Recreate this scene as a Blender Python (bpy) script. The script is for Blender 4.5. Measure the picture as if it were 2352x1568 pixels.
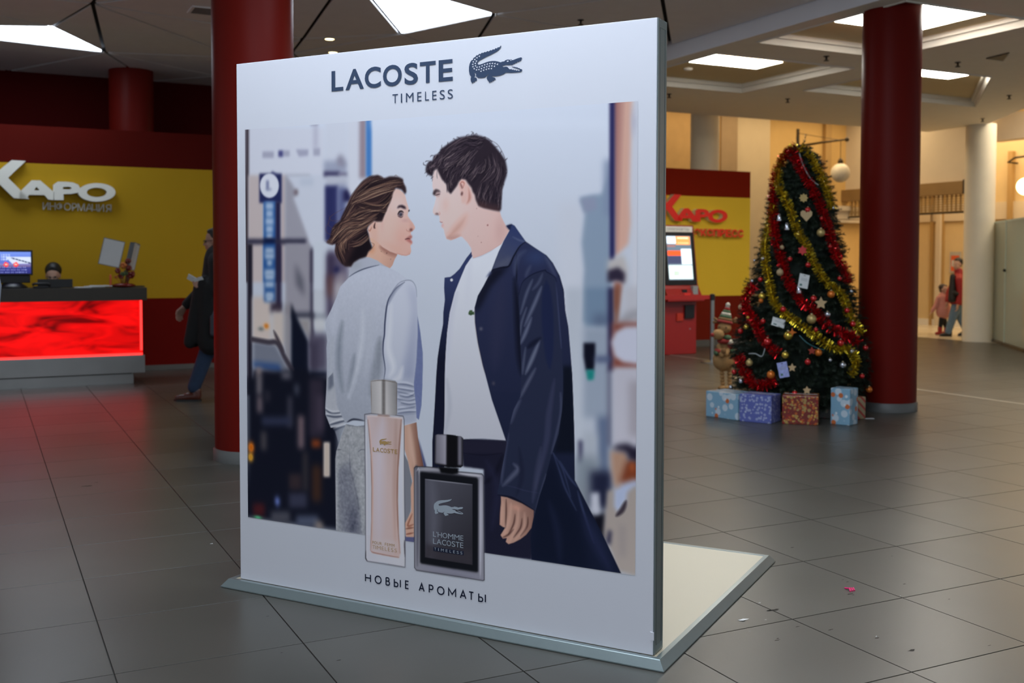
import bpy, bmesh, math, random
import numpy as np
from mathutils import Vector, Matrix
from mathutils.geometry import tessellate_polygon, delaunay_2d_cdt

for _o in list(bpy.data.objects):
    bpy.data.objects.remove(_o)
scene = bpy.context.scene
COL = scene.collection
PI = math.pi

# ------------------------------------------------------------------ camera
CH = 1.4216                       # lens height above the floor
FPX = 2440.94                     # focal length in pixels of the 2352 px wide frame
PITCH, ROLL = 0.03854, 0.00165
cam_d = bpy.data.cameras.new('camera')
cam = bpy.data.objects.new('camera', cam_d)
COL.objects.link(cam)
cam_d.sensor_width = 36.0
cam_d.lens = FPX / 2352 * 36
cam_d.shift_y = -94.89 / 2352
cam_d.clip_end = 200
cam.matrix_world = Matrix.Translation((0, 0, CH)) @ Matrix.Rotation(PI / 2 - PITCH, 4, 'X') @ Matrix.Rotation(ROLL, 4, 'Z')
cam_d.dof.use_dof = True
cam_d.dof.focus_distance = 4.15
cam_d.dof.aperture_fstop = 3.2
scene.camera = cam

# ------------------------------------------------------------------ world and exposure
world = bpy.data.worlds.new('world')
scene.world = world
world.use_nodes = True
_bg = world.node_tree.nodes['Background']
_bg.inputs['Color'].default_value = (0.80, 0.90, 1.0, 1)
_bg.inputs['Strength'].default_value = 0.55
scene.view_settings.view_transform = 'Standard'
scene.view_settings.look = 'None'
scene.view_settings.exposure = 0.25
scene.view_settings.gamma = 1.0
scene.view_settings.use_curve_mapping = False
E_TRI = 7.8          # triangular light panels of the dark ceiling
E_COF = 27.0          # square light panels in the coffers
E_WARM = 125.0        # warm lamps over the lit street beyond the hall
COOL = (0.76, 0.87, 1.0)
NEUTRAL = (1.0, 0.95, 0.86)
WARM = (1.0, 0.76, 0.46)

# ------------------------------------------------------------------ frames of reference
TY = 0.4652                       # direction of the floor joints and the walls
CA, SA = math.cos(TY), math.sin(TY)


def W(a, b, z=0.0):
    """hall frame (a along the yellow wall, b towards it) -> world"""
    return Vector((a * CA - b * SA, a * SA + b * CA, z))


def to_ab(P):
    return P[0] * CA + P[1] * SA, -P[0] * SA + P[1] * CA


_fw = Vector((0, math.cos(PITCH), -math.sin(PITCH)))
_rt0 = Vector((1, 0, 0))
_up0 = _rt0.cross(_fw)
_rt = _rt0 * math.cos(ROLL) + _up0 * math.sin(ROLL)
_up = -_rt0 * math.sin(ROLL) + _up0 * math.cos(ROLL)
EYE = Vector((0, 0, CH))


def sight(x, y):
    return _fw + _rt * ((x - 1176) / FPX) - _up * ((y - 784 + 94.89) / FPX)


def on_plane(x, y, P, n):
    d = sight(x, y)
    return EYE + d * ((Vector(P) - EYE).dot(n) / d.dot(n))


def on_z(x, y, z=0.0):
    d = sight(x, y)
    return EYE + d * ((z - CH) / d.z)


def on_y(x, y, Y):
    d = sight(x, y)
    return EYE + d * (Y / d.y)


# ------------------------------------------------------------------ materials
def lin(c):
    if max(c[:3]) > 1.0:
        c = [v / 255.0 for v in c[:3]]
        c = [v / 12.92 if v <= 0.04045 else ((v + 0.055) / 1.055) ** 2.4 for v in c]
    return (c[0], c[1], c[2], 1.0)


MATS = {}


def mat(name, color, rough=0.5, metal=0.0, var=0.12, scale=6.0, bump=0.0, bscale=80.0,
        emit=None, estr=0.0, coat=0.0, spec=0.5, rvar=0.0, trans=0.0, ior=1.45):
    if name in MATS:
        return MATS[name]
    m = bpy.data.materials.new(name)
    m.use_nodes = True
    nt = m.node_tree
    b = nt.nodes['Principled BSDF']
    b.inputs['Roughness'].default_value = rough
    b.inputs['Metallic'].default_value = metal
    b.inputs['Specular IOR Level'].default_value = spec
    b.inputs['IOR'].default_value = ior
    if coat:
        b.inputs['Coat Weight'].default_value = coat
        b.inputs['Coat Roughness'].default_value = 0.06
    if trans:
        b.inputs['Transmission Weight'].default_value = trans
    c = lin(color)
    tc = nt.nodes.new('ShaderNodeTexCoord')
    nz = nt.nodes.new('ShaderNodeTexNoise')
    nz.inputs['Scale'].default_value = scale
    nz.inputs['Detail'].default_value = 3.0
    nt.links.new(tc.outputs['Object'], nz.inputs['Vector'])
    mx = nt.nodes.new('ShaderNodeMix')
    mx.data_type = 'RGBA'
    mx.inputs[6].default_value = tuple(v * (1 - var) for v in c[:3]) + (1,)
    mx.inputs[7].default_value = tuple(min(1, v * (1 + var)) for v in c[:3]) + (1,)
    nt.links.new(nz.outputs['Fac'], mx.inputs[0])
    nt.links.new(mx.outputs[2], b.inputs['Base Color'])
    if rvar:
        mr = nt.nodes.new('ShaderNodeMapRange')
        mr.inputs['To Min'].default_value = max(0, rough - rvar)
        mr.inputs['To Max'].default_value = rough + rvar
        nt.links.new(nz.outputs['Fac'], mr.inputs['Value'])
        nt.links.new(mr.outputs['Result'], b.inputs['Roughness'])
    if bump:
        n2 = nt.nodes.new('ShaderNodeTexNoise')
        n2.inputs['Scale'].default_value = bscale
        nt.links.new(tc.outputs['Object'], n2.inputs['Vector'])
        bp = nt.nodes.new('ShaderNodeBump')
        bp.inputs['Strength'].default_value = bump
        bp.inputs['Distance'].default_value = 0.01
        nt.links.new(n2.outputs['Fac'], bp.inputs['Height'])
        nt.links.new(bp.outputs['Normal'], b.inputs['Normal'])
    if estr:
        b.inputs['Emission Color'].default_value = lin(emit or color)
        b.inputs['Emission Strength'].default_value = estr
    MATS[name] = m
    return m


def attr_mat(name, attr='Col', rough=0.4, emit=0.0, spec=0.35):
    """flat print: the colours come from the mesh's own colour attribute"""
    m = bpy.data.materials.new(name)
    m.use_nodes = True
    nt = m.node_tree
    b = nt.nodes['Principled BSDF']
    b.inputs['Roughness'].default_value = rough
    b.inputs['Specular IOR Level'].default_value = spec
    at = nt.nodes.new('ShaderNodeAttribute')
    at.attribute_name = attr
    nt.links.new(at.outputs['Color'], b.inputs['Base Color'])
    if emit:
        nt.links.new(at.outputs['Color'], b.inputs['Emission Color'])
        b.inputs['Emission Strength'].default_value = emit
    MATS[name] = m
    return m


# ------------------------------------------------------------------ mesh helpers
class MB:
    """collects shapes and links them as ONE mesh object"""

    def __init__(self):
        self.v, self.f, self.c = [], [], []
        self.M = None

    def add(self, vs, fs, col=None):
        n = len(self.v)
        if self.M is not None:
            vs = [self.M @ Vector(q) for q in vs]
        self.v += [tuple(q) for q in vs]
        self.f += [tuple(i + n for i in q) for q in fs]
        self.c += [col] * len(vs)
        return self

    def box(self, lo, hi, col=None, bev=0.0):
        x0, y0, z0 = lo
        x1, y1, z1 = hi
        if bev <= 0:
            vs = [(x0, y0, z0), (x1, y0, z0), (x1, y1, z0), (x0, y1, z0), (x0, y0, z1), (x1, y0, z1), (x1, y1, z1), (x0, y1, z1)]
            fs = [(3, 2, 1, 0), (4, 5, 6, 7), (0, 1, 5, 4), (1, 2, 6, 5), (2, 3, 7, 6), (3, 0, 4, 7)]
            return self.add(vs, fs, col)
        bev = min(bev, (x1 - x0) * .49, (y1 - y0) * .49, (z1 - z0) * .49)
        bm = bmesh.new()
        bmesh.ops.create_cube(bm, size=1)
        for q in bm.verts:
            q.co = ((x0 + x1) / 2 + q.co.x * (x1 - x0), (y0 + y1) / 2 + q.co.y * (y1 - y0), (z0 + z1) / 2 + q.co.z * (z1 - z0))
        bmesh.ops.bevel(bm, geom=list(bm.edges), offset=bev, segments=2, affect='EDGES', profile=0.6)
        return self.bm(bm, col)

    def bm(self, bm, col=None):
        bm.verts.index_update()
        self.add([q.co.copy() for q in bm.verts], [[q.index for q in f.verts] for f in bm.faces], col)
        bm.free()
        return self

    def poly(self, outer, holes=(), t0=0.0, t1=None, plane='xz', col=None):
        """flat or extruded polygon with holes; plane 'xz' extrudes along -y from t0 to t1"""
        rings = [list(outer)] + [list(h) for h in holes]
        rings = [[q for i, q in enumerate(r) if (Vector(q) - Vector(r[i - 1])).length > 1e-7] for r in rings]
        flat = [q for r in rings for q in r]
        tris = tessellate_polygon([[Vector((q[0], q[1], 0)) for q in r] for r in rings])

        def P(q, t):
            if plane == 'xz':
                return (q[0], t, q[1])
            if plane == 'xy':
                return (q[0], q[1], t)
            return (t, q[0], q[1])
        n = len(flat)
        if t1 is None:
            fs = []
            for t in tris:
                a, b, c = [Vector(P(flat[i], t0)) for i in t]
                nn = (b - a).cross(c - a)
                want = {'xz': Vector((0, -1, 0)), 'xy': Vector((0, 0, 1)), 'yz': Vector((-1, 0, 0))}[plane]
                fs.append(tuple(t) if nn.dot(want) > 0 else (t[0], t[2], t[1]))
            return self.add([P(q, t0) for q in flat], fs, col)
        vs = [P(q, t0) for q in flat] + [P(q, t1) for q in flat]
        fs = [tuple(t) for t in tris] + [(t[2] + n, t[1] + n, t[0] + n) for t in tris]
        k = 0
        for r in rings:
            m = len(r)
            fs += [(k + i, k + (i + 1) % m, n + k + (i + 1) % m, n + k + i) for i in range(m)]
            k += m
        bm = bmesh.new()
        bv = [bm.verts.new(q) for q in vs]
        for f in fs:
            try:
                bm.faces.new([bv[i] for i in f])
            except ValueError:
                pass
        bmesh.ops.recalc_face_normals(bm, faces=list(bm.faces))
        return self.bm(bm, col)

    def tube(self, path, r, n=8, col=None, cap=True):
        P = [Vector(q) for q in path]
        R = r if isinstance(r, (list, tuple)) else [r] * len(P)
        vs, fs = [], []
        side = None
        for i, q in enumerate(P):
            t = (P[min(i + 1, len(P) - 1)] - P[max(i - 1, 0)])
            t = t.normalized() if t.length > 1e-9 else Vector((0, 0, 1))
            if side is None:
                side = t.orthogonal().normalized()
            else:
                side = (side - t * side.dot(t))
                side = side.normalized() if side.length > 1e-6 else t.orthogonal().normalized()
            up = t.cross(side)
            for k in range(n):
                an = 2 * PI * k / n
                vs.append(q + (side * math.cos(an) + up * math.sin(an)) * R[i])
        for i in range(len(P) - 1):
            for k in range(n):
                a, b = i * n + k, i * n + (k + 1) % n
                fs.append((a, b, b + n, a + n))
        if cap:
            fs.append(tuple(range(n))[::-1])
            fs.append(tuple(range((len(P) - 1) * n, len(P) * n)))
        return self.add(vs, fs, col)

    def lathe(self, prof, n=24, center=(0, 0, 0), col=None, cap=True):
        vs, fs = [], []
        cx, cy, cz = center
        for (r, z) in prof:
            for k in range(n):
                an = 2 * PI * k / n
                vs.append((cx + r * math.cos(an), cy + r * math.sin(an), cz + z))
        for i in range(len(prof) - 1):
            for k in range(n):
                a, b = i * n + k, i * n + (k + 1) % n
                fs.append((a, b, b + n, a + n))
        if cap:
            fs.append(tuple(range(n))[::-1])
            fs.append(tuple(range((len(prof) - 1) * n, len(prof) * n)))
        return self.add(vs, fs, col)

    def ball(self, c, r, n=12, m=8, col=None, rot=None):
        r = r if isinstance(r, (list, tuple)) else (r, r, r)
        vs, fs = [], []
        c = Vector(c)
        for i in range(1, m):
            th = PI * i / m
            for k in range(n):
                an = 2 * PI * k / n
                q = Vector((r[0] * math.sin(th) * math.cos(an), r[1] * math.sin(th) * math.sin(an), r[2] * math.cos(th)))
                vs.append(c + (rot @ q if rot else q))
        q = Vector((0, 0, r[2]))
        vs.append(c + (rot @ q if rot else q))
        vs.append(c - (rot @ q if rot else q))
        t, b = len(vs) - 2, len(vs) - 1
        for k in range(n):
            fs.append((t, k, (k + 1) % n))
            fs.append((b, (m - 2) * n + (k + 1) % n, (m - 2) * n + k))
        for i in range(m - 2):
            for k in range(n):
                a, bb = i * n + k, i * n + (k + 1) % n
                fs.append((a, a + n, bb + n, bb))
        return self.add(vs, fs, col)

    def capsule(self, p0, p1, r0, r1, n=10, col=None):
        """closed tapered limb with rounded ends"""
        p0, p1 = Vector(p0), Vector(p1)
        t = (p1 - p0)
        L = t.length
        t = t / max(L, 1e-9)
        pts, rs = [], []
        for k in (80, 55, 28):
            an = math.radians(k)
            pts.append(p0 - t * r0 * math.sin(an)); rs.append(r0 * math.cos(an))
        pts.append(p0); rs.append(r0)
        pts.append(p1); rs.append(r1)
        for k in (28, 55, 80):
            an = math.radians(k)
            pts.append(p1 + t * r1 * math.sin(an)); rs.append(r1 * math.cos(an))
        return self.tube(pts, rs, n, col)

    def build(self, name, material, parent=None, smooth=False):
        me = bpy.data.meshes.new(name)
        me.from_pydata(self.v, [], self.f)
        if any(c is not None for c in self.c):
            at = me.color_attributes.new('Col', 'FLOAT_COLOR', 'POINT')
            buf = np.ones((len(self.v), 4), dtype=np.float32)
            for i, c in enumerate(self.c):
                if c is not None:
                    buf[i] = lin(c)
            at.data.foreach_set('color', buf.ravel())
        return link(name, me, material, parent, smooth)


def link(name, me, material, parent=None, smooth=False):
    if smooth:
        me.polygons.foreach_set('use_smooth', np.ones(len(me.polygons), dtype=bool))
        if smooth != True:
            try:
                me.set_sharp_from_angle(angle=smooth)
            except Exception:
                pass
    me.update()
    o = bpy.data.objects.new(name, me)
    COL.objects.link(o)
    if material is not None and not me.materials:
        me.materials.append(material)
    if parent is not None:
        o.parent = parent
    return o


def tag(o, label=None, cat=None, group=None, kind=None):
    if label:
        o['label'] = label
    if cat:
        o['category'] = cat
    if group:
        o['group'] = group
    if kind:
        o['kind'] = kind
    return o


def thing(name, label, cat, loc=(0, 0, 0), rz=0.0, group=None):
    o = bpy.data.objects.new(name, None)
    COL.objects.link(o)
    o.location = loc
    o.rotation_euler = (0, 0, rz)
    o.empty_display_size = 0.1
    return tag(o, label, cat, group)


def struct(name, mb, material, parent=None, smooth=False):
    o = mb.build(name, material, parent, smooth)
    if parent is None:
        o['kind'] = 'structure'
    return o


def part_copy(o, parent, name=None):
    c = o.copy()
    COL.objects.link(c)
    c.parent = parent
    return c


def spline(pts, n=6, closed=False):
    """Catmull-Rom through the points"""
    P = [np.array(q, float) for q in pts]
    m = len(P)
    out = []
    rng = range(m) if closed else range(m - 1)
    for i in rng:
        p0 = P[(i - 1) % m] if (closed or i > 0) else P[0]
        p1, p2 = P[i], P[(i + 1) % m]
        p3 = P[(i + 2) % m] if (closed or i + 2 < m) else P[-1]
        for k in range(n):
            t = k / n
            out.append(0.5 * ((2 * p1) + (-p0 + p2) * t + (2 * p0 - 5 * p1 + 4 * p2 - p3) * t * t + (-p0 + 3 * p1 - 3 * p2 + p3) * t ** 3))
    if not closed:
        out.append(P[-1])
    return out


def glyph(ch, offset=0.0):
    """outline mesh of one character (built-in font), scaled to the unit box"""
    cu = bpy.data.curves.new('glyph', 'FONT')
    cu.body = ch
    cu.fill_mode = 'FRONT'
    cu.offset = offset
    cu.resolution_u = 5
    ob = bpy.data.objects.new('glyph', cu)
    COL.objects.link(ob)
    me = ob.to_mesh()
    vs = [q.co.copy() for q in me.vertices]
    fs = [tuple(p.vertices) for p in me.polygons]
    ob.to_mesh_clear()
    bpy.data.objects.remove(ob)
    bpy.data.curves.remove(cu)
    if not vs:
        return [], [], (0, 0, 1, 1)
    x0, x1 = min(q.x for q in vs), max(q.x for q in vs)
    y0, y1 = min(q.y for q in vs), max(q.y for q in vs)
    return [((q.x - x0) / max(x1 - x0, 1e-6), (q.y - y0) / max(y1 - y0, 1e-6)) for q in vs], fs, (x0, y0, x1, y1)


_GL = {}


def put_glyph(mb, ch, x0, x1, z0, z1, y, offset=0.0, col=None, depth=0.0):
    """one letter fitted to the box x0..x1, z0..z1 on the plane y, facing -y"""
    key = (ch, offset)
    if key not in _GL:
        _GL[key] = glyph(ch, offset)
    vs, fs, _ = _GL[key]
    if not vs:
        return
    P = [(x0 + u * (x1 - x0), y, z0 + v * (z1 - z0)) for u, v in vs]
    mb.add(P, fs, col)
    if depth:
        from collections import Counter
        cnt = Counter()
        for f in fs:
            for i in range(len(f)):
                a, b = f[i], f[(i + 1) % len(f)]
                cnt[(min(a, b), max(a, b))] += 1
        n = len(P)
        Q = P + [(q[0], y + depth, q[2]) for q in P]
        ff = []
        for f in fs:
            for i in range(len(f)):
                a, b = f[i], f[(i + 1) % len(f)]
                if cnt[(min(a, b), max(a, b))] == 1:
                    ff.append((b, a, a + n, b + n))
        mb.add(Q, ff, col)


def put_text(mb, text, x0, z0, height, y, width=None, offset=0.0, gap=0.14, col=None):
    """a line of capitals fitted to a width"""
    adv, x = [], 0.0
    for ch in text:
        if ch == ' ':
            x += 0.35
            continue
        key = (ch, offset)
        if key not in _GL:
            _GL[key] = glyph(ch, offset)
        bx = _GL[key][2]
        w = (bx[2] - bx[0]) / 0.727
        adv.append((ch, x, x + w))
        x += w + gap
    k = (width / (x - gap)) if width else height
    for ch, a, b in adv:
        put_glyph(mb, ch, x0 + a * k, x0 + b * k, z0, z0 + height, y, offset, col)

def onb(x, y, b):
    n = Vector((-SA, CA, 0))
    P = on_plane(x, y, n * b, n)
    return to_ab(P)[0], P.z


def ona(x, y, a):
    n = Vector((CA, SA, 0))
    P = on_plane(x, y, n * a, n)
    return to_ab(P)[1], P.z


HALL = dict(loc=(0, 0, 0), rz=TY)


def hall(o):
    """object built in hall coordinates"""
    o.rotation_euler = (0, 0, TY)
    return o


# ================================================================== THE SETTING
# ---- floor: grout bed, tiles one by one, far tiles joined
Z1, Z2 = 3.92, 3.75               # dark triangle ceiling, soffit with coffers
m_grout = mat('grout', (0.045, 0.042, 0.036), 0.8)


def floor_mat(name, c1, c2, rough):
    m = bpy.data.materials.new(name)
    m.use_nodes = True
    nt = m.node_tree
    b = nt.nodes['Principled BSDF']
    tc = nt.nodes.new('ShaderNodeTexCoord')
    geo = nt.nodes.new('ShaderNodeNewGeometry')
    n1 = nt.nodes.new('ShaderNodeTexNoise')
    n1.inputs['Scale'].default_value = 1.3
    n1.inputs['Detail'].default_value = 2
    n1.inputs['Roughness'].default_value = 0.5
    nt.links.new(geo.outputs['Position'], n1.inputs['Vector'])
    rm = nt.nodes.new('ShaderNodeValToRGB')
    rm.color_ramp.elements[0].position, rm.color_ramp.elements[1].position = 0.3, 0.72
    rm.color_ramp.elements[0].color = lin(c1)
    rm.color_ramp.elements[1].color = lin(c2)
    nt.links.new(n1.outputs['Fac'], rm.inputs['Fac'])
    oi = nt.nodes.new('ShaderNodeObjectInfo')
    mr0 = nt.nodes.new('ShaderNodeMapRange')
    mr0.inputs['To Min'].default_value, mr0.inputs['To Max'].default_value = 0.90, 1.08
    nt.links.new(oi.outputs['Random'], mr0.inputs['Value'])
    hs = nt.nodes.new('ShaderNodeHueSaturation')
    nt.links.new(mr0.outputs['Result'], hs.inputs['Value'])
    nt.links.new(rm.outputs['Color'], hs.inputs['Color'])
    nt.links.new(hs.outputs['Color'], b.inputs['Base Color'])
    n2 = nt.nodes.new('ShaderNodeTexNoise')
    n2.inputs['Scale'].default_value = 2.2
    n2.inputs['Detail'].default_value = 3
    nt.links.new(geo.outputs['Position'], n2.inputs['Vector'])
    mr = nt.nodes.new('ShaderNodeMapRange')
    mr.inputs['To Min'].default_value, mr.inputs['To Max'].default_value = rough - 0.012, rough + 0.02
    nt.links.new(n2.outputs['Fac'], mr.inputs['Value'])
    nt.links.new(mr.outputs['Result'], b.inputs['Roughness'])
    b.inputs['Specular IOR Level'].default_value = 0.40
    n3 = nt.nodes.new('ShaderNodeTexNoise')
    n3.inputs['Scale'].default_value = 220
    nt.links.new(geo.outputs['Position'], n3.inputs['Vector'])
    bp = nt.nodes.new('ShaderNodeBump')
    bp.inputs['Strength'].default_value = 0.05
    bp.inputs['Distance'].default_value = 0.002
    nt.links.new(n3.outputs['Fac'], bp.inputs['Height'])
    nt.links.new(bp.outputs['Normal'], b.inputs['Normal'])
    MATS[name] = m
    return m


m_tile = floor_mat('grey_tile', (0.058, 0.054, 0.045), (0.074, 0.069, 0.058), 0.33)
m_cream_tile = floor_mat('cream_tile', (0.50, 0.44, 0.32), (0.60, 0.54, 0.42), 0.22)
floor = MB().box((-9, -6, -0.10), (24, 24, -0.006))
floor = hall(struct('floor', floor, m_grout))
A_JOINT = [3.455 + 0.598 * k for k in range(-5, 21)]
A_JOINT = [-9 + (0.393 - (-9)) % 0.598 + 0.598 * k for k in range(0, 16)][:-1] + [0.393, 0.393 + 0.66] + A_JOINT[2:]
A_JOINT = sorted(set(round(v, 4) for v in A_JOINT if v <= 15.5))
A_JOINT = [v for i, v in enumerate(A_JOINT) if i == 0 or v - A_JOINT[i - 1] > 0.3] + [15.5]
B_JOINT = [3.2145 + 0.602 * k for k in range(-12, 22)]
cells = []
G = 0.0027
for i in range(len(A_JOINT) - 1):
    for j in range(len(B_JOINT) - 1):
        a0, a1, b0, b1 = A_JOINT[i], A_JOINT[i + 1], B_JOINT[j], B_JOINT[j + 1]
        C = W((a0 + a1) / 2, (b0 + b1) / 2, 0) - EYE
        d = C.dot(_fw)
        vis = False
        if d > 1:
            px = 1176 + FPX * C.dot(_rt) / d
            py = 689 - FPX * C.dot(_up) / d
            vis = -250 < px < 2600 and py < 1900
        cells.append((0 if vis else 1, d if d > 0 else 99, a0 + G, a1 - G, b0 + G, b1 - G))
cells.sort()


def tile_shape(mb, a0, a1, b0, b1, zt=0.0):
    e = 0.0005
    vs = [(a0, b0, -0.006), (a1, b0, -0.006), (a1, b1, -0.006), (a0, b1, -0.006),
          (a0, b0, zt - 0.0006), (a1, b0, zt - 0.0006), (a1, b1, zt - 0.0006), (a0, b1, zt - 0.0006),
          (a0 + e, b0 + e, zt), (a1 - e, b0 + e, zt), (a1 - e, b1 - e, zt), (a0 + e, b1 - e, zt)]
    fs = [(8, 9, 10, 11)]
    for k in range(4):
        l = (k + 1) % 4
        fs += [(k, l, 4 + l, 4 + k), (4 + k, 4 + l, 8 + l, 8 + k)]
    mb.add(vs, fs)


_tile_me = {}
rest = MB()
for k, (v, d, a0, a1, b0, b1) in enumerate(cells):
    if k < 300 and v == 0:
        w, h = round(a1 - a0, 3), round(b1 - b0, 3)
        if (w, h) not in _tile_me:
            mb = MB()
            tile_shape(mb, 0, w, 0, h)
            o = mb.build('floor_tile', m_tile, floor)
            _tile_me[(w, h)] = o.data
        else:
            o = bpy.data.objects.new('floor_tile', _tile_me[(w, h)])
            COL.objects.link(o)
            o.parent = floor
        o.location = (a0, b0, 0)
    else:
        tile_shape(rest, a0, a1, b0, b1)
o = rest.build('far_floor_tiles', m_tile, floor)
o['kind'] = 'stuff'
mb = MB()
for i in range(12):
    for j in range(30):
        tile_shape(mb, 15.52 + i * 0.6, 15.52 + i * 0.6 + 0.597, -1 + j * 0.6, -1 + j * 0.6 + 0.597)
o = mb.build('cream_floor_tiles', m_cream_tile, floor)
o['kind'] = 'stuff'
MB().box((9.19, 2.0, -0.005), (9.215, 13.9, 0.0025)).build('expansion_strip', mat('strip', (0.62, 0.60, 0.54), 0.35, 0.6), floor)
# specks and stains that lie on the tiles
m_dirt = mat('dirt', (0.03, 0.025, 0.018), 0.9)
rnd = random.Random(4)
mb = MB()
for (x, y, s) in [(1775, 1401, .018), (1783, 1399, .008), (1768, 1402, .006), (1785, 1470, .008), (1787, 1466, .005), (1936, 1331, .005), (1947, 1336, .005),
                  (1952, 1364, .010), (1960, 1366, .004), (1950, 1356, .004), (1908, 1446, .007), (1832, 1439, .006), (2095, 1493, .012), (2014, 1465, .007),
                  (2078, 1341, .006), (2048, 1277, .004), (2180, 1376, .004), (2273, 1482, .005), (200, 1116, .018), (222, 1108, .008), (779, 1516, .006), (646, 1499, .004), (615, 1415, .004), (1820, 1257, .006)]:
    P = on_z(x, y, 0)
    a, b = to_ab(P)
    n = 9
    vs = [(a + s * (0.5 + rnd.random()) * math.cos(2 * PI * k / n) * 1.5, b + s * 0.55 * (0.4 + rnd.random()) * math.sin(2 * PI * k / n), 0.0006) for k in range(n)]
    mb.add(vs, [tuple(range(n))])
o = mb.build('dirt_specks', m_dirt, floor)
o['kind'] = 'stuff'
mb = MB()
for (x, y, s) in [(1706, 1424, .022), (1758, 1424, .004), (1722, 1450, .003), (1745, 1385, .006), (2013, 1462, .006), (2068, 1369, .004), (486, 1249, .012)]:
    P = on_z(x, y, 0)
    a, b = to_ab(P)
    n = 7
    vs = [(a + s * (0.5 + rnd.random()) * math.cos(2 * PI * k / n), b + s * 0.4 * (0.4 + rnd.random()) * math.sin(2 * PI * k / n), 0.0012 + 0.002 * (k % 2)) for k in range(n)]
    mb.add(vs, [tuple(range(n))])
o = mb.build('glitter_scraps', mat('scrap', (0.8, 0.8, 0.78), 0.3, 0.4), floor)
o['kind'] = 'stuff'
mb = MB()
P = on_z(1958, 1358, 0)
a, b = to_ab(P)
for k in range(3):
    mb.tube([(a - .012 + .012 * k, b, .003), (a + .004 + .010 * k, b + .02, .007), (a + .012 * k, b + .045 - .012 * k, .003)], .0035, 5)
o = hall(mb.build('pink_scrap', mat('pink_foil', (0.75, 0.03, 0.16), 0.35)))
tag(o, 'tiny curl of pink foil lying on the grey floor tiles', 'scrap')

# ---- the dark ceiling of triangular panels
m_ceil = mat('ceiling_panel', (0.85, 0.81, 0.80), 0.75, var=0.05)
m_void = mat('ceiling_void', (0.012, 0.010, 0.010), 0.9)
m_tri = mat('triangle_light', (0.9, 0.95, 1.0), 0.4, emit=COOL, estr=E_TRI, var=0.0)
ceiling = MB().box((-9, -6, Z1 + 0.05), (7.27, 15.8, Z1 + 0.15))
ceiling = hall(struct('ceiling', ceiling, m_void))
P3, P1, P2 = (-1.08, 13.36), (0.754, 12.593), (1.408, 13.835)
T1, T2, T3 = (2.944, 9.04), (4.235, 11.211), (4.752, 9.884)
V1 = (1.04, 11.26)
pts = [P3, P1, P2, T1, T2, T3, V1, (2.95, 14.9), (2.95, 13.43), (3.34, 11.95), (7.27, 10.37), (5.75, 8.36), (3.45, 12.85), (5.5, 12.3), (1.15, 9.55), (-1.35, 11.2),
       (-3.2, 12.9), (-3.6, 9.4), (-9, 12), (-9, 8), (-9, 3), (-9, -2), (-9, -6), (-5, -6), (-1, -6), (3, -6), (7.27, -6), (7.27, -2), (7.27, 2),
       (7.27, 5), (7.27, 7.6), (7.27, 13.3), (7.27, 15.8), (5, 15.8), (2.2, 15.8), (0.4, 15.8), (-2, 15.8), (-5.5, 15.8), (-9, 15.8),
       (-0.9, 8.2), (1.0, 6.9), (3.4, 6.5), (5.3, 5.6), (-3.5, 6.0), (-0.6, 4.9), (1.9, 4.3), (4.4, 3.4), (-2.6, 2.9), (0.4, 2.1), (-0.9, 0.2), (1.7, -0.4),
       (4.9, 0.4), (3.2, 1.4), (-4.8, 0.3), (-2.9, -1.2), (0.6, -2.8), (3.6, -2.9), (-5.9, 4.2), (-5.5, -3.2), (-1.8, -3.4)]
ix = {q: i for i, q in enumerate(pts)}
cons = [(P3, P1), (P1, P2), (P2, P3), (T1, T2), (T2, T3), (T3, T1), (V1, P1), (V1, P2), (T1, (3.34, 11.95)), ((3.34, 11.95), (3.45, 12.85)), (V1, (2.95, 13.43)), (V1, (3.34, 11.95)), (T2, (3.45, 12.85)), ((5.75, 8.36), (7.27, 10.37)), (P2, (2.95, 14.9))]
vo, eo, fo, *_ = delaunay_2d_cdt([Vector(q) for q in pts], [(ix[a], ix[b]) for a, b in cons], [], 0, 1e-5)
LIT = [(P3, P1, P2), (T1, T2, T3)]
LIT_UNSEEN = [(1.83, 2.6), (0.2, 3.3), (3.2, 4.9), (-1.5, -2.3)]  # unseen panels, lit to brighten the poster and its base board


def inside(q, t):
    (x, y), s = q, []
    for i in range(3):
        (x0, y0), (x1, y1) = t[i], t[(i + 1) % 3]
        s.append((x1 - x0) * (y - y0) - (y1 - y0) * (x - x0))
    return all(v >= -1e-6 for v in s) or all(v <= 1e-6 for v in s)


for f in fo:
    t = [(vo[i][0], vo[i][1]) for i in f]
    cx, cy = sum(q[0] for q in t) / 3, sum(q[1] for q in t) / 3
    lit = any(inside((cx, cy), L) for L in LIT) or any(inside(q, t) for q in LIT_UNSEEN)
    # inset by half of the open joint
    pe = []
    nrm = []
    for i in range(3):
        p, q = Vector(t[i]), Vector(t[(i + 1) % 3])
        nn = Vector((-(q - p).y, (q - p).x)).normalized()
        if nn.dot(Vector((cx, cy)) - p) < 0:
            nn = -nn
        pe.append((p + nn * 0.021, (q - p).normalized()))
    ins = []
    for i in range(3):
        (p, d), (q, e) = pe[i - 1], pe[i]
        den = d.x * e.y - d.y * e.x
        s = ((q - p).x * e.y - (q - p).y * e.x) / den
        w = p + d * s
        ins.append((w.x, w.y))
    mb = MB()
    mb.poly(ins, (), Z1, Z1 + 0.02, plane='xy')
    o = mb.build('light_panel' if lit else 'ceiling_panel', m_tri if lit else m_ceil, ceiling)
    if lit:
        o['label'] = 'glowing white triangular light panel'
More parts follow.
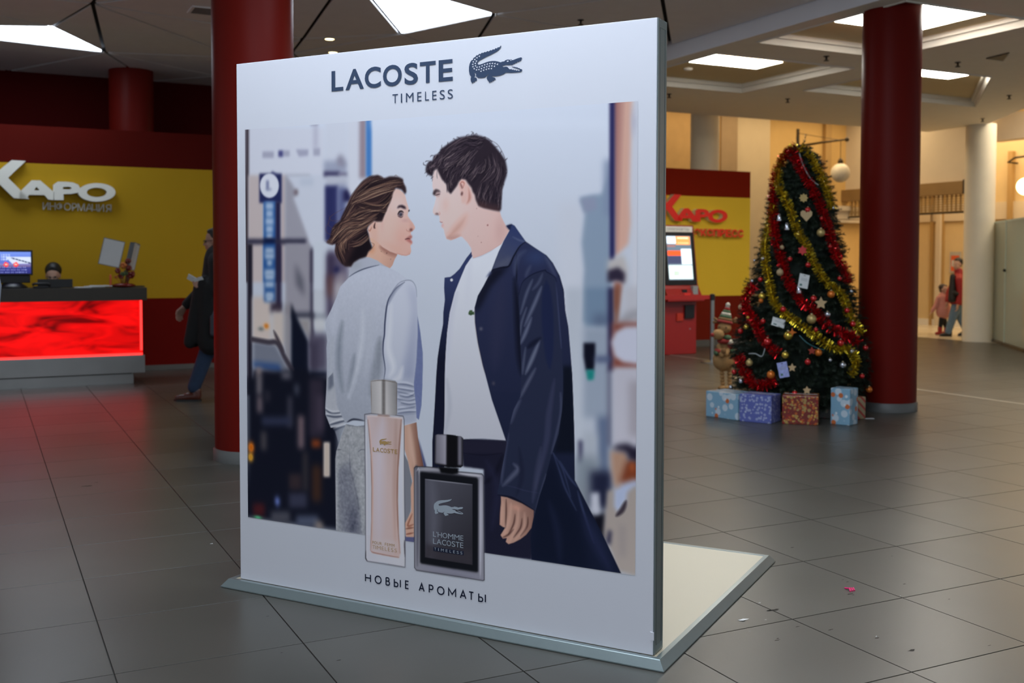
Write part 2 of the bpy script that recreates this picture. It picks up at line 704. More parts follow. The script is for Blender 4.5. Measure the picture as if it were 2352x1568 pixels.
# two small recessed spots and a louvre in the dark ceiling
m_spot = mat('spot_glow', (1, 0.8, 0.45), 0.4, emit=(1.0, 0.72, 0.3), estr=12, var=0)
m_white = mat('white_paint', (0.75, 0.74, 0.72), 0.5)
for (a, b, wh) in [(3.608, 11.821, 'upper of the two small warm recessed ceiling spots above the poster'), (3.879, 12.569, 'lower of the two small warm recessed ceiling spots, just over the poster edge')]:
    t = thing('recessed_spotlight', wh, 'spotlight', W(a, b, Z1 - 0.001), TY)
    MB().lathe([(0.075, 0.0), (0.075, -0.006), (0.055, -0.008), (0.05, 0.0)], 20).build('trim_ring', m_white, t, True)
    MB().lathe([(0.05, -0.004), (0.03, -0.007), (0.002, -0.008)], 20, cap=False).build('lens', m_spot, t, True)
t = thing('ceiling_vent', 'dark louvred air vent in the ceiling left of the front red column', 'vent', W(2.15, 11.05, Z1 - 0.001), TY)
MB().box((-.22, -.16, -.012), (.22, .16, 0)).build('frame', m_ceil, t)
for k in range(5):
    MB().box((-.19, -.13 + .055 * k, -.016), (.19, -.11 + .055 * k, -.012)).build('slat', m_void, t)

# ---- soffit with coffers on the right
m_soffit = mat('soffit_paint', (0.90, 0.86, 0.76), 0.7, var=0.04)
m_fascia = mat('fascia_paint', (0.86, 0.87, 0.92), 0.7, var=0.03)
m_cove = mat('cove_moulding', (0.74, 0.70, 0.62), 0.6, var=0.03)
m_cofin = mat('coffer_panel', (0.72, 0.58, 0.33), 0.7, var=0.04)
m_cof = mat('coffer_light', (1, 0.98, 0.92), 0.4, emit=NEUTRAL, estr=E_COF, var=0)
C1 = [(7.5, 7.05), (9.33, 7.05), (9.33, 9.07), (7.5, 9.07)]
C0 = [(7.5, 4.2), (9.33, 4.2), (9.33, 6.2), (7.5, 6.2)]
CB = [(7.5, 1.3), (9.33, 1.3), (9.33, 3.3), (7.5, 3.3)]
C2 = [(7.5, 9.79), (9.54, 9.79), (9.54, 11.88), (7.5, 11.88)]
C3 = [(10.2, 9.45), (11.55, 9.45), (13.55, 11.35), (10.2, 11.35)]
OUT = [(7.27, -6), (11.4, -6), (11.4, 6.4), (14.45, 11.2), (15.5, 12.7), (15.5, 14.0), (7.27, 14.0)]
mb = MB()
mb.poly(OUT, [C1, C0, CB, C2, C3], Z2, None, plane='xy')
mb.f = [f[::-1] for f in mb.f]
soffit = hall(struct('ceiling_soffit', mb, m_soffit))
mb = MB()
for i in range(len(OUT)):
    (a0, b0), (a1, b1) = OUT[i], OUT[(i + 1) % len(OUT)]
    z1 = Z1 + 0.05 if i == len(OUT) - 1 else 5.2
    mb.add([(a0, b0, Z2), (a1, b1, Z2), (a1, b1, z1), (a0, b0, z1)], [(0, 1, 2, 3)])
mb.build('fascia', m_fascia, soffit)


def ring(mb, poly, inset0, z0, inset1, z1):
    n = len(poly)
    cx, cy = sum(q[0] for q in poly) / n, sum(q[1] for q in poly) / n

    def off(d):
        out = []
        for i in range(n):
            p0, p1, p2 = Vector(poly[i - 1]), Vector(poly[i]), Vector(poly[(i + 1) % n])
            d1, d2 = (p1 - p0).normalized(), (p2 - p1).normalized()
            n1, n2 = Vector((-d1.y, d1.x)), Vector((-d2.y, d2.x))
            w = p1 + (n1 + n2) * (d / (1 + n1.dot(n2)))
            out.append((w.x, w.y))
        return out
    A_, B_ = off(inset0), off(inset1)
    vs = [(q[0], q[1], z0) for q in A_] + [(q[0], q[1], z1) for q in B_]
    mb.add(vs, [(i, (i + 1) % n, n + (i + 1) % n, n + i) for i in range(n)])
    return B_


for cof, lights in ((C1, [(7.82, 7.28), (8.38, 7.28), (7.82, 7.80), (8.38, 7.80)]), (C0, []), (CB, []),
                    (C2, [(7.76, 10.28), (8.33, 10.28)]), (C3, [(10.55, 9.7), (11.11, 9.7)])):
    mb = MB()
    ring(mb, cof, -0.02, Z2 - 0.012, -0.02, Z2)
    ring(mb, cof, -0.02, Z2 - 0.012, 0.0, Z2 - 0.012)
    ring(mb, cof, 0.0, Z2 - 0.012, 0.03, Z2 + 0.05)
    ring(mb, cof, 0.03, Z2 + 0.05, 0.07, Z2 + 0.05)
    B_ = ring(mb, cof, 0.07, Z2 + 0.05, 0.07, Z2 + 0.10)
    mb.build('cove_moulding', m_cove, soffit)
    mb = MB()
    mb.poly(B_, (), Z2 + 0.10, None, plane='xy')
    mb.f = [f[::-1] for f in mb.f]
    mb.build('coffer_panel', m_cofin, soffit)
    for (a, b) in lights:
        o = MB().box((a, b, Z2 + 0.092), (a + 0.545, b + 0.50, Z2 + 0.099), bev=0.002).build('light_panel', m_cof, soffit)
        o['label'] = 'glowing square light panel'
# sprinklers and a triangular vent below the soffit
m_dark = mat('dark_metal', (0.03, 0.028, 0.026), 0.5, 0.6)
for (x, y, wh) in [(1898, 133, 'sprinkler head on the ceiling left of the right red column, nearest the coffer corner'), (1809, 230, 'sprinkler head on the soffit above the lamp bracket'),
                   (2200, 147, 'sprinkler head on the ceiling just right of the right red column'), (2318, 222, 'sprinkler head near the right edge of the ceiling'),
                   (2257, 275, 'lowest sprinkler head over the cream column'), (1537, 219, 'sprinkler head right beside the poster edge')]:
    P = on_z(x, y, Z2 - 0.02)
    t = thing('sprinkler_head', wh, 'sprinkler', (P.x, P.y, Z2), 0)
    MB().lathe([(0.035, 0), (0.035, -0.006), (0.012, -0.01), (0.012, -0.035)], 12).build('body', m_dark, t, True)
    MB().lathe([(0.006, -0.035), (0.03, -0.05), (0.03, -0.055)], 12).build('deflector', m_dark, t)
P = on_z(1334, 50, Z1 - 0.02)
t = thing('sprinkler_head', 'sprinkler head on the dark ceiling peeking over the poster top edge', 'sprinkler', (P.x, P.y, Z1), 0)
MB().lathe([(0.035, 0), (0.035, -0.006), (0.012, -0.01), (0.012, -0.035)], 12).build('body', m_dark, t, True)
MB().lathe([(0.006, -0.035), (0.03, -0.05), (0.03, -0.055)], 12).build('deflector', m_dark, t)
t = thing('triangular_vent', 'dark triangular vent in the soffit right of the right red column', 'vent', W(0, 0, Z2 - 0.002), TY)
tri = [to_ab(on_z(x, y, Z2)) for x, y in ((2265, 133), (2318, 120), (2304, 138))]
mb = MB()
mb.poly(tri, (), -0.01, 0.0, plane='xy')
mb.build('vent_plate', m_dark, t)
P = on_z(1580, 157, Z2 + 0.098)
t = thing('smoke_detector', 'small round detector in the coffer beside the poster edge', 'detector', (P.x, P.y, Z2 + 0.10), 0)
MB().lathe([(0.06, 0), (0.06, -0.018), (0.03, -0.03)], 16).build('body', m_cove, t, True)

# ---- the yellow and red wall with the desk in front of it
m_yellow = mat('yellow_wall', (0.42, 0.245, 0.014), 0.8, var=0.05, scale=1.5, spec=.06)
m_red = mat('oxblood_wall', (0.125, 0.004, 0.002), 0.75, var=0.06, scale=2, spec=.08)
m_red_hi = mat('red_band', (0.075, 0.004, 0.002), 0.75, var=0.06, scale=2, spec=.08)
m_skirt = mat('skirting', (0.10, 0.095, 0.085), 0.4)
wb = MB().box((-5, 14.205, 0), (6.6, 14.5, 3.02))
wb = hall(struct('wall_back', wb, m_red_hi))
MB().box((-5, 14.2, 2.575), (6.6, 14.206, 3.03)).build('red_band', m_red_hi, wb)
MB().box((-5, 14.2, 0.915), (6.6, 14.206, 2.575)).build('yellow_panel', m_yellow, wb)
MB().box((-5, 14.2, 0.0), (6.6, 14.206, 0.915)).build('red_dado', m_red, wb)
sk = hall(struct('baseboard_back', MB().box((-5, 14.186, 0), (6.6, 14.2, 0.055)), m_skirt))
for k in range(19):
    MB().box((-5 + .6 * k + .003, 14.181, 0.0), (-5 + .6 * k + .597, 14.187, 0.058)).build('skirting_tile', m_skirt, sk)
m_red_dark = mat('dark_red_wall', (0.070, 0.004, 0.004), 0.8, var=0.05, spec=.05)
hall(struct('wall_upper', MB().box((-9, 15.8, 0), (7.27, 16.0, Z1 + .1)), m_red_dark))
# kiosk wall further right
wk = hall(struct('wall_kiosk', MB().box((8.2, 14.205, 0), (11.6, 14.42, 2.88)), m_red_hi))
m_yellow_lit = mat('kiosk_yellow_lit', (0.80, 0.52, 0.04), 0.75, var=.04, scale=1.5, spec=.12)  # wall yellow and red band repeated brighter here, standing in for stronger light
MB().box((8.2, 14.2, 2.452), (11.6, 14.206, 2.89)).build('red_band', mat('kiosk_red_lit', (0.20, 0.010, 0.001), 0.75, var=.05, spec=.1), wk)
MB().box((8.2, 14.2, 0.82), (11.6, 14.206, 2.452)).build('yellow_panel', m_yellow_lit, wk)
MB().box((8.2, 14.2, 0.0), (11.6, 14.206, 0.82)).build('red_dado', mat('kiosk_dado', (0.16, 0.012, 0.004), 0.75, var=.05, spec=.1), wk)
hall(struct('baseboard_kiosk', MB().box((8.2, 14.18, 0), (11.6, 14.2, 0.10)), m_skirt))

# ---- columns
m_col = mat('red_column_paint', (0.135, 0.007, 0.004), 0.42, var=0.04, scale=2, spec=.1)
m_colbase = mat('column_base', (0.11, 0.11, 0.105), 0.45)


def column(a, b, r, z0, z1, m, label, base=True, n=48):
    t = thing('column', label, 'column', W(a, b, 0), TY)
    t['kind'] = 'structure'
    MB().lathe([(r, z0), (r, z1)], n).build('shaft', m, t, True if False else math.radians(40))
    if base:
        MB().lathe([(r + .012, 0), (r + .012, .075), (r + .004, .085), (r, .085)], n).build('base_ring', m_colbase, t, math.radians(40))
    return t


column(1.759, 7.60, 0.283, 0.0, Z1 + .04, m_col, 'large dark red round column behind the left edge of the poster')
column(7.72, 7.415, 0.268, 0.0, Z2 + 0.3, m_col, 'dark red round column to the right of the Christmas tree')
column(1.86, 15.05, 0.283, 0.0, Z1 + .04, m_col, 'far red round column rising behind the yellow information wall', base=False)
m_cream = mat('cream_plaster', (0.82, 0.75, 0.60), 0.6, var=0.04)
column(15.62, 12.95, 0.25, 0.0, Z2 + .02, m_cream, 'cream round column beside the glass screens at the right', base=False)
aa, _ = onb(1619, 320, 14.9)
column(aa, 14.9, 0.245, 0.0, 5.0, mat('warm_lit_cream', (.80, .66, .44), .6, var=.04), 'cream round column behind the red and yellow ticket wall', base=False)  # cream tinted warmer in place of warm light falling on it

# ---- the warm street beyond
m_warm = mat('warm_plaster', (0.62, 0.47, 0.25), 0.7, var=0.05)
m_warm2 = mat('ochre_plaster', (0.58, 0.38, 0.14), 0.7, var=0.05)
m_pil = mat('pilaster_paint', (0.40, 0.25, 0.09), 0.7, var=0.04)
m_beige = mat('beige_plaster', (0.60, 0.51, 0.38), 0.7, var=0.04)
BS = 17.4
ws = hall(struct('wall_street', MB().box((6.8, BS, 0), (19.0, BS + .2, 5.2)), m_warm))
m_brown = mat('brown_wall', (0.25, 0.17, 0.09), 0.7)  # plain brown, darker than the wall pieces beside it
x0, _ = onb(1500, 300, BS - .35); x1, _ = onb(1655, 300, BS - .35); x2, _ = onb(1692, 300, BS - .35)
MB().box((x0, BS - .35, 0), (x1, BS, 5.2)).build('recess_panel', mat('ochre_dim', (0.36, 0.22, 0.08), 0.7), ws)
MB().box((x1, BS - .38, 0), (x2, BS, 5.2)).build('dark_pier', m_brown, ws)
for (xl, xr, d, m, nm) in ((1692, 1768, .30, mat('tan_plaster', (.45, .36, .23), .7, var=.04), 'plaster_pier'), (1768, 1896, .06, m_warm2, 'plaster_bay'), (1896, 1909, .16, m_pil, 'pilaster'), (1909, 2010, .06, m_warm2, 'plaster_bay')):
    x0, _ = onb(xl, 400, BS - d); x1, _ = onb(xr, 400, BS - d)
    MB().box((x0, BS - d, 0), (x1, BS, 5.2)).build(nm, m, ws)
x0, _ = onb(1905, 400, BS - .2); x1, _ = onb(2010, 400, BS - .2)
for zc, dz, d in ((1.42 + (596 - 452) / 2441 * 18.6, .05, .26), (1.42 + (596 - 470) / 2441 * 18.6, .09, .20), (1.42 + (596 - 488) / 2441 * 18.6, .03, .24)):
    MB().box((x0, BS - d, zc - dz), (x1, BS, zc + dz)).build('cornice', m_beige, ws)
# shop front across the end of the street, its shutter half down
AS = 16.75
b0, _ = ona(2080, 450, AS)
b1, _ = ona(2232, 450, AS)
zt = ona(2160, 420, AS)[1]
zb = ona(2160, 449, AS)[1]
zs = ona(2160, 488, AS)[1]
sf = hall(struct('wall_shopfront', MB().box((AS, b1 - .3, zt), (AS + .15, BS, 5.2)), m_beige))
MB().box((AS - .12, b1 - .02, zb), (AS + .1, BS, zt)).build('shutter_box', mat('shutter_box', (0.27, 0.17, 0.07), 0.5, 0.3), sf)
MB().box((AS - .13, b1 - .02, zb), (AS - .06, b1 + .10, zt + .02)).build('box_end', m_dark, sf)
m_slat = mat('shutter_slat', (0.36, 0.25, 0.12), 0.4, 0.5)
nrow = 7
hh = (zb - zs) / nrow
for k in range(nrow):
    mb = MB()
    mb.box((AS - .035, b1, zs + hh * k), (AS - .015, BS - .2, zs + hh * k + .024))
    nb = 30
    for q in range(nb):
        bb = b1 + (BS - .2 - b1) * q / nb
        mb.box((AS - .034, bb, zs + hh * k + .024), (AS - .016, bb + (BS - .2 - b1) / nb * .42, zs + hh * (k + 1)))
    mb.build('shutter_slat', m_slat, sf)
MB().box((AS - .05, b1, zs - .03), (AS - .005, BS - .2, zs)).build('bottom_rail', m_dark, sf)
AI = 18.6
wi = hall(struct('wall_shop_inner', MB().box((AI, 6.0, 0), (AI + .2, BS, 5.2)), m_warm))
for (xl, xr, d, m) in ((2135, 2142, .04, m_pil), (2148, 2158, .10, m_beige), (2158, 2166, .05, m_pil)):
    p0, _ = ona(xl, 600, AI - d); p1, _ = ona(xr, 600, AI - d)
    MB().box((AI - d, min(p0, p1), 0), (AI, max(p0, p1), 3.0)).build('pilaster', m, wi)
MB().box((AI - .03, 6.0, 0), (AI, BS, .13)).build('skirting', m_cove, wi)
MB().box((AI - .04, 13.5, 2.25), (AI, BS, 2.6)).build('cornice', m_beige, wi)
# street ceiling and the cream fascia at the far right
sc_ = MB()
sc_.poly([(6.8, 14.0), (15.5, 14.0), (15.5, 12.7), (14.45, 11.2), (11.4, 6.4), (11.4, -6), (24, -6), (24, 18), (6.8, 18)], (), 4.6, None, plane='xy')
sc_.f = [f[::-1] for f in sc_.f]
hall(struct('ceiling_street', sc_, m_beige))
p0, zlo = ona(2300, 322, 17.0); _, zhi = ona(2300, 262, 17.0)
hall(struct('trim_1', MB().box((17.0, 5.0, zlo), (17.3, p0 + .25, zhi)), m_beige))
for (xl, xr, d, m) in ((2314, 2324, .10, m_pil),):
    q0, _ = ona(xl, 400, AI - d); q1, _ = ona(xr, 400, AI - d)
    MB().box((AI - d, min(q0, q1), 0), (AI, max(q0, q1), 3.6)).build('pilaster', m, wi)
q0, zc0 = ona(2330, 520, AI); _, zc1 = ona(2330, 486, AI)
MB().box((AI - .06, 6.0, zc0), (AI, 12.6, zc1)).build('cornice', m_cove, wi)
_, zd0 = ona(2330, 480, AI)
MB().box((AI - .012, 6.0, zd0 + .05), (AI, 12.6, 4.6)).build('ochre_panel', mat('deep_ochre', (0.42, 0.21, 0.04), 0.7), wi)


def area(name, loc, rot, sx, sy, power, color):
    L = bpy.data.lights.new(name, 'AREA')
    L.shape = 'RECTANGLE'
    L.size, L.size_y = sx, sy
    L.energy = power
    L.color = color
    o = bpy.data.objects.new(name, L)
    COL.objects.link(o)
    o.location = loc
    o.rotation_euler = rot
    return o


area('street_lamp_row', W(14.0, 15.9, 4.5), (0, 0, TY), 6.0, 1.6, E_WARM * 0.9, WARM)
area('booth_fill_light', W(16.0, 11.4, 4.4), (0, 0, TY), 1.0, 2.0, E_WARM * 0.5, (1.0, 0.86, 0.66))  # added area light, brightens the glass screens and the cream column
area('shop_lamp_row', W(17.7, 13.5, 4.4), (0, 0, TY), 1.4, 6.0, E_WARM * 1.0, WARM)

# ================================================================== THE ADVERTISING STAND
PW, PH, PZ = 1.8988, 2.2122, 0.0364
PO = Vector((-1.1782, 4.5600, 0.0))
PYAW = -0.48904
_pa = Vector((math.cos(PYAW), math.sin(PYAW), 0))
_pb = Vector((-math.sin(PYAW), math.cos(PYAW), 0))


def uv(x, y):
    """photo position -> metres on the panel face (u right, v up from its foot)"""
    P = on_plane(x, y, PO, _pb) - PO
    return P.dot(_pa), P.z - PZ


# ------------------------------------------------------------------ a small painter for the flat print
RES = 0.0021
U0, _ = uv(566, 700)
U1, _ = uv(1463.5, 700)
_, V1_ = uv(1000, 264.7)
_, V0 = uv(1112, 1336)
V1p = uv(567, 297)[1]
V1p = 0.5 * (V1p + uv(1464, 233)[1])
VB = 0.5 * (uv(575, 1190)[1] + uv(1461, 1321)[1])     # lower edge of the photograph
NX, NY = int(round((U1 - U0) / RES)), int(round((V1p - V0) / RES))
IMG = np.zeros((NY, NX, 3), np.float32)
yy = np.linspace(0, 1, NY)[:, None]


def sr(c):
    return np.array(c, np.float32) / 255.0


def R(x, y):
    u, v = uv(x, y)
    return ((u - U0) / RES - 0.5, (V1p - v) / RES - 0.5)


def Zm(ox, oy, s):
    def f(*pts):
        if len(pts) == 1 and isinstance(pts[0][0], (tuple, list)):
            pts = pts[0]
        return [(ox + x / s, oy + y / s) for x, y in pts]
    return f


Q1, Q2, Q3, Q4 = Zm(740, 380, 6.029), Zm(960, 290, 4.9), Zm(980, 500, 4.3556), Zm(980, 840, 3.2)
Q5, Q6, Q7 = Zm(730, 560, 4.611), Zm(730, 850, 3.337), Zm(820, 980, 3.732)
K1, K2, K3 = Zm(550, 270, 4.237), Zm(550, 560, 4.612), Zm(550, 860, 4.126)
K4, K5, K6 = Zm(1200, 220, 3.266), Zm(1200, 660, 3.734), Zm(1280, 980, 4.354)


def raster(pts, pad=0):
    """anti-aliased mask of a polygon given in photo coordinates; returns mask, x0, y0"""
    P = np.array([R(x, y) for x, y in pts])
    x0, y0 = np.floor(P.min(0)).astype(int) - 1 - pad
    x1, y1 = np.ceil(P.max(0)).astype(int) + 2 + pad
    x0, y0, x1, y1 = max(x0, 0), max(y0, 0), min(x1, NX), min(y1, NY)
    if x1 <= x0 or y1 <= y0:
        return None, 0, 0
    SS = 3
    w, h = x1 - x0, y1 - y0
    acc = np.zeros((h * SS, w + 2), np.float32)
    for i in range(len(P)):
        (xa, ya), (xb, yb) = P[i - 1], P[i]
        if ya == yb:
            continue
        sg = 1.0
        if ya > yb:
            xa, ya, xb, yb, sg = xb, yb, xa, ya, -1.0
        r0 = max(0, int(math.ceil((ya + 0.5 - y0) * SS - 0.5)))
        r1 = min(h * SS - 1, int(math.floor((yb + 0.5 - y0) * SS - 0.5 - 1e-9)))
        if r1 < r0:
            continue
        rows = np.arange(r0, r1 + 1)
        ys = (rows + 0.5) / SS + y0 - 0.5
        xs = xa + (xb - xa) * (ys - ya) / (yb - ya) + 0.5 - x0
        xs = np.clip(xs, 0, w)
        xi = np.floor(xs).astype(int)
        fr = xs - xi
        np.add.at(acc, (rows, xi), sg * (1 - fr))
        np.add.at(acc, (rows, xi + 1), sg * fr)
    m = np.abs(np.cumsum(acc, 1)[:, :w])
    m = np.clip(m, 0, 1).reshape(h, SS, w).mean(1)
    return m, x0, y0


def boxblur(a, r, axis):
    if r < 1:
        return a
    k = 2 * r + 1
    pad = [(0, 0)] * a.ndim
    pad[axis] = (r + 1, r)
    c = np.cumsum(np.pad(a, pad, mode='edge'), axis=axis, dtype=np.float64)
    n = a.shape[axis]
    sl0 = [slice(None)] * a.ndim
    sl1 = [slice(None)] * a.ndim
    sl0[axis] = slice(0, n)
    sl1[axis] = slice(k, k + n)
    return ((c[tuple(sl1)] - c[tuple(sl0)]) / k).astype(np.float32)


def blur(a, s):
    r = int(round(s * 0.95))
    if r < 1:
        return a
    for _ in range(3):
        a = boxblur(boxblur(a, r, 0), r, 1)
    return a


CLIP = None


def lay(m, x0, y0, col, alpha=1.0):
    if m is None:
        return
    h, w = m.shape
    a = m * alpha
    if CLIP is not None:
        a = a * CLIP[y0:y0 + h, x0:x0 + w]
    reg = IMG[y0:y0 + h, x0:x0 + w]
    c = col if isinstance(col, np.ndarray) and col.ndim == 3 else sr(col)
    reg += (c - reg) * a[..., None]


def fill(pts, col, soft=0.0, alpha=1.0, sm=0):
    if sm:
        pts = spline(pts, sm, True)
    m, x0, y0 = raster(pts, int(3 * soft) + 1 if soft else 0)
    if m is None:
        return
    if soft:
        m = blur(m, soft)
    lay(m, x0, y0, col, alpha)


def gfill(pts, p0, c0, p1, c1, soft=0.0, alpha=1.0, sm=0, mid=None):
    """fill with a colour gradient between two photo positions"""
    if sm:
        pts = spline(pts, sm, True)
    m, x0, y0 = raster(pts, int(3 * soft) + 1 if soft else 0)
    if m is None:
        return
    if soft:
        m = blur(m, soft)
    a, b = np.array(R(*p0)), np.array(R(*p1))
    d = b - a
    h, w = m.shape
    X, Y = np.meshgrid(np.arange(w) + x0, np.arange(h) + y0)
    t = np.clip(((X - a[0]) * d[0] + (Y - a[1]) * d[1]) / (d @ d), 0, 1)[..., None]
    if mid is not None:
        c = np.where(t < .5, sr(c0) + (sr(mid) - sr(c0)) * t * 2, sr(mid) + (sr(c1) - sr(mid)) * (t * 2 - 1))
    else:
        c = sr(c0) + (sr(c1) - sr(c0)) * t
    lay(m, x0, y0, c.astype(np.float32), alpha)


def rect(zf, x0, y0, x1, y1, col, soft=2.0, alpha=1.0):
    fill(zf((x0, y0), (x1, y0), (x1, y1), (x0, y1)), col, soft, alpha)


def blob(p, rx, ry, col, alpha=1.0, ang=0.0):
    """soft gaussian spot, radii in photo pixels"""
    c = np.array(R(*p))
    k = 0.00200 / RES      # raster cells per photo pixel
    rx, ry = rx * k, ry * k
    e = int(max(rx, ry) * 2.6) + 1
    x0, x1 = max(0, int(c[0]) - e), min(NX, int(c[0]) + e)
    y0, y1 = max(0, int(c[1]) - e), min(NY, int(c[1]) + e)
    if x1 <= x0 or y1 <= y0:
        return
    X, Y = np.meshgrid(np.arange(x0, x1) - c[0], np.arange(y0, y1) - c[1])
    ca, sa = math.cos(ang), math.sin(ang)
    d = ((X * ca + Y * sa) / rx) ** 2 + ((-X * sa + Y * ca) / ry) ** 2
    lay(np.exp(-d).astype(np.float32), x0, y0, col, alpha)


def brush(pts, w, col, alpha=1.0, soft=0.6, sm=5, taper=True):
    """stroke along a curve, width in photo pixels"""
    if sm and len(pts) > 2:
        pts = spline(pts, sm)
    P = np.array([R(x, y) for x, y in pts])
    k = 0.00200 / RES
    w = w * k / 2
    e = w + 2 + soft * 2
    x0, y0 = np.floor(P.min(0) - e).astype(int)
    x1, y1 = np.ceil(P.max(0) + e).astype(int)
    x0, y0, x1, y1 = max(x0, 0), max(y0, 0), min(x1, NX), min(y1, NY)
    if x1 <= x0 or y1 <= y0:
        return
    X, Y = np.meshgrid(np.arange(x0, x1), np.arange(y0, y1))
    best = np.full(X.shape, -9.0, np.float32)
    n = len(P) - 1
    for i in range(n):
        a, b = P[i], P[i + 1]
        d = b - a
        L = d @ d + 1e-9
        t = np.clip(((X - a[0]) * d[0] + (Y - a[1]) * d[1]) / L, 0, 1)
        dist = np.hypot(X - a[0] - t * d[0], Y - a[1] - t * d[1])
        tt = (i + t) / n
        ww = w * (np.sin(np.pi * np.clip(tt, 0.02, 0.98)) ** 0.6 if taper else 1.0)
        best = np.maximum(best, ww - dist)
    m = np.clip(best / max(soft, 0.5) * 0.5 + 0.5, 0, 1) * min(1.0, (2 * w + 0.15))
    lay(m.astype(np.float32), x0, y0, col, alpha)


def clip_to(*polys, soft=0.0):
    global CLIP
    CLIP = np.zeros((NY, NX), np.float32)
    for p in polys:
        m, x0, y0 = raster(p)
        if m is not None:
            h, w = m.shape
            CLIP[y0:y0 + h, x0:x0 + w] = np.maximum(CLIP[y0:y0 + h, x0:x0 + w], m)
    if soft:
        CLIP = blur(CLIP, soft)


def unclip():
    global CLIP
    CLIP = None


prng = np.random.RandomState(7)

# ---- background street, out of focus
IMG[:] = (sr((201, 211, 228)) + (sr((152, 162, 178)) - sr((201, 211, 228))) * np.clip(yy * 1.05, 0, 1)[..., None])
rect(K1, 60, 100, 830, 570, (200, 206, 221), 3)
rect(K1, 1045, 30, 1175, 1500, (200, 206, 220), 3)
rect(K1, 830, 40, 1050, 600, (198, 205, 220), 4)
rect(K1, 60, 90, 92, 1600, (58, 50, 58), 2)
rect(K1, 88, 560, 235, 1600, (186, 176, 178), 3)
rect(K1, 395, 560, 455, 1600, (182, 172, 176), 3)
rect(K1, 445, 560, 690, 1600, (150, 151, 165), 3)
fill(K1((455, 560), (835, 560), (845, 1600), (715, 1600), (700, 1250), (660, 1150), (525, 780), (565, 745), (510, 640)), (193, 201, 217), 3)
rect(K1, 590, 590, 720, 660, (180, 190, 208), 4)
for a in ((225, 330, 335, 392), (425, 320, 490, 378), (720, 295, 785, 370)):
    rect(K1, *a, (160, 163, 185), 2.5)
rect(K1, 380, 320, 425, 382, (72, 74, 128), 2.5)
fill(K1((550, 310), (672, 310), (668, 370), (580, 380)), (158, 161, 185), 2.5)
rect(K1, 722, 75, 762, 300, (176, 178, 198), 4)
rect(K1, 690, 60, 765, 78, (150, 150, 172), 2)
rect(K1, 195, 545, 412, 830, (34, 40, 86), 2)
fill(K1((320, 520), (380, 560), (300, 560)), (70, 75, 120), 2)
fill(K1(*[(293 + 93 * math.cos(t), 662 + 120 * math.sin(t)) for t in np.linspace(0, 6.28, 24)[:-1]]), (206, 212, 226), 1.2)
rect(K1, 262, 612, 286, 702, (110, 118, 158), 2)
rect(K1, 262, 690, 312, 706, (130, 138, 170), 2)
rect(K1, 235, 815, 362, 1600, (36, 84, 152), 2)
rect(K1, 352, 815, 400, 1600, (36, 34, 68), 2)
for yc, w in ((860, 38), (935, 34), (1010, 40), (1085, 34), (1160, 30), (1320, 44), (1500, 46)):
    rect(K1, 293 - w, yc - 34, 293 + w, yc + 34, (160, 184, 214), 3)
rect(K1, 70, 1180, 650, 1232, (46, 46, 68), 3)
rect(K1, 240, 1180, 345, 1240, (10, 22, 62), 3)
rect(K1, 690, 1260, 722, 1600, (70, 66, 88), 3)
fill(K1((545, 1400), (600, 1500), (640, 1600), (560, 1600)), (105, 105, 118), 3)
rect(K1, 535, 700, 568, 750, (100, 84, 92), 3)
rect(K1, 822, 420, 1040, 540, (152, 160, 184), 4)
fill(K1((940, 420), (975, 355), (1015, 380), (1040, 480), (960, 470)), (140, 140, 160), 4)
rect(K1, 822, 525, 975, 575, (46, 44, 84), 3)
rect(K1, 960, 535, 1050, 572, (96, 94, 124), 3)
rect(K1, 840, 575, 1055, 670, (178, 184, 200), 4)
rect(K1, 832, 660, 960, 1210, (42, 46, 94), 3)
rect(K1, 950, 670, 1040, 1250, (86, 94, 138), 5)
fill(K1((1010, 720), (1045, 690), (1085, 760), (1080, 820), (1010, 815)), (36, 36, 78), 3)
rect(K1, 846, 1310, 1060, 1620, (90, 84, 110), 6)
rect(K1, 1168, 20, 1236, 590, (146, 132, 144), 3)
rect(K1, 1232, 20, 1287, 580, (66, 122, 190), 2.5)
rect(K1, 1290, 20, 3600, 90, (203, 213, 230), 6)
# lower left
rect(K2, 85, 0, 138, 1600, (30, 28, 42), 2.5)
rect(K2, 138, 560, 335, 1040, (188, 178, 174), 4)
rect(K2, 262, 0, 388, 612, (36, 80, 144), 3)
rect(K2, 386, 0, 446, 725, (40, 36, 64), 3)
for yc, w in ((70, 46), (130, 48), (200, 26), (300, 50), (350, 48), (430, 46), (540, 42), (580, 36)):
    rect(K2, 320 - w, yc - 30, 320 + w, yc + 30, (158, 180, 206), 3.5)
rect(K2, 330, 620, 446, 730, (52, 44, 60), 4)
rect(K2, 345, 715, 482, 1080, (184, 176, 172), 5)
rect(K2, 488, 0, 752, 740, (143, 143, 156), 3)
rect(K2, 480, 640, 548, 1420, (130, 128, 136), 5)
fill(K2((590, 200), (680, 380), (690, 560), (600, 430)), (92, 94, 108), 5)
rect(K2, 750, 60, 792, 1100, (48, 44, 64), 3)
rect(K2, 782, -20, 922, 500, (190, 200, 214), 3)
rect(K2, 785, 490, 912, 745, (182, 190, 202), 3)
fill(K2((788, 775), (908, 775), (900, 910), (840, 955), (795, 900)), (184, 190, 198), 3)
rect(K2, 782, 745, 920, 778, (120, 128, 140), 4)
rect(K2, 925, 95, 1010, 790, (58, 50, 76), 6)
rect(K2, 935, 330, 990, 560, (100, 66, 62), 6)
blob((550 + 1030 / 4.612, 560 + 275 / 4.612), 9, 8, (34, 34, 76), 0.9)
fill(K2((1000, 380), (1060, 300), (1153, 330), (1040, 560), (980, 700)), (165, 158, 164), 6, 0.7)
rect(K2, 555, 725, 790, 792, (48, 50, 66), 4)
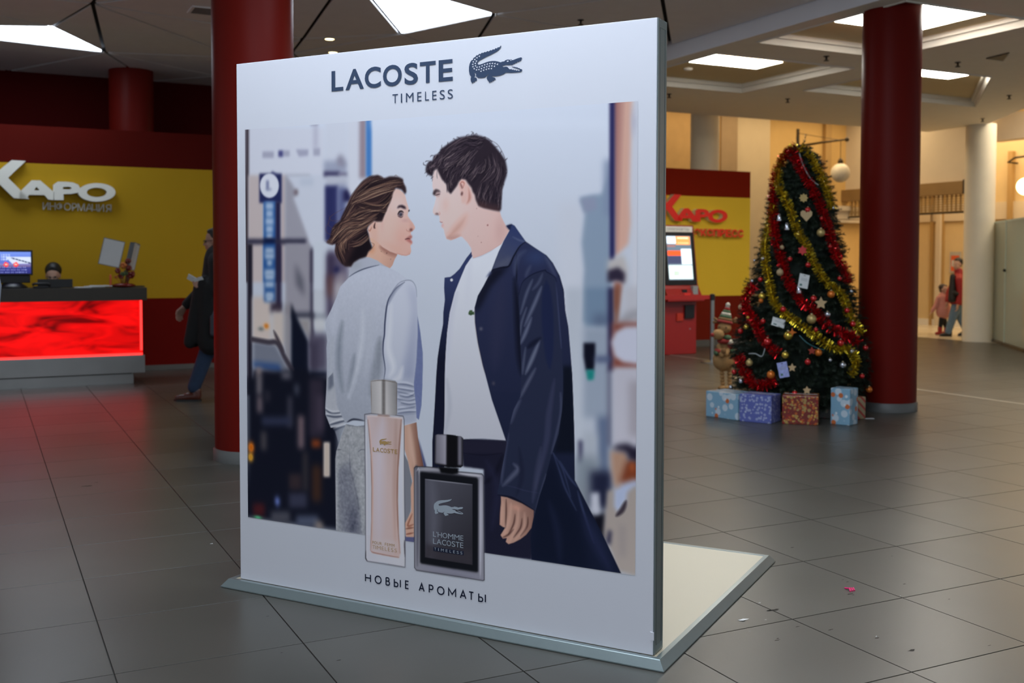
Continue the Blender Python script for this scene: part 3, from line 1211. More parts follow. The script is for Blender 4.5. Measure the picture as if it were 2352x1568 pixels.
fill(K2((600, 790), (752, 790), (752, 1040)), (140, 138, 142), 4)
fill(K2((548, 620), (600, 760), (735, 1040), (745, 1700), (548, 1700)), (12, 17, 34), 3)
rect(K2, 745, 950, 935, 1350, (76, 73, 94), 6)
rect(K2, 745, 1040, 830, 1340, (60, 56, 76), 5)
rect(K2, 740, 1345, 935, 1425, (22, 26, 46), 4)
rect(K2, 740, 1425, 935, 1700, (50, 48, 62), 5)
fill(K2((145, 1030), (380, 1060), (480, 1240), (540, 1420), (450, 1420), (145, 1250)), (106, 113, 130), 4)
fill(K2((145, 1240), (430, 1270), (450, 1370), (145, 1310)), (50, 76, 124), 4)
brush(K2((140, 1010), (300, 1040), (400, 1050), (480, 1200), (560, 1330)), 11, (56, 52, 64), 0.95, 3, taper=False)
brush(K2((365, 920), (420, 1040), (470, 1140)), 9, (60, 54, 64), 0.9, 3)
fill(K2((140, 1325), (300, 1340), (430, 1380), (550, 1450), (560, 1700), (140, 1700)), (24, 26, 42), 4)
rect(K2, 180, 1310, 236, 1700, (126, 116, 120), 4)
blob((550 + 285 / 4.612, 560 + 870 / 4.612), 7, 6, (228, 140, 52), 1)
blob((550 + 230 / 4.612, 560 + 900 / 4.612), 8, 5, (112, 116, 116), .9)
# bottom left
fill(K3((80, 30), (560, -60), (830, 30), (930, 40), (950, 1480), (80, 1360)), (14, 17, 31), 5)
for a, c in (((165, 0, 212, 190), (108, 104, 112)), ((168, 205, 218, 360), (98, 88, 97)), ((400, -20, 490, 36), (98, 98, 110)), ((527, 90, 560, 190), (72, 78, 94)),
             ((662, 40, 800, 590), (42, 38, 53)), ((730, 200, 800, 520), (56, 50, 66)), ((460, 205, 498, 500), (60, 60, 74)), ((212, 400, 490, 480), (40, 46, 70)), ((557, 390, 612, 700), (108, 92, 100)),
             ((205, 540, 258, 715), (62, 60, 66)), ((470, 1120, 640, 1260), (45, 48, 68)), ((600, 730, 650, 1100), (44, 42, 48)), ((300, 1295, 480, 1400), (62, 64, 76)),
             ((540, 1335, 750, 1440), (64, 72, 94)), ((720, 1395, 790, 1460), (132, 122, 116)), ((470, 940, 590, 1090), (44, 36, 42)), ((130, 1220, 240, 1340), (60, 22, 28)), ((240, 150, 290, 260), (38, 38, 50))):
    rect(K3, *a, c, 5)
rect(K3, 685, 615, 768, 690, (112, 52, 26), 4)
rect(K3, 690, 860, 775, 1200, (54, 35, 28), 6)
rect(K3, 798, 640, 858, 968, (196, 186, 178), 2.2)
blob((550 + 112 / 4.126, 860 + 690 / 4.126), 8, 11, (252, 128, 24), 1)
blob((550 + 108 / 4.126, 860 + 782 / 4.126), 7, 9, (244, 176, 48), 1)
blob((550 + 360 / 4.126, 860 + 1200 / 4.126), 8, 11, (76, 92, 150), 1)
blob((550 + 175 / 4.126, 860 + 1352 / 4.126), 11, 4, (66, 150, 108), 1)
# right side
rect(K4, 270, 800, 460, 1700, (190, 198, 213), 8)
fill(K4((430, 765), (520, 745), (600, 735), (640, 600), (660, 480), (670, 1700), (440, 1700), (465, 1300), (445, 1100), (470, 880)), (128, 148, 172), 3)
fill(K4((430, 770), (550, 755), (560, 850), (465, 880)), (134, 144, 170), 3)
rect(K4, 615, 480, 665, 900, (120, 136, 165), 5)
rect(K4, 820, 40, 900, 1700, (190, 196, 210), 3)
gfill(K4((675, 40), (825, 40), (815, 350), (805, 700), (812, 950), (795, 1110), (690, 1215)), (1405, 400), (140, 92, 92), (1432, 400), (200, 160, 146), 3)
rect(K4, 655, 40, 692, 1235, (32, 34, 84), 2.5)
fill(K4((825, 60), (850, 200), (830, 330), (818, 200)), (170, 172, 190), 3)
fill(K4((640, 1235), (690, 1215), (760, 1190), (790, 1290), (780, 1420), (640, 1320)), (176, 174, 176), 4)
fill(K4((640, 1310), (720, 1285), (770, 1330), (765, 1410), (720, 1390), (690, 1390), (640, 1400)), (44, 38, 58), 3)
fill(K4((690, 1390), (752, 1410), (720, 1568), (700, 1620), (690, 1620)), (142, 84, 68), 3)
rect(K5, 370, 0, 520, 1500, (172, 182, 197), 5)
rect(K5, 535, 0, 735, 345, (106, 130, 157), 4)
rect(K5, 610, 230, 735, 330, (84, 100, 128), 6)
rect(K5, 525, 340, 745, 1120, (138, 152, 172), 5)
rect(K5, 640, 1100, 745, 1700, (88, 104, 134), 5)
rect(K5, 520, 1250, 635, 1520, (156, 166, 180), 6)
rect(K5, 732, 0, 788, 720, (38, 38, 74), 3.5)
rect(K5, 735, 700, 765, 1360, (66, 68, 94), 4)
fill(K5((785, 0), (850, 0), (825, 280), (790, 340)), (122, 76, 60), 3)
rect(K5, 860, -10, 985, 330, (176, 180, 192), 5)
fill(K5((890, 220), (985, 190), (985, 250), (900, 300), (800, 330)), (140, 142, 152), 5)
rect(K5, 770, 300, 985, 700, (122, 66, 56), 4)
fill(K5((760, 470), (800, 380), (880, 335), (985, 330), (985, 660), (860, 640), (790, 590)), (180, 186, 206), 3)
rect(K5, 775, 690, 985, 1370, (172, 174, 189), 4)
rect(K5, 915, 800, 985, 1280, (148, 146, 158), 6)
fill(K5((525, 475), (625, 475), (625, 600), (612, 712), (545, 712), (525, 590)), (12, 14, 30), 2)
fill(K5((545, 705), (618, 705), (610, 790), (560, 795)), (24, 124, 122), 2)
rect(K5, 622, 590, 765, 640, (70, 82, 116), 4)
rect(K5, 482, 1310, 515, 1510, (50, 50, 80), 3)
rect(K6, 175, 300, 420, 640, (116, 128, 142), 8)
rect(K6, 215, 560, 340, 830, (112, 122, 134), 7)
rect(K6, 330, 440, 545, 830, (28, 32, 56), 6)
rect(K6, 340, 860, 500, 1120, (14, 15, 26), 4)
fill(K6((335, 660), (420, 650), (435, 860), (385, 885), (330, 850)), (168, 174, 190), 3)
fill(K6((500, 640), (600, 610), (790, 520), (800, 1500), (600, 1440), (540, 1250), (460, 1080), (490, 760)), (146, 139, 136), 3)
rect(K6, 640, 980, 666, 1300, (118, 112, 118), 5)
fill(K6((515, 1030), (545, 1040), (530, 1180), (490, 1160)), (28, 30, 58), 3)
fill(K6((570, 620), (650, 560), (790, 500), (790, 580), (700, 650), (690, 740), (610, 860), (570, 800)), (154, 168, 198), 3)
brush(K6((690, 740), (650, 830), (590, 890)), 9, (50, 44, 54), 0.95, 2.5)
fill(K6((530, 240), (690, 240), (720, 340), (680, 480), (610, 610), (570, 600), (540, 420)), (158, 126, 108), 4)
fill(K6((690, 340), (790, 330), (790, 520), (650, 560), (620, 560)), (112, 54, 32), 4)
fill(K6((545, 220), (600, 180), (700, 165), (790, 210), (790, 350), (720, 340), (690, 250)), (32, 28, 46), 4)
blob((1280 + 750 / 4.354, 980 + 400 / 4.354), 6, 9, (140, 70, 40), .9)

# ---- woman
sw_body = Q5((325, 360), (345, 250), (400, 182), (470, 148), (545, 140), (640, 165), (720, 215), (768, 258), (850, 300), (930, 360), (1000, 400), (1040, 470),
             (1052, 600), (1057, 760), (1085, 920), (1112, 1150), (1113, 1300), (1108, 1480)) + \
    Q6((803, 100), (795, 270), (775, 380), (740, 350), (500, 360), (360, 380), (290, 375), (235, 395), (210, 405), (175, 430), (100, 440), (60, 340), (58, 280), (66, 150), (70, 20)) + \
    Q5((97, 1250), (92, 1100), (100, 1030), (83, 850), (95, 790), (140, 700), (200, 560), (240, 450))
gfill(sw_body, (850, 640), (180, 188, 206), (830, 960), (138, 146, 162))
clip_to(sw_body)
fill(Q5((1050, 690), (1090, 900), (1125, 1150), (1125, 1568), (1080, 1900), (1000, 1900), (1015, 1480), (1042, 1240), (1056, 950)), (96, 108, 150), 1.0)
for (p, w, c, al) in ((((260, 830), (230, 1050), (225, 1300), (260, 1560)), 13, (112, 122, 138), .8), (((390, 1180), (370, 1350), (330, 1560)), 11, (112, 121, 138), .8),
                      (((660, 1000), (645, 1200), (640, 1420)), 18, (118, 126, 140), .8), (((600, 1250), (590, 1450), (560, 1600)), 16, (120, 128, 142), .7),
                      (((480, 700), (470, 1000), (420, 1300), (330, 1620)), 10, (186, 194, 208), .7), (((160, 1000), (140, 1250), (150, 1500)), 13, (160, 168, 182), .8),
                      (((560, 700), (560, 1000), (500, 1400)), 12, (166, 174, 190), .6), (((200, 620), (170, 800), (160, 950)), 14, (176, 184, 202), .6)):
    brush(Q5(*p), w, c, al, 6)
# left arm behind the back
arm_l = Q5((110, 1420), (165, 1355), (178, 1568)) + Q6((130, 100), (150, 280), (205, 390), (215, 420), (180, 500), (160, 560), (130, 465), (100, 440), (60, 330), (58, 270), (68, 140), (72, 0))
fill(arm_l, (156, 162, 174), 0.6)
clip_to(arm_l)
fill(Q5((112, 1400), (165, 1350), (172, 1500), (110, 1560)), (96, 104, 122), 2)
for p in (((58, 300), (110, 330), (175, 325)), ((62, 345), (130, 355), (200, 350)), ((90, 420), (150, 400), (215, 385)), ((120, 460), (170, 440), (215, 425))):
    brush(Q6(*p), 5, (52, 60, 80), .85, 1.6)
    brush([(x, y - 4) for x, y in Q6(*p)], 4, (196, 202, 212), .6, 1.8)
fill(Q6((130, 465), (215, 420), (180, 500), (160, 565)), (120, 128, 142), 1.5, .8)
unclip()
# trousers
tr = Q6((215, 412), (300, 428), (362, 422), (366, 1262), (140, 1226), (135, 680), (142, 620), (182, 500))
gfill(tr, (790, 990), (142, 147, 155), (800, 1200), (122, 127, 137))
fill(Q6((664, 640), (692, 700), (722, 850), (712, 1080), (675, 1180), (664, 1200)), (104, 108, 120))
fill(Q6((672, 1270), (745, 1270), (736, 1322), (672, 1310)), (72, 76, 112))
clip_to(tr)
fill(Q6((150, 760), (245, 700), (282, 900), (322, 1080), (335, 1270), (180, 1260), (160, 1000)), (100, 105, 120), 5, .85)
blob((730 + 270 / 3.337, 850 + 1170 / 3.337), 14, 34, (66, 70, 88), .75)
brush(Q6((245, 640), (250, 760), (285, 900), (320, 1080), (336, 1260)), 3, (88, 92, 106), .7, 1.5)
brush(Q6((145, 640), (140, 900), (145, 1220)), 9, (152, 158, 166), .6, 3)
brush(Q6((320, 700), (345, 1000), (350, 1250)), 16, (146, 152, 160), .6, 4)
brush(Q6((145, 608), (185, 608)), 1.3, (70, 74, 90), .9)
brush(Q6((312, 625), (330, 610), (362, 606)), 1.3, (70, 74, 90), .9)
brush(Q6((262, 440), (245, 600), (243, 700)), 1.2, (120, 126, 136), .8)
fill(Q6((214, 400), (362, 395), (362, 432), (230, 425)), (92, 98, 112), 1.2, .9)
m, x0, y0 = raster(tr)
g = prng.randn(*m.shape).astype(np.float32)
g = blur(g, 1.0)
IMG[y0:y0 + m.shape[0], x0:x0 + m.shape[1]] += (g * 0.10 * m)[..., None]
m, x0, y0 = raster(sw_body)
g = blur(prng.randn(*m.shape).astype(np.float32), 1.0)
IMG[y0:y0 + m.shape[0], x0:x0 + m.shape[1]] += (g * 0.022 * m)[..., None]
unclip()
brush(Q6((225, 398), (275, 376), (362, 388)), 4, (38, 42, 58), .95, 1.2)
# near arm
sleeve = Q5((705, 1420), (716, 1310), (690, 1150), (702, 1020), (722, 840), (745, 640), (795, 510), (870, 415), (950, 385), (1010, 412), (1045, 480), (1054, 700), (1056, 950),
            (1042, 1240), (1016, 1480)) + Q6((735, 100), (742, 180), (752, 260), (758, 390), (660, 422), (612, 350), (600, 80))
gfill(sleeve, (900, 660), (186, 194, 212), (930, 900), (164, 172, 190))
clip_to(sleeve)
gfill(Q5((940, 420), (1060, 480), (1070, 950), (1030, 1450), (880, 1440), (960, 1000), (1000, 700)), (915, 640), (172, 180, 202), (955, 900), (128, 138, 166), 6, .95)
brush(Q5((780, 640), (760, 900), (745, 1100), (800, 1300), (760, 1400)), 14, (198, 205, 216), .6, 5)
brush(Q5((900, 1300), (860, 1420), (800, 1440)), 12, (190, 196, 208), .7, 4)
fill(Q6((600, 90), (745, 90), (760, 400), (600, 420)), (140, 148, 168), 4, .7)
for p in (((612, 165), (680, 180), (740, 200)), ((612, 220), (690, 235), (748, 222)), ((612, 105), (680, 110), (735, 125)), ((615, 300), (690, 292), (745, 280)), ((612, 140), (670, 150), (738, 160)), ((640, 250), (700, 262), (750, 255)), ((630, 195), (690, 205), (742, 182)), ((612, 330), (690, 320), (752, 318))):
    brush([(x, y - 4) for x, y in Q6(*p)], 5, (182, 190, 206), .7, 2.2)
    brush(Q6(*p), 2.2, (58, 68, 98), .8, 1.6)
    brush([(x, y + 4) for x, y in Q6(*p)], 4, (118, 127, 150), .6, 2.2)
unclip()
brush(Q5((702, 1430), (714, 1320), (693, 1160), (694, 1050), (706, 960), (712, 830), (728, 680), (750, 590), (790, 520), (840, 460), (920, 405)), 3.0, (26, 34, 64), .95, 1.0)
brush(Q5((745, 640), (780, 560), (830, 480), (900, 420)), 7, (120, 128, 152), .7, 2.5)
brush(Q5((790, 500), (860, 415), (940, 385), (1000, 395), (1040, 460), (1050, 560)), 1.3, (96, 104, 128), .8, .8)
collar = Q5((325, 358), (345, 248), (395, 185), (460, 152), (545, 138), (640, 160), (720, 210), (768, 258), (655, 224), (560, 245), (470, 272), (390, 312))
fill(collar, (166, 173, 190), .5)
clip_to(collar)
blob((730 + 400 / 4.611, 560 + 220 / 4.611), 16, 10, (150, 158, 170), .7)
unclip()
brush(Q5((328, 352), (390, 310), (470, 272), (560, 244), (652, 223)), 2.2, (52, 60, 84), .9, .8)
# bare forearm and hand
arm = Q6((660, 425), (757, 398), (768, 510), (790, 620), (815, 745), (745, 742), (738, 820), (738, 1278), (676, 1276), (670, 1172), (716, 1080), (712, 900), (726, 850), (690, 690), (664, 600))
gfill(arm, (940, 1000), (172, 140, 126), (965, 1000), (106, 72, 62))
clip_to(arm)
brush(Q6((700, 430), (720, 600), (745, 740)), 11, (180, 152, 140), .8, 4)
brush(Q6((725, 1100), (690, 1190), (735, 1180)), 4, (120, 70, 56), .8, 1.5)
brush(Q6((672, 1215), (735, 1205)), 3, (90, 48, 40), .8, 1.2)
brush(Q6((672, 1258), (735, 1245)), 3, (100, 50, 42), .8, 1.2)
unclip()
fill(Q6((768, 510), (835, 745), (815, 745), (790, 620)), (44, 50, 92), .8)
# neck
neck = Q1((600, 1265), (640, 1190), (700, 1120), (650, 990), (700, 900), (1050, 1180), (1040, 1238), (1005, 1300), (975, 1380), (940, 1422), (860, 1382), (760, 1312), (660, 1272))
gfill(neck, (855, 590), (216, 176, 156), (905, 600), (186, 144, 130))
clip_to(neck)
brush(Q1((800, 1120), (900, 1180), (1040, 1240)), 12, (150, 102, 92), .75, 4)
brush(Q1((640, 1200), (700, 1180), (720, 1100)), 10, (196, 140, 110), .7, 4)
unclip()
# face
face = Q1((985, 330), (1060, 325), (1130, 378), (1152, 420), (1166, 480), (1186, 550), (1204, 612), (1192, 650), (1185, 692), (1215, 742), (1260, 800), (1288, 850), (1282, 880), (1248, 910),
          (1226, 926), (1234, 958), (1246, 985), (1240, 1008), (1222, 1022), (1242, 1045), (1250, 1066), (1240, 1090), (1224, 1112), (1230, 1150), (1233, 1190), (1216, 1230), (1170, 1248),
          (1110, 1246), (1040, 1225), (940, 1190), (840, 1130), (770, 1060), (700, 1010), (660, 1000), (630, 880), (700, 780), (830, 740), (900, 560), (950, 440))
gfill(face, (880, 500), (226, 194, 184), (950, 520), (208, 170, 160))
clip_to(face)
blob((912, 470), 26, 22, (226, 202, 198), .9)
blob((890, 515), 24, 22, (232, 200, 190), .9)
blob((923, 545), 16, 22, (206, 158, 146), .6)
blob((945, 520), 6, 12, (196, 146, 136), .6)
blob((908, 570), 30, 8, (208, 164, 150), .6, .35)
blob((860, 545), 10, 30, (214, 172, 158), .8)
blob((878, 515), 4, 16, (190, 150, 145), .5)
blob((942, 583), 8, 6, (196, 146, 132), .6)
brush(Q1((1030, 1210), (1110, 1240), (1180, 1248), (1230, 1215)), 3, (178, 120, 108), .6, 1.5)
blob((930, 506), 12, 5, (186, 142, 142), .5)
unclip()
fill(Q1((640, 850), (700, 770), (760, 790), (755, 900), (750, 950), (715, 958), (660, 920)), (220, 180, 166), .8)
brush(Q1((735, 790), (722, 850), (735, 868)), 4, (60, 34, 36), .9, 1)
brush(Q1((690, 850), (660, 905), (640, 880)), 2.5, (150, 96, 80), .8, 1)
fill(Q1((1032, 592), (1062, 552), (1110, 545), (1150, 565), (1168, 602), (1130, 598), (1085, 578), (1050, 592)), (34, 22, 34), .6)
brush(Q1((1196, 640), (1210, 612)), 3, (46, 32, 44), .9, .8, sm=0)
fill(Q1((1052, 690), (1068, 655), (1098, 642), (1124, 660), (1122, 694), (1086, 706)), (96, 74, 84), 1)
blob((740 + 1070 / 6.029, 380 + 680 / 6.029), 4, 4, (60, 40, 48), .6)
blob((740 + 1088 / 6.029, 380 + 676 / 6.029), 2.8, 3.6, (96, 112, 138), .95)
blob((740 + 1092 / 6.029, 380 + 680 / 6.029), 1.5, 2.2, (14, 12, 22), .95)
brush(Q1((1046, 680), (1070, 640), (1104, 632), (1130, 652)), 3.2, (24, 16, 24), .95, .7)
brush(Q1((1050, 700), (1090, 718), (1120, 706)), 2.0, (84, 54, 58), .9, .7)
fill(Q1((1146, 1022), (1180, 995), (1215, 972), (1245, 968), (1246, 988), (1236, 1010), (1200, 1010)), (160, 96, 94), .7)
fill(Q1((1146, 1024), (1200, 1012), (1222, 1022), (1242, 1044), (1250, 1068), (1238, 1086), (1205, 1064)), (178, 108, 104), .7)
brush(Q1((1146, 1022), (1190, 1012), (1222, 1018)), 2, (66, 26, 34), .95, .7)
fill(Q1((1205, 890), (1230, 872), (1256, 880), (1250, 900), (1222, 908)), (96, 46, 44), .8)
brush(Q1((1165, 880), (1180, 905), (1225, 918)), 1.6, (170, 110, 100), .7, 1)
for (x, y, r) in ((895, 1213, 1.1), (820, 1190, .7), (950, 1297, .7)):
    blob((740 + x / 6.029, 380 + y / 6.029), r, r, (70, 36, 36), .95)
# hair
hair = Q1((1160, 300), (1168, 360), (1150, 400), (1100, 335), (1020, 312), (985, 370), (955, 480), (900, 600), (858, 700), (830, 775), (760, 778), (720, 765), (640, 835), (622, 885), (642, 950),
          (660, 1050), (695, 1140), (640, 1190), (610, 1262), (520, 1290), (440, 1340), (400, 1402), (320, 1398), (270, 1360), (205, 1270), (178, 1180), (190, 1080), (135, 1092), (60, 1060), (110, 1000),
          (130, 900), (170, 830), (250, 770), (300, 650), (350, 550), (400, 430), (470, 330), (560, 220), (660, 150), (770, 130), (860, 178), (930, 152), (1000, 150), (1060, 158), (1118, 185), (1125, 240))
fill(hair, (46, 32, 36), .8)
clip_to(spline(hair, 3, True), soft=1.0)
fill(Q1((640, 870), (700, 1150), (600, 1270), (440, 1345), (330, 1390), (420, 1200), (520, 1000)), (20, 15, 22), 4, .95)
fill(Q1((700, 600), (950, 380), (980, 330), (860, 720), (720, 780)), (30, 21, 27), 4, .9)
hs = [((1120, 230), (900, 260), (640, 360), (440, 480)), ((860, 180), (700, 230), (540, 330), (420, 470)), ((1000, 300), (800, 350), (620, 420), (430, 500)), ((900, 620), (700, 600), (520, 640), (330, 740)),
      ((740, 690), (560, 780), (340, 800), (160, 920)), ((720, 760), (560, 850), (380, 900), (230, 1060)), ((640, 840), (480, 920), (360, 1040), (340, 1160)), ((420, 480), (330, 640), (250, 780), (110, 860)),
      ((600, 700), (430, 760), (280, 830), (150, 1000)), ((560, 860), (420, 950), (300, 1060), (300, 1200)), ((420, 900), (280, 1000), (210, 1150), (290, 1360)), ((330, 880), (220, 980), (120, 1080), (60, 1050)),
      ((470, 620), (370, 720), (260, 800), (220, 900)), ((700, 150), (560, 280), (440, 430), (360, 580)), ((640, 960), (520, 1060), (400, 1090)), ((960, 400), (840, 520), (700, 560), (520, 520))]
for k in range(420):
    p = np.array(hs[prng.randint(len(hs))], float)
    p = p + prng.randn(1, 2) * np.array([26, 26]) + prng.randn(*p.shape) * 9
    t = prng.rand()
    c = [(150, 118, 96), (118, 88, 76), (84, 60, 57), (26, 18, 24), (36, 25, 30), (186, 156, 130)][prng.choice(6, p=[.12, .16, .20, .26, .20, .06])]
    brush(Q1([tuple(q) for q in p]), prng.uniform(.7, 2.0), c, prng.uniform(.45, .85), .7, 4)
unclip()
for p in (((170, 880), (90, 820), (110, 720), (200, 650), (330, 580)), ((200, 960), (80, 940), (50, 860), (120, 760)), ((190, 1080), (100, 1090), (35, 1040)), ((200, 1100), (180, 1220), (260, 1340)), ((260, 760), (130, 760), (90, 680)),
          ((760, 135), (820, 150), (850, 180)), ((1000, 150), (1020, 132), (1050, 150)), ((1120, 200), (1125, 240), (1150, 290)), ((660, 1060), (720, 1090), (690, 1150))):
    brush(Q1(*p), 1.0, (92, 66, 64), .75, .6)

# ---- man
pants = Q4((250, 530), (585, 545), (640, 700), (800, 1060), (772, 1424), (424, 1382), (420, 760), (270, 740))
fill(pants, (23, 24, 42), .6)
clip_to(pants)
rect(Q4, 270, 550, 600, 640, (28, 28, 46), 1)
brush(Q4((270, 640), (420, 655), (560, 640)), 1.5, (12, 12, 26), .8)
brush(Q4((560, 660), (500, 800), (430, 860)), 8, (12, 13, 26), .7, 4)
brush(Q4((440, 700), (520, 900), (480, 1200)), 16, (30, 32, 56), .7, 6)
unclip()
left_flap = Q3((450, 338), (400, 400), (330, 510), (280, 560), (240, 590), (180, 598), (175, 700), (183, 820), (167, 950), (165, 1060), (135, 1230), (110, 1400), (97, 1568)) + \
    Q4((62, 250), (48, 480), (42, 560), (42, 745), (130, 745), (130, 500), (133, 300), (135, 0)) + Q3((182, 1560), (192, 1350), (206, 1150), (232, 950), (282, 750), (342, 600), (392, 480), (460, 380))
gfill(left_flap, (1030, 640), (46, 56, 96), (1000, 830), (17, 20, 40))
fill(Q3(*[(250 + 14 * math.cos(t), 622 + 15 * math.sin(t)) for t in np.linspace(0, 6.28, 12)[:-1]]), (206, 212, 222), .5)
tee = Q3((443, 405), (470, 408), (540, 392), (640, 342), (775, 236), (740, 330), (660, 510), (570, 680), (515, 780), (482, 900), (484, 1050), (512, 1250), (562, 1480), (588, 1568)) + \
    Q4((480, 250), (582, 547), (500, 540), (420, 532), (270, 538), (125, 502), (132, 400), (134, 200), (136, 0)) + Q3((184, 1560), (192, 1350), (206, 1150), (232, 950), (282, 750), (342, 600), (392, 480))
gfill(tee, (1080, 600), (203, 210, 223), (1080, 1010), (164, 169, 183))
clip_to(tee)
brush(Q3((300, 760), (240, 1000), (215, 1300), (200, 1560)), 12, (180, 186, 204), .7, 6)
brush(Q4((150, 100), (170, 300), (135, 500)), 8, (150, 156, 172), .6, 4)
brush(Q3((440, 420), (420, 600), (400, 900)), 12, (190, 196, 212), .4, 6)
unclip()
fill(Q3((418, 950), (430, 925), (455, 922), (462, 940), (476, 936), (478, 968), (455, 970), (445, 978), (420, 968)), (64, 88, 60), .5)
brush(Q3((425, 960), (470, 955)), 1.5, (24, 46, 30), .9, .6, sm=0)
# neck and face
skin = Q2((165, 560), (180, 500), (210, 470), (300, 500), (420, 560), (600, 560), (760, 700), (860, 900), (922, 955), (940, 1020), (980, 1100), (1030, 1170), (985, 1250), (940, 1325), (820, 1402), (720, 1452), (622, 1486),
          (606, 1440), (600, 1370), (560, 1310), (500, 1245), (480, 1240), (420, 1266), (370, 1283), (322, 1266), (302, 1210), (292, 1160), (266, 1130), (276, 1090), (246, 1066), (242, 1020), (236, 998),
          (190, 996), (168, 970), (170, 935), (190, 870), (206, 800), (172, 765), (176, 720), (165, 680), (164, 610))
gfill(skin, (1010, 450), (226, 206, 204), (1140, 540), (208, 176, 172))
clip_to(skin)
blob((1040, 490), 26, 30, (228, 206, 202), .9)
blob((1005, 425), 14, 22, (228, 208, 208), .9)
blob((1002, 470), 6, 16, (222, 208, 212), .8)
brush(Q2((340, 1250), (420, 1170), (500, 1080), (550, 1000)), 17, (186, 138, 124), .75, 7)
brush(Q2((480, 1225), (400, 1255), (330, 1255)), 9, (170, 122, 112), .6, 4)
blob((1024, 470), 8, 14, (222, 186, 178), .6)
blob((1092, 520), 24, 40, (222, 192, 188), .7)
blob((1150, 530), 14, 30, (196, 160, 156), .7)
brush(Q2((560, 680), (580, 800), (550, 870)), 8, (176, 112, 98), .7, 3)
brush(Q2((620, 1480), (720, 1450), (830, 1395), (940, 1320)), 3, (190, 150, 146), .6, 1.5)
unclip()
fill(Q2((170, 762), (177, 722), (204, 704), (240, 716), (260, 744), (215, 740), (198, 766)), (66, 54, 60), .7)
blob((960 + 225 / 4.9, 290 + 760 / 4.9), 6, 3.5, (150, 120, 122), .7)
fill(Q2((168, 755), (185, 740), (200, 770), (185, 778)), (34, 28, 36), .6)
brush(Q2((196, 778), (222, 770), (252, 762)), 2.2, (64, 44, 48), .9, .7)
brush(Q2((205, 788), (230, 790), (248, 778)), 1.4, (170, 130, 128), .8, .8)
fill(Q2((188, 990), (205, 975), (232, 978), (236, 996)), (66, 34, 36), .7)
brush(Q2((238, 960), (250, 985), (232, 1000)), 1.4, (176, 120, 112), .8, .8)
brush(Q2((246, 1070), (262, 1080), (282, 1078)), 1.6, (150, 88, 88), .9, .7)
fill(Q2((266, 1108), (276, 1090), (290, 1110), (285, 1135), (270, 1132)), (206, 150, 144), .8, .8)
ear = Q2((455, 650), (470, 600), (500, 588), (535, 606), (556, 660), (566, 740), (552, 830), (525, 868), (495, 866), (488, 800), (476, 720))
fill(ear, (228, 190, 182), .6)
brush(Q2((475, 650), (495, 625), (520, 640), (510, 690)), 3, (176, 110, 98), .85, 1)
fill(Q2((470, 640), (490, 650), (510, 700), (495, 705)), (90, 44, 42), .8, .9)
fill(Q2((480, 770), (495, 728), (510, 745), (500, 785)), (70, 34, 36), .8, .95)
blob((960 + 540 / 4.9, 290 + 770 / 4.9), 4, 14, (234, 196, 190), .7)
for (x, y, r) in ((785, 1112, 1.5), (714, 1306, .9), (662, 925, .8), (676, 1236, .6)):
    blob((960 + x / 4.9, 290 + y / 4.9), r, r, (120, 50, 46), .95)
mh = Q2((162, 566), (112, 540), (86, 500), (95, 440), (130, 392), (165, 388), (180, 330), (238, 312), (258, 255), (330, 205), (400, 162), (470, 125), (540, 112), (640, 92), (720, 112), (800, 150), (870, 225), (940, 312), (985, 380),
        (1003, 470), (1000, 550), (970, 640), (945, 720), (941, 830), (938, 930), (922, 956), (850, 944), (740, 920), (682, 896), (652, 830), (640, 770), (618, 740), (602, 690), (565, 645), (538, 602), (492, 590), (462, 622),
        (442, 668), (412, 708), (370, 764), (330, 722), (322, 652), (272, 602), (242, 542), (212, 478), (182, 502))
fill(mh, (42, 34, 44), .7)
clip_to(spline(mh, 3, True), soft=.8)
hs = [((640, 110), (480, 190), (340, 280), (230, 380)), ((560, 240), (430, 330), (320, 400), (230, 480)), ((520, 330), (400, 420), (300, 500), (240, 540)), ((700, 200), (600, 300), (500, 420), (420, 500)), ((640, 360), (560, 460), (480, 560), (440, 650)),
      ((760, 380), (680, 480), (600, 580), (560, 640)), ((820, 250), (860, 420), (800, 560), (700, 660)), ((900, 330), (940, 480), (900, 620), (860, 720)), ((420, 420), (360, 540), (340, 640), (360, 740)), ((860, 560), (820, 700), (790, 820), (770, 910)),
      ((760, 600), (720, 720), (700, 820), (700, 890)), ((960, 560), (920, 700), (910, 830), (900, 930)), ((780, 130), (700, 190), (600, 200), (480, 170)), ((200, 420), (150, 450), (110, 480), (120, 530)), ((330, 230), (270, 310), (220, 400), (180, 470))]
for k in range(560):
    p = np.array(hs[prng.randint(len(hs))], float)
    L = prng.uniform(.25, .7)
    p = p.mean(0) + (p - p.mean(0)) * L + prng.randn(1, 2) * 30 + prng.randn(*p.shape) * 8
    c = [(106, 92, 98), (80, 68, 78), (60, 50, 60), (22, 17, 27), (31, 25, 36), (146, 130, 130)][prng.choice(6, p=[.14, .16, .16, .28, .20, .06])]
    brush(Q2([tuple(q) for q in p]), prng.uniform(.7, 1.9), c, prng.uniform(.4, .85), .7, 4)
fill(Q2((660, 830), (760, 880), (935, 920), (925, 958), (740, 925), (680, 900)), (104, 66, 60), 4, .55)
unclip()
for p in (((830, 160), (900, 210), (960, 310), (990, 390)), ((720, 120), (780, 130), (830, 170), (810, 200)), ((640, 95), (660, 80), (670, 100)), ((100, 440), (130, 400), (160, 395)), ((160, 540), (165, 590), (160, 620)), ((90, 480), (120, 440), (150, 460)), ((330, 660), (325, 720), (330, 750)), ((215, 500), (215, 560), (220, 590))):
    brush(Q2(*p), 1.1, (62, 50, 60), .85, .6)
ctr = np.array([560, 480.])
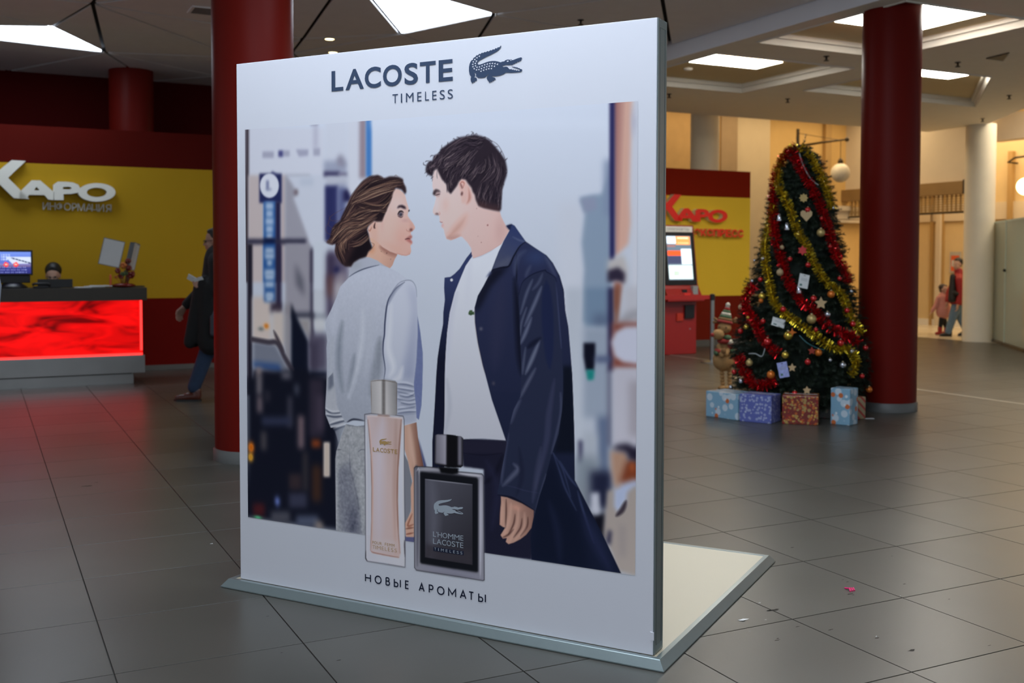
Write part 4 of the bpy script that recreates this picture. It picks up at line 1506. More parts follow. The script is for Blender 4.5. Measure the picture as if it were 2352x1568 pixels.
for (x, y) in [q for q in [(162, 566), (112, 540), (86, 500), (95, 440), (130, 392), (180, 330), (238, 312), (258, 255), (330, 205), (400, 162), (470, 125), (540, 112), (600, 98), (640, 92), (720, 112), (760, 130), (800, 150), (870, 225), (940, 312), (985, 380), (1003, 470), (1000, 550), (970, 640)]]:
    for k in range(1):
        q = np.array([x, y]) + prng.randn(2) * 12
        d = (q - ctr) / np.linalg.norm(q - ctr)
        s = np.array([-d[1], d[0]]) * prng.choice((-1, 1))
        brush(Q2(tuple(q - d * 18), tuple(q + d * prng.uniform(4, 14) + s * 12), tuple(q + d * prng.uniform(8, 20) + s * prng.uniform(20, 40))), prng.uniform(.8, 1.6), (44, 36, 46), .85, .7, 4)
# coat
coat = Q3((795, 80), (850, 62), (882, 80), (930, 150), (990, 235), (1100, 310), (1200, 375), (1262, 450), (1332, 580), (1372, 720), (1388, 930), (1418, 1090), (1436, 1300), (1457, 1568)) + \
    Q4((1078, 250), (1086, 500), (1090, 840), (1112, 882), (1172, 1000), (1300, 1250), (1432, 1527), (770, 1424), (765, 1250), (800, 1060), (700, 700), (582, 547), (480, 250), (415, 0)) + \
    Q3((588, 1568), (562, 1480), (512, 1250), (484, 1050), (480, 900), (512, 780), (570, 680), (655, 515), (720, 340), (770, 240), (832, 125))
gfill(coat, (1150, 560), (40, 46, 78), (1230, 1200), (17, 23, 44))
clip_to(coat)
fill(Q3((650, 510), (820, 478), (760, 560), (640, 690), (560, 850), (500, 950), (478, 900), (520, 760)), (15, 17, 32), 4, .95)
brush(Q3((880, 620), (905, 850), (920, 1100), (935, 1400), (950, 1568)), 15, (13, 16, 32), .9, 5)
brush(Q3((760, 640), (720, 900), (700, 1200), (680, 1500)), 34, (44, 47, 74), .55, 12)
brush(Q3((900, 360), (900, 500), (900, 640)), 3, (14, 16, 32), .9, 1.4)
brush(Q3((990, 330), (920, 380), (890, 470), (880, 560)), 9, (64, 72, 102), .8, 4)
blob((980 + 1100 / 4.3556, 500 + 390 / 4.3556), 26, 16, (46, 60, 100), .8)
brush(Q3((1040, 480), (1010, 540), (990, 590)), 6, (66, 74, 102), .7, 3)
brush(Q3((1190, 380), (1240, 480), (1290, 580)), 7, (72, 80, 110), .6, 3.5)
brush(Q3((1190, 370), (1300, 500), (1370, 720), (1400, 960)), 3, (18, 24, 50), .8, 2)
fill(Q4((1000, 0), (1070, 0), (1090, 400), (1090, 640), (930, 640), (960, 520)), (10, 15, 28), 3, .9)
fill(Q4((780, 900), (930, 640), (1000, 900), (1110, 1100), (1200, 1500), (760, 1430)), (12, 18, 36), 6, .85)
for p, w in ((((930, 640), (980, 780), (1020, 900), (1100, 1060)), 3), (((980, 700), (1050, 820), (1110, 890)), 3.5), (((1110, 920), (1150, 1060), (1230, 1300)), 4), (((930, 640), (1000, 760), (1060, 960)), 2)):
    brush(Q4(*p), w, (52, 62, 96), .75, 2)
brush(Q4((1160, 1100), (1250, 1300), (1350, 1500)), 22, (28, 34, 62), .8, 8)
brush(Q4((900, 1000), (960, 1200), (980, 1430)), 14, (22, 28, 52), .7, 6)
unclip()
brush(Q3((480, 890), (484, 1050), (512, 1250), (562, 1480), (588, 1568)), 1.1, (120, 104, 96), .55, .6)
cl = Q3((850, 62), (882, 80), (930, 150), (992, 236), (930, 280), (866, 380), (816, 478), (740, 490), (652, 516), (692, 410), (772, 230), (832, 125))
gfill(cl, (1180, 530), (46, 58, 100), (1150, 605), (66, 72, 98))
clip_to(cl)
brush(Q3((860, 190), (930, 225), (990, 238)), 3, (86, 96, 126), .7, 1.5)
brush(Q3((700, 480), (780, 455), (830, 400)), 12, (80, 86, 108), .6, 5)
unclip()
brush(Q3((990, 240), (930, 288), (870, 388), (822, 484), (740, 500), (652, 522)), 2.6, (12, 14, 28), .95, 1)
fill(Q3((795, 82), (850, 62), (832, 125)), (24, 34, 66), .6)
fill(Q3((590, 600), (640, 530), (650, 550), (630, 575)), (74, 82, 118), .8)
sl = Q3((922, 770), (960, 640), (1060, 560), (1180, 522), (1285, 592), (1310, 760), (1330, 1000), (1350, 1250), (1366, 1568)) + \
    Q4((1004, 200), (995, 330), (970, 500), (916, 660), (872, 830), (832, 950), (800, 1066), (700, 1002), (620, 962), (520, 946), (545, 800), (580, 620), (610, 430), (640, 320), (690, 220), (696, 0)) + \
    Q3((950, 1540), (938, 1250), (930, 1000), (922, 850))
gfill(sl, (1200, 660), (36, 42, 68), (1200, 1100), (30, 36, 58))
clip_to(sl)
for p, w, c, a in ((((1060, 620), (1000, 760), (940, 960)), 5, (84, 92, 118), .8), (((1150, 690), (1080, 860), (980, 1080)), 7, (92, 100, 126), .8), (((1050, 1000), (990, 1150), (940, 1260)), 7, (92, 100, 126), .85),
                   (((1130, 1230), (1060, 1400), (990, 1560)), 8, (96, 104, 128), .85), (((1160, 560), (1120, 650), (1060, 720)), 5, (80, 88, 114), .6), (((1000, 900), (950, 1050), (935, 1180)), 3, (100, 108, 132), .7),
                   (((1140, 1200), (1060, 1260), (1010, 1300)), 9, (16, 20, 40), .8), (((990, 1300), (970, 1450), (960, 1560)), 4, (96, 104, 128), .6), (((1200, 640), (1210, 1000), (1230, 1500)), 24, (24, 32, 66), .8),
                   (((1300, 640), (1330, 1000), (1352, 1300)), 3, (74, 84, 120), .7)):
    brush(Q3(*p), w, c, a, 2.5)
for p, w, c, a in ((((800, 20), (740, 130), (690, 230)), 6, (84, 90, 114), .8), (((690, 250), (650, 320), (620, 420)), 8, (66, 72, 98), .8), (((940, 100), (900, 350), (880, 560), (800, 900)), 12, (54, 58, 86), .6), (((985, 200), (985, 360), (920, 640)), 3, (80, 86, 112), .7),
                   (((600, 500), (570, 650), (550, 860)), 7, (62, 68, 94), .8), (((640, 720), (670, 760), (620, 820), (560, 880)), 9, (78, 84, 108), .75), (((680, 600), (700, 800), (660, 950)), 10, (22, 26, 46), .6), (((840, 600), (810, 800), (780, 1000)), 10, (58, 62, 88), .5), (((880, 800), (840, 940), (806, 1060)), 2.5, (84, 90, 114), .7)):
    brush(Q4(*p), w, c, a, 3)
brush(Q4((530, 870), (640, 890), (720, 915), (830, 935)), 1.2, (50, 56, 84), .6, .8)
unclip()
brush(Q3((925, 770), (960, 645), (1060, 565), (1180, 525), (1200, 540), (1280, 590), (1300, 640)), 1.8, (14, 18, 40), .9, .8)
brush(Q4((522, 947), (620, 963), (700, 1003), (800, 1066)), 2.2, (10, 12, 26), .9, 1)
for (x, y, k) in ((545, 1110, Q3), ):
    fill(k(*[(x + 17 * math.cos(t), y + 17 * math.sin(t)) for t in np.linspace(0, 6.28, 12)[:-1]]), (84, 86, 104), .8)
fill(Q4(*[(492 + 11 * math.cos(t), 128 + 14 * math.sin(t)) for t in np.linspace(0, 6.28, 12)[:-1]]), (64, 64, 80), .7)
hand = Q4((546, 958), (592, 966), (700, 1010), (787, 1062), (786, 1110), (770, 1190), (732, 1240), (690, 1272), (640, 1298), (602, 1309), (582, 1292), (590, 1264), (560, 1268), (544, 1242), (578, 1188), (560, 1182), (537, 1166), (540, 1080), (548, 1000))
gfill(hand, (1155, 1190), (162, 128, 116), (1222, 1180), (122, 92, 84), .5)
clip_to(hand)
for p in (((585, 980), (585, 1080), (580, 1190)), ((650, 1090), (640, 1160), (600, 1240)), ((702, 1120), (690, 1190), (640, 1260)), ((745, 1110), (738, 1180), (690, 1250)), ((560, 1260), (600, 1240), (640, 1200))):
    brush(Q4(*p), 3.2, (66, 42, 40), .85, 1.4)
for p in (((620, 1010), (610, 1120), (570, 1240)), ((675, 1050), (665, 1160), (610, 1290)), ((720, 1080), (715, 1190), (650, 1280)), ((560, 1000), (556, 1080), (550, 1150))):
    brush(Q4(*p), 6, (176, 144, 132), .6, 3)
blob((980 + 660 / 3.2, 840 + 1040 / 3.2), 12, 7, (180, 134, 120), .6)
unclip()
brush(Q4((546, 960), (540, 1080), (537, 1166)), 1, (70, 44, 44), .6, .7)

# ---- below the photograph the print is white again
vb = int(round((V1p - VB) / RES))
IMG[vb:] = -1.0
WHITE_ROWS = vb
below = IMG[vb:] * 0 - 1.0


def white_at(v):
    """brightness of the blank print at height v, as photographed"""
    t = np.clip(v / PH, 0, 1)
    tt = np.array([0.06, 0.55, 0.97])
    out = [np.interp(t, tt, c) for c in ((146, 183, 209), (153, 192, 216), (166, 207, 229))]
    return np.stack(out, -1).astype(np.float32) / 255.0


vrow = V1p - (np.arange(NY) + 0.5) * RES
WROW = white_at(vrow)                         # NY x 3
IMG[vb:] = WROW[vb:, None, :]
# the lower corners of the photograph reach different heights in the print file: none here

# ---- perfume bottles printed over the lower edge
glass = Q6((360, 338), (410, 332), (560, 340), (655, 352), (662, 380), (664, 900), (670, 1400), (668, 1508), (560, 1490), (378, 1462), (368, 1440), (366, 900), (360, 500))
gfill(glass, (845, 1100), (166, 166, 178), (925, 1100), (186, 186, 196), .5, .55)
liq = Q6((376, 348), (400, 345), (648, 366), (636, 520), (618, 760), (614, 1000), (622, 1250), (634, 1400), (624, 1438), (520, 1420), (416, 1400), (402, 1380), (410, 1150), (412, 900), (405, 650), (388, 450))
gfill(liq, (850, 1080), (176, 164, 170), (915, 1080), (168, 148, 146), .6)
clip_to(liq)
brush(Q6((500, 360), (470, 700), (470, 1300)), 26, (176, 170, 182), .85, 10)
brush(Q6((384, 380), (404, 650), (412, 900), (408, 1200), (404, 1390)), 4, (112, 78, 66), .9, 1.4)
brush(Q6((394, 380), (414, 650), (422, 900), (418, 1200), (414, 1390)), 3, (190, 160, 150), .8, 1.2)
brush(Q6((640, 380), (622, 650), (612, 900), (616, 1150), (630, 1400)), 5, (122, 84, 72), .9, 1.6)
brush(Q6((600, 380), (596, 700), (588, 1000), (596, 1400)), 9, (152, 124, 116), .6, 4)
brush(Q6((404, 1385), (440, 1400), (560, 1425), (628, 1434)), 3, (122, 82, 68), .85, 1.2)
brush(Q6((376, 352), (500, 352), (648, 370)), 3, (214, 204, 206), .8, 1.2)
fill(Q6((420, 1290), (610, 1310), (606, 1390), (424, 1370)), (206, 198, 204), 3, .6)
unclip()
brush(Q6((360, 338), (410, 331), (560, 340), (655, 352), (662, 380), (664, 900), (671, 1400), (669, 1508), (560, 1490), (378, 1462), (367, 1440), (366, 900), (360, 500), (360, 338)), 1.6, (58, 56, 66), .85, .7, sm=0, taper=False)
brush(Q6((371, 400), (376, 900), (378, 1440)), 1.4, (212, 214, 222), .7, .7)
brush(Q6((655, 420), (655, 900), (660, 1480)), 2.2, (206, 208, 216), .8, .8)
brush(Q6((368, 1380), (368, 1440), (380, 1460)), 2.4, (22, 20, 28), .9, .8)
brush(Q6((664, 1300), (664, 1350), (668, 1430)), 2.4, (40, 36, 44), .8, .8)
cap = Q6((404, 82), (430, 73), (500, 72), (590, 80), (609, 96), (607, 338), (590, 345), (500, 338), (411, 328))
gfill(cap, (852, 910), (146, 147, 152), (911, 910), (112, 113, 118), .4, mid=(188, 189, 194))
clip_to(cap)
rect(Q6, 492, 60, 518, 350, (92, 90, 92), 1.2)
for k in range(60):
    yk = 80 + k * 4.4
    brush(Q6((410, yk), (500, yk + 4), (605, yk + 10)), .6, (210, 208, 206) if k % 2 else (110, 106, 104), .35, .6, sm=0, taper=False)
brush(Q6((406, 85), (500, 76), (606, 96)), 2, (96, 88, 82), .8, .8)
brush(Q6((408, 85), (411, 330)), 2, (104, 92, 84), .8, .8, sm=0)
brush(Q6((607, 95), (606, 340)), 2.4, (84, 78, 76), .8, .8, sm=0)
unclip()
fill(Q6((460, 340), (552, 346), (552, 356), (460, 350)), (130, 96, 84), .8)
# dark bottle
ob = Q7((491, 352), (505, 339), (600, 342), (720, 352), (870, 384), (1072, 402), (1086, 424), (1092, 1312), (1080, 1316), (510, 1226), (493, 1205))
gfill(ob, (955, 1150), (112, 114, 126), (1110, 1150), (120, 122, 136), .4, mid=(86, 88, 100))
brush(Q7((500, 360), (520, 380), (524, 800), (518, 1190)), 8, (70, 72, 86), .8, 2.5)
brush(Q7((512, 380), (536, 420), (534, 1150)), 2.5, (170, 172, 186), .75, 1)
brush(Q7((520, 366), (620, 362), (712, 372)), 6, (150, 152, 164), .7, 2)
brush(Q7((870, 396), (980, 412), (1066, 420)), 5, (176, 178, 190), .8, 1.6)
brush(Q7((1062, 430), (1062, 800), (1058, 1290)), 6, (164, 166, 182), .75, 2.2)
brush(Q7((520, 1200), (800, 1240), (1070, 1290)), 12, (112, 114, 132), .8, 4)
fill(Q7((540, 392), (552, 382), (1028, 432), (1040, 450), (1040, 1240), (1026, 1246), (552, 1172), (540, 1158)), (15, 17, 23), .8)
win = Q7((584, 446), (990, 492), (990, 1182), (584, 1116))
gfill(win, (985, 1110), (70, 72, 84), (1085, 1250), (38, 38, 46), .5)
clip_to(win)
brush(Q7((640, 450), (660, 800), (640, 1110)), 26, (84, 86, 100), .7, 10)
fill(Q7((584, 1000), (990, 1060), (990, 1190), (584, 1120)), (46, 44, 52), 3, .8)
brush(Q7((584, 447), (780, 470), (990, 494)), 2.4, (128, 130, 144), .9, 1)
unclip()
brush(Q7((491, 352), (505, 339), (600, 342), (720, 352), (870, 384), (1072, 402), (1086, 424), (1092, 1312), (1080, 1317), (510, 1227), (493, 1205), (491, 352)), 1.5, (26, 26, 34), .9, .7, sm=0, taper=False)
fill(Q7((700, 340), (872, 352), (866, 398), (820, 408), (720, 395)), (8, 9, 13), .7)
capb = Q7((668, 72), (690, 63), (800, 66), (895, 82), (912, 98), (910, 335), (890, 348), (780, 345), (664, 318))
gfill(capb, (1000, 1030), (26, 26, 32), (1064, 1030), (34, 34, 42), .4)
clip_to(capb)
gfill(Q7((676, 60), (768, 66), (766, 330), (672, 318)), (1000, 1030), (96, 97, 110), (1026, 1030), (140, 140, 156), 1)
rect(Q7, 772, 60, 860, 350, (12, 12, 16), 1.5)
rect(Q7, 868, 70, 896, 330, (98, 98, 112), 1.5)
fill(Q7((664, 312), (780, 330), (912, 332), (912, 352), (664, 350)), (10, 10, 14), 1)
unclip()

# ---- turn the photographed colours into pigment: divide by the white of the same height
_g = IMG @ np.array([.30, .59, .11], np.float32)
IMG = np.clip(_g[..., None] + (IMG - _g[..., None]) * 0.96, 0.004, 1.0)      # the print is a little muted
IMG[vb:][np.abs(IMG[vb:] - WROW[vb:, None, :]).max(-1) < .03] = 0
IMG = np.where(IMG.max(-1, keepdims=True) > 0, IMG, WROW[:, None, :] * np.ones_like(IMG))


def s2l(a):
    return np.where(a <= 0.04045, a / 12.92, ((a + 0.055) / 1.055) ** 2.4)


ALB = 0.72
PIG = ALB * s2l(IMG) / s2l(WROW)[:, None, :] * np.array([1.0, .985, 1.055], np.float32)
PIG = PIG * np.minimum(1.0, 0.86 / PIG.max(-1, keepdims=True))
PIG = np.clip(PIG, 0.002, 0.92).astype(np.float32)

# ------------------------------------------------------------------ the stand itself
stand = thing('advertising_stand', 'tall white freestanding advertising panel with a perfume poster on a metal-edged base', 'advertising stand', PO, PYAW)
m_alu = mat('brushed_aluminium', (0.27, 0.32, 0.32), 0.28, 0.6, var=0.06, scale=20)
m_alu2 = mat('grooved_aluminium', (0.28, 0.33, 0.33), 0.28, 0.7, var=0.06, scale=20)
m_print = mat('print_white', (ALB * 1.0, ALB * .985, ALB * 1.055), 0.6, var=0.012, scale=3, spec=0.06)
m_board = mat('laminate_board', (0.56, 0.485, 0.355), 0.45, var=0.03, scale=2)
m_shadow = mat('black_rubber', (0.012, 0.012, 0.012), 0.7)
face_o = MB().box((0.004, 0.0, PZ), (PW - 0.004, 0.006, PZ + PH), bev=0.002).build('printed_panel', m_print, stand)
# frame: four aluminium profiles with grooves, mitred round the panel
T = 0.090


def profile(name, horizontal, pos):
    mb = MB()
    # outer side of the profile is proud in two ribs, recessed in one slot
    ribs = [(0.006, 0.020, 0.0), (0.020, 0.026, 0.004), (0.026, 0.070, 0.0005), (0.070, 0.075, 0.004), (0.075, T, 0.0)]
    for (y0, y1, d) in ribs:
        if horizontal:
            z0, z1 = (PZ, PZ + 0.03) if pos == 0 else (PZ + PH - 0.03, PZ + PH - d)
            if pos == 0:
                z0 += d
            mb.box((0.0, y0, z0), (PW, y1, z1))
        else:
            x0, x1 = (d, 0.03) if pos == 0 else (PW - 0.03, PW - d)
            mb.box((x0, y0, PZ + 0.03), (x1, y1, PZ + PH - 0.03))
    return mb.build(name, m_alu2, stand)


profile('frame_profile', True, 0)
profile('frame_profile', True, 1)
profile('frame_profile', False, 0)
profile('frame_profile', False, 1)
MB().box((0.03, 0.012, PZ + .03), (PW - 0.03, 0.084, PZ + PH - .03)).build('panel_core', m_print, stand)
# base: board with a bevelled metal edge
BL, BF, BR, BD = -0.068, -0.046, PW + 0.054, 1.479
MB().box((BL + .045, BF + .045, 0.004), (BR - .045, BD - .045, 0.0335)).build('base_board', m_board, stand)


def edge(p0, p1, inn):
    """bevelled rail from p0 to p1 (outer line), inn = inward normal, mitred"""
    p0, p1, inn = Vector(p0), Vector(p1), Vector(inn)
    d = (p1 - p0).normalized()
    prof = [(0.0, 0.002), (0.0, 0.006), (0.022, 0.0335), (0.024, 0.0355), (0.043, 0.0355), (0.044, 0.034), (0.044, 0.002)]
    vs, fs = [], []
    for P, s in ((p0, 1), (p1, -1)):
        for (w, z) in prof:
            q = P + inn * w + d * (w * s)
            vs.append((q.x, q.y, z))
    n = len(prof)
    for i in range(n):
        fs.append((i, (i + 1) % n, n + (i + 1) % n, n + i))
    fs += [tuple(range(n))[::-1], tuple(range(n, 2 * n))]
    bm = bmesh.new()
    bv = [bm.verts.new(q) for q in vs]
    for f in fs:
        bm.faces.new([bv[i] for i in f])
    bmesh.ops.recalc_face_normals(bm, faces=list(bm.faces))
    mb = MB()
    mb.bm(bm)
    return mb.build('base_rail', m_alu, stand)


edge((BL, BF), (BR, BF), (0, 1))
edge((BR, BF), (BR, BD), (-1, 0))
edge((BR, BD), (BL, BD), (0, -1))
edge((BL, BD), (BL, BF), (1, 0))
MB().box((BL + .004, BF + .004, 0.0), (BR - .004, BD - .004, 0.0022)).build('base_underside', m_shadow, stand)
# a bit of white tape at the lower right corner, and the lifted corner at the lower left
u, v = uv(1500, 1462)
MB().box((u - .010, -.002, PZ + v - .013), (PW + .0005, .0, PZ + v + .016)).build('tape_scrap', m_print, stand)

# the photograph as one fine sheet whose colours are its own print
gx = U0 + np.arange(NX + 1) * RES
gz = V1p - np.arange(NY + 1) * RES
XX, ZZ = np.meshgrid(gx, gz)
co = np.stack([XX, np.full_like(XX, -0.0007), ZZ + PZ], -1).reshape(-1, 3).astype(np.float32)
# vertex colour = mean of the cells round it
pp = np.pad(PIG, ((1, 1), (1, 1), (0, 0)), mode='edge')
VC = 0.25 * (pp[:-1, :-1] + pp[1:, :-1] + pp[:-1, 1:] + pp[1:, 1:])
# keep the outer edges of the photograph crisp against the white rows
VC[WHITE_ROWS + 1:] = np.where(np.abs(PIG[WHITE_ROWS:].min()) > 2, 0, VC[WHITE_ROWS + 1:])
idx = np.arange((NX + 1) * (NY + 1)).reshape(NY + 1, NX + 1)
# below the photograph only the bottles are printed: blank paper needs no sheet
keep = np.ones((NY, NX), bool)
keep[WHITE_ROWS:] = np.abs(IMG[WHITE_ROWS:] - WROW[WHITE_ROWS:, None, :]).max(-1) > .012
quads = np.stack([idx[1:, :-1], idx[1:, 1:], idx[:-1, 1:], idx[:-1, :-1]], -1)[keep]
used, quads = np.unique(quads, return_inverse=True)
quads = quads.reshape(-1, 4)
co = co[used]
me = bpy.data.meshes.new('poster_photograph')
me.vertices.add(len(co))
me.vertices.foreach_set('co', co.ravel())
me.loops.add(quads.size)
me.loops.foreach_set('vertex_index', quads.ravel().astype(np.int32))
me.polygons.add(len(quads))
me.polygons.foreach_set('loop_start', (np.arange(len(quads)) * 4).astype(np.int32))
me.update(calc_edges=True)
at = me.color_attributes.new('Col', 'FLOAT_COLOR', 'POINT')
buf = np.ones((len(used), 4), np.float32)
buf[:, :3] = VC.reshape(-1, 3)[used]
at.data.foreach_set('color', buf.ravel())
m_photo = attr_mat('poster_print', 'Col', 0.6, spec=0.06)
pic = link('poster_photograph', me, m_photo, face_o)
pic['label'] = 'printed street photograph of a woman and a man facing each other, with two perfume bottles'
del pp, VC, co, XX, ZZ

# ------------------------------------------------------------------ lettering and emblems on the print
m_navy = mat('navy_ink', (0.050, 0.072, 0.125), 0.6, var=0.02, spec=.06)
m_ink = mat('dark_ink', (0.018, 0.022, 0.045), 0.6, var=0.02, spec=.06)
m_gold = mat('gold_ink', (0.50, 0.30, 0.10), 0.45, var=0.05)
m_silver = mat('silver_ink', (0.38, 0.42, 0.47), 0.45, var=0.04)
YI = -0.0016


def line_text(name, zf, letters, base0, base1, top0, top1, m, offset, pname=None):
    """letters: (char, x0, x1) in a zoomed view; base/top lines given by two points each"""
    mb = MB()
    vb_ = [uv(*zf(p)[0])[1] for p in (base0, base1)]
    vt_ = [uv(*zf(p)[0])[1] for p in (top0, top1)]
    zb_, zt_ = sum(vb_) / 2 + PZ, sum(vt_) / 2 + PZ
    yb = 0.5 * (base0[1] + base1[1])
    for ch, x0, x1 in letters:
        k = (0.5 * (x0 + x1) - base0[0]) / (base1[0] - base0[0])
        ym = base0[1] + k * (base1[1] - base0[1]) - 40
        u0, u1 = uv(*zf((x0, ym))[0])[0], uv(*zf((x1, ym))[0])[0]
        dz = 0.012 * (zt_ - zb_) if ch in 'OCSО' else 0
        put_glyph(mb, ch, u0, u1, zb_ - dz, zt_ + dz, YI, offset)
    return mb.build(name, m, face_o)


Q8 = Zm(740, 80, 4.9)
line_text('brand_lettering', Q8, [('L', 108, 240), ('A', 265, 472), ('C', 482, 663), ('O', 687, 898), ('S', 928, 1080), ('T', 1102, 1280), ('E', 1313, 1472)],
          (108, 636), (1472, 516), (108, 409), (1472, 273), m_navy, 0.022)
line_text('product_lettering', Q8, [('T', 793, 855), ('I', 888, 902), ('M', 945, 1030), ('E', 1072, 1120), ('L', 1160, 1204), ('E', 1241, 1290), ('S', 1325, 1382), ('S', 1415, 1473)],
          (793, 770), (1473, 717), (793, 669), (1473, 613), m_navy, 0.0)
STROKES = {
    'Н': [[(0, 0), (0, 1)], [(1, 0), (1, 1)], [(0, .52), (1, .52)]],
    'О': [[(.5 + .5 * math.cos(t), .5 + .5 * math.sin(t)) for t in np.linspace(0, 2 * PI, 29)]],
    'В': [[(0, 0), (0, 1)], [(0, 1), (.55, 1)] + [(.55 + .33 * math.cos(t), .77 + .23 * math.sin(t)) for t in np.linspace(PI / 2, -PI / 2, 10)] + [(0, .54)], [(0, .54), (.6, .54)] + [(.6 + .40 * math.cos(t), .27 + .27 * math.sin(t)) for t in np.linspace(PI / 2, -PI / 2, 10)] + [(0, 0)]],
    'Ы': [[(0, 1), (0, 0), (.34, 0)] + [(.34 + .26 * math.cos(t), .28 + .28 * math.sin(t)) for t in np.linspace(-PI / 2, PI / 2, 10)] + [(0, .56)], [(1, 0), (1, 1)]],
    'Е': [[(1, 0), (0, 0), (0, 1), (1, 1)], [(0, .52), (.88, .52)]],
    'А': [[(0, 0), (.5, 1), (1, 0)], [(.17, .33), (.83, .33)]],
    'Р': [[(0, 0), (0, 1), (.55, 1)] + [(.55 + .43 * math.cos(t), .72 + .28 * math.sin(t)) for t in np.linspace(PI / 2, -PI / 2, 12)] + [(0, .44)]],
    'М': [[(0, 0), (0, 1), (.5, .28), (1, 1), (1, 0)]],
    'Т': [[(0, 1), (1, 1)], [(.5, 0), (.5, 1)]]}


def ink_line(mb, P, w, y):
    """one pen stroke as a mitred ribbon"""
    P = [Vector(q) for q in P]
    n = len(P)
    L, Rr = [], []
    closed = (P[0] - P[-1]).length < 1e-6
    for i in range(n):
        a = P[i - 1] if i else (P[-2] if closed else None)
        b = P[i + 1] if i + 1 < n else (P[1] if closed else None)
        d1 = (P[i] - a).normalized() if a is not None else (b - P[i]).normalized()
        d2 = (b - P[i]).normalized() if b is not None else d1
        n1, n2 = Vector((-d1.y, d1.x)), Vector((-d2.y, d2.x))
        m_ = (n1 + n2) / max(.25, 1 + n1.dot(n2))
        L.append(P[i] + m_ * w / 2)
        Rr.append(P[i] - m_ * w / 2)
    vs = [(q.x, y, q.y) for q in L] + [(q.x, y, q.y) for q in Rr]
    mb.add(vs, [(i, n + i, n + i + 1, i + 1) for i in range(n - 1)])


for ch, x0, x1 in [('Н', 70, 122), ('О', 153, 213), ('В', 246, 285), ('Ы', 317, 378), ('Е', 413, 448), ('А', 530, 582), ('Р', 616, 658), ('О', 687, 752), ('М', 782, 852), ('А', 882, 940), ('Т', 957, 1005), ('Ы', 1040, 1107)]:
    k = (.5 * (x0 + x1) - 70) / (1107 - 70)
    ua, ub = uv(*Q7((x0, 1300 + 178 * k))[0])[0], uv(*Q7((x1, 1300 + 178 * k))[0])[0]
    z0_ = .5 * (uv(*Q7((70, 1328))[0])[1] + uv(*Q7((1107, 1506))[0])[1]) + PZ
    z1_ = .5 * (uv(*Q7((70, 1254))[0])[1] + uv(*Q7((1107, 1431))[0])[1]) + PZ
    w_ = .0052
    mb = MB()
    for s_ in STROKES[ch]:
        ink_line(mb, [(ua + w_ / 2 + q[0] * (ub - ua - w_), z0_ + w_ / 2 + q[1] * (z1_ - z0_ - w_)) for q in s_], w_, YI)
    mb.build('slogan_letter', m_ink, face_o)
line_text('bottle_lettering', Q7, [('L', 138, 162), ('A', 165, 195), ('C', 199, 227), ('O', 230, 257), ('S', 262, 286), ('T', 290, 318), ('E', 325, 348)], (138, 208), (348, 233), (138, 172), (348, 196), m_gold, 0.012)
line_text('bottle_lettering', Q7, [('P', 134, 146), ('O', 150, 170), ('U', 175, 192), ('R', 198, 214), ('F', 241, 253), ('E', 259, 271), ('M', 277, 297), ('M', 303, 323)], (134, 1000), (323, 1028), (134, 977), (323, 1003), m_gold, 0.0)
line_text('bottle_lettering', Q7, [('T', 134, 156), ('I', 162, 166), ('M', 174, 204), ('E', 214, 232), ('L', 242, 258), ('E', 267, 284), ('S', 294, 314), ('S', 324, 344)], (134, 1044), (344, 1073), (134, 1014), (344, 1042), m_gold, -0.012)
line_text('bottle_lettering', Q7, [('L', 654, 680), ('H', 693, 730), ('O', 735, 775), ('M', 782, 828), ('M', 836, 880), ('E', 888, 913)], (654, 940), (913, 974), (654, 896), (913, 930), m_silver, 0.0)
line_text('bottle_lettering', Q7, [('L', 654, 680), ('A', 684, 726), ('C', 730, 766), ('O', 770, 808), ('S', 814, 844), ('T', 848, 880), ('E', 886, 913)], (654, 1002), (913, 1036), (654, 956), (913, 990), m_silver, 0.0)
mb = MB()
mb.add([(uv(*q)[0], YI, uv(*q)[1] + PZ) for q in Q7((681, 898), (687, 899), (686, 911), (682, 910))], [(0, 3, 2, 1)])
mb.build('bottle_lettering', m_silver, face_o)
pl_ = [uv(*q) for q in Q7((656, 1028), (916, 1064), (916, 1100), (656, 1062))]
mb = MB()
mb.add([(q[0], -0.0012, q[1] + PZ) for q in pl_], [(0, 3, 2, 1)])
mb.build('bottle_plate', m_ink, face_o)
line_text('bottle_lettering', Q7, [('T', 664, 680), ('I', 698, 703), ('M', 722, 746), ('E', 762, 778), ('L', 796, 809), ('E', 826, 842), ('S', 857, 874), ('S', 888, 905)], (664, 1057), (905, 1092), (664, 1034), (905, 1068), m_silver, 0.0)

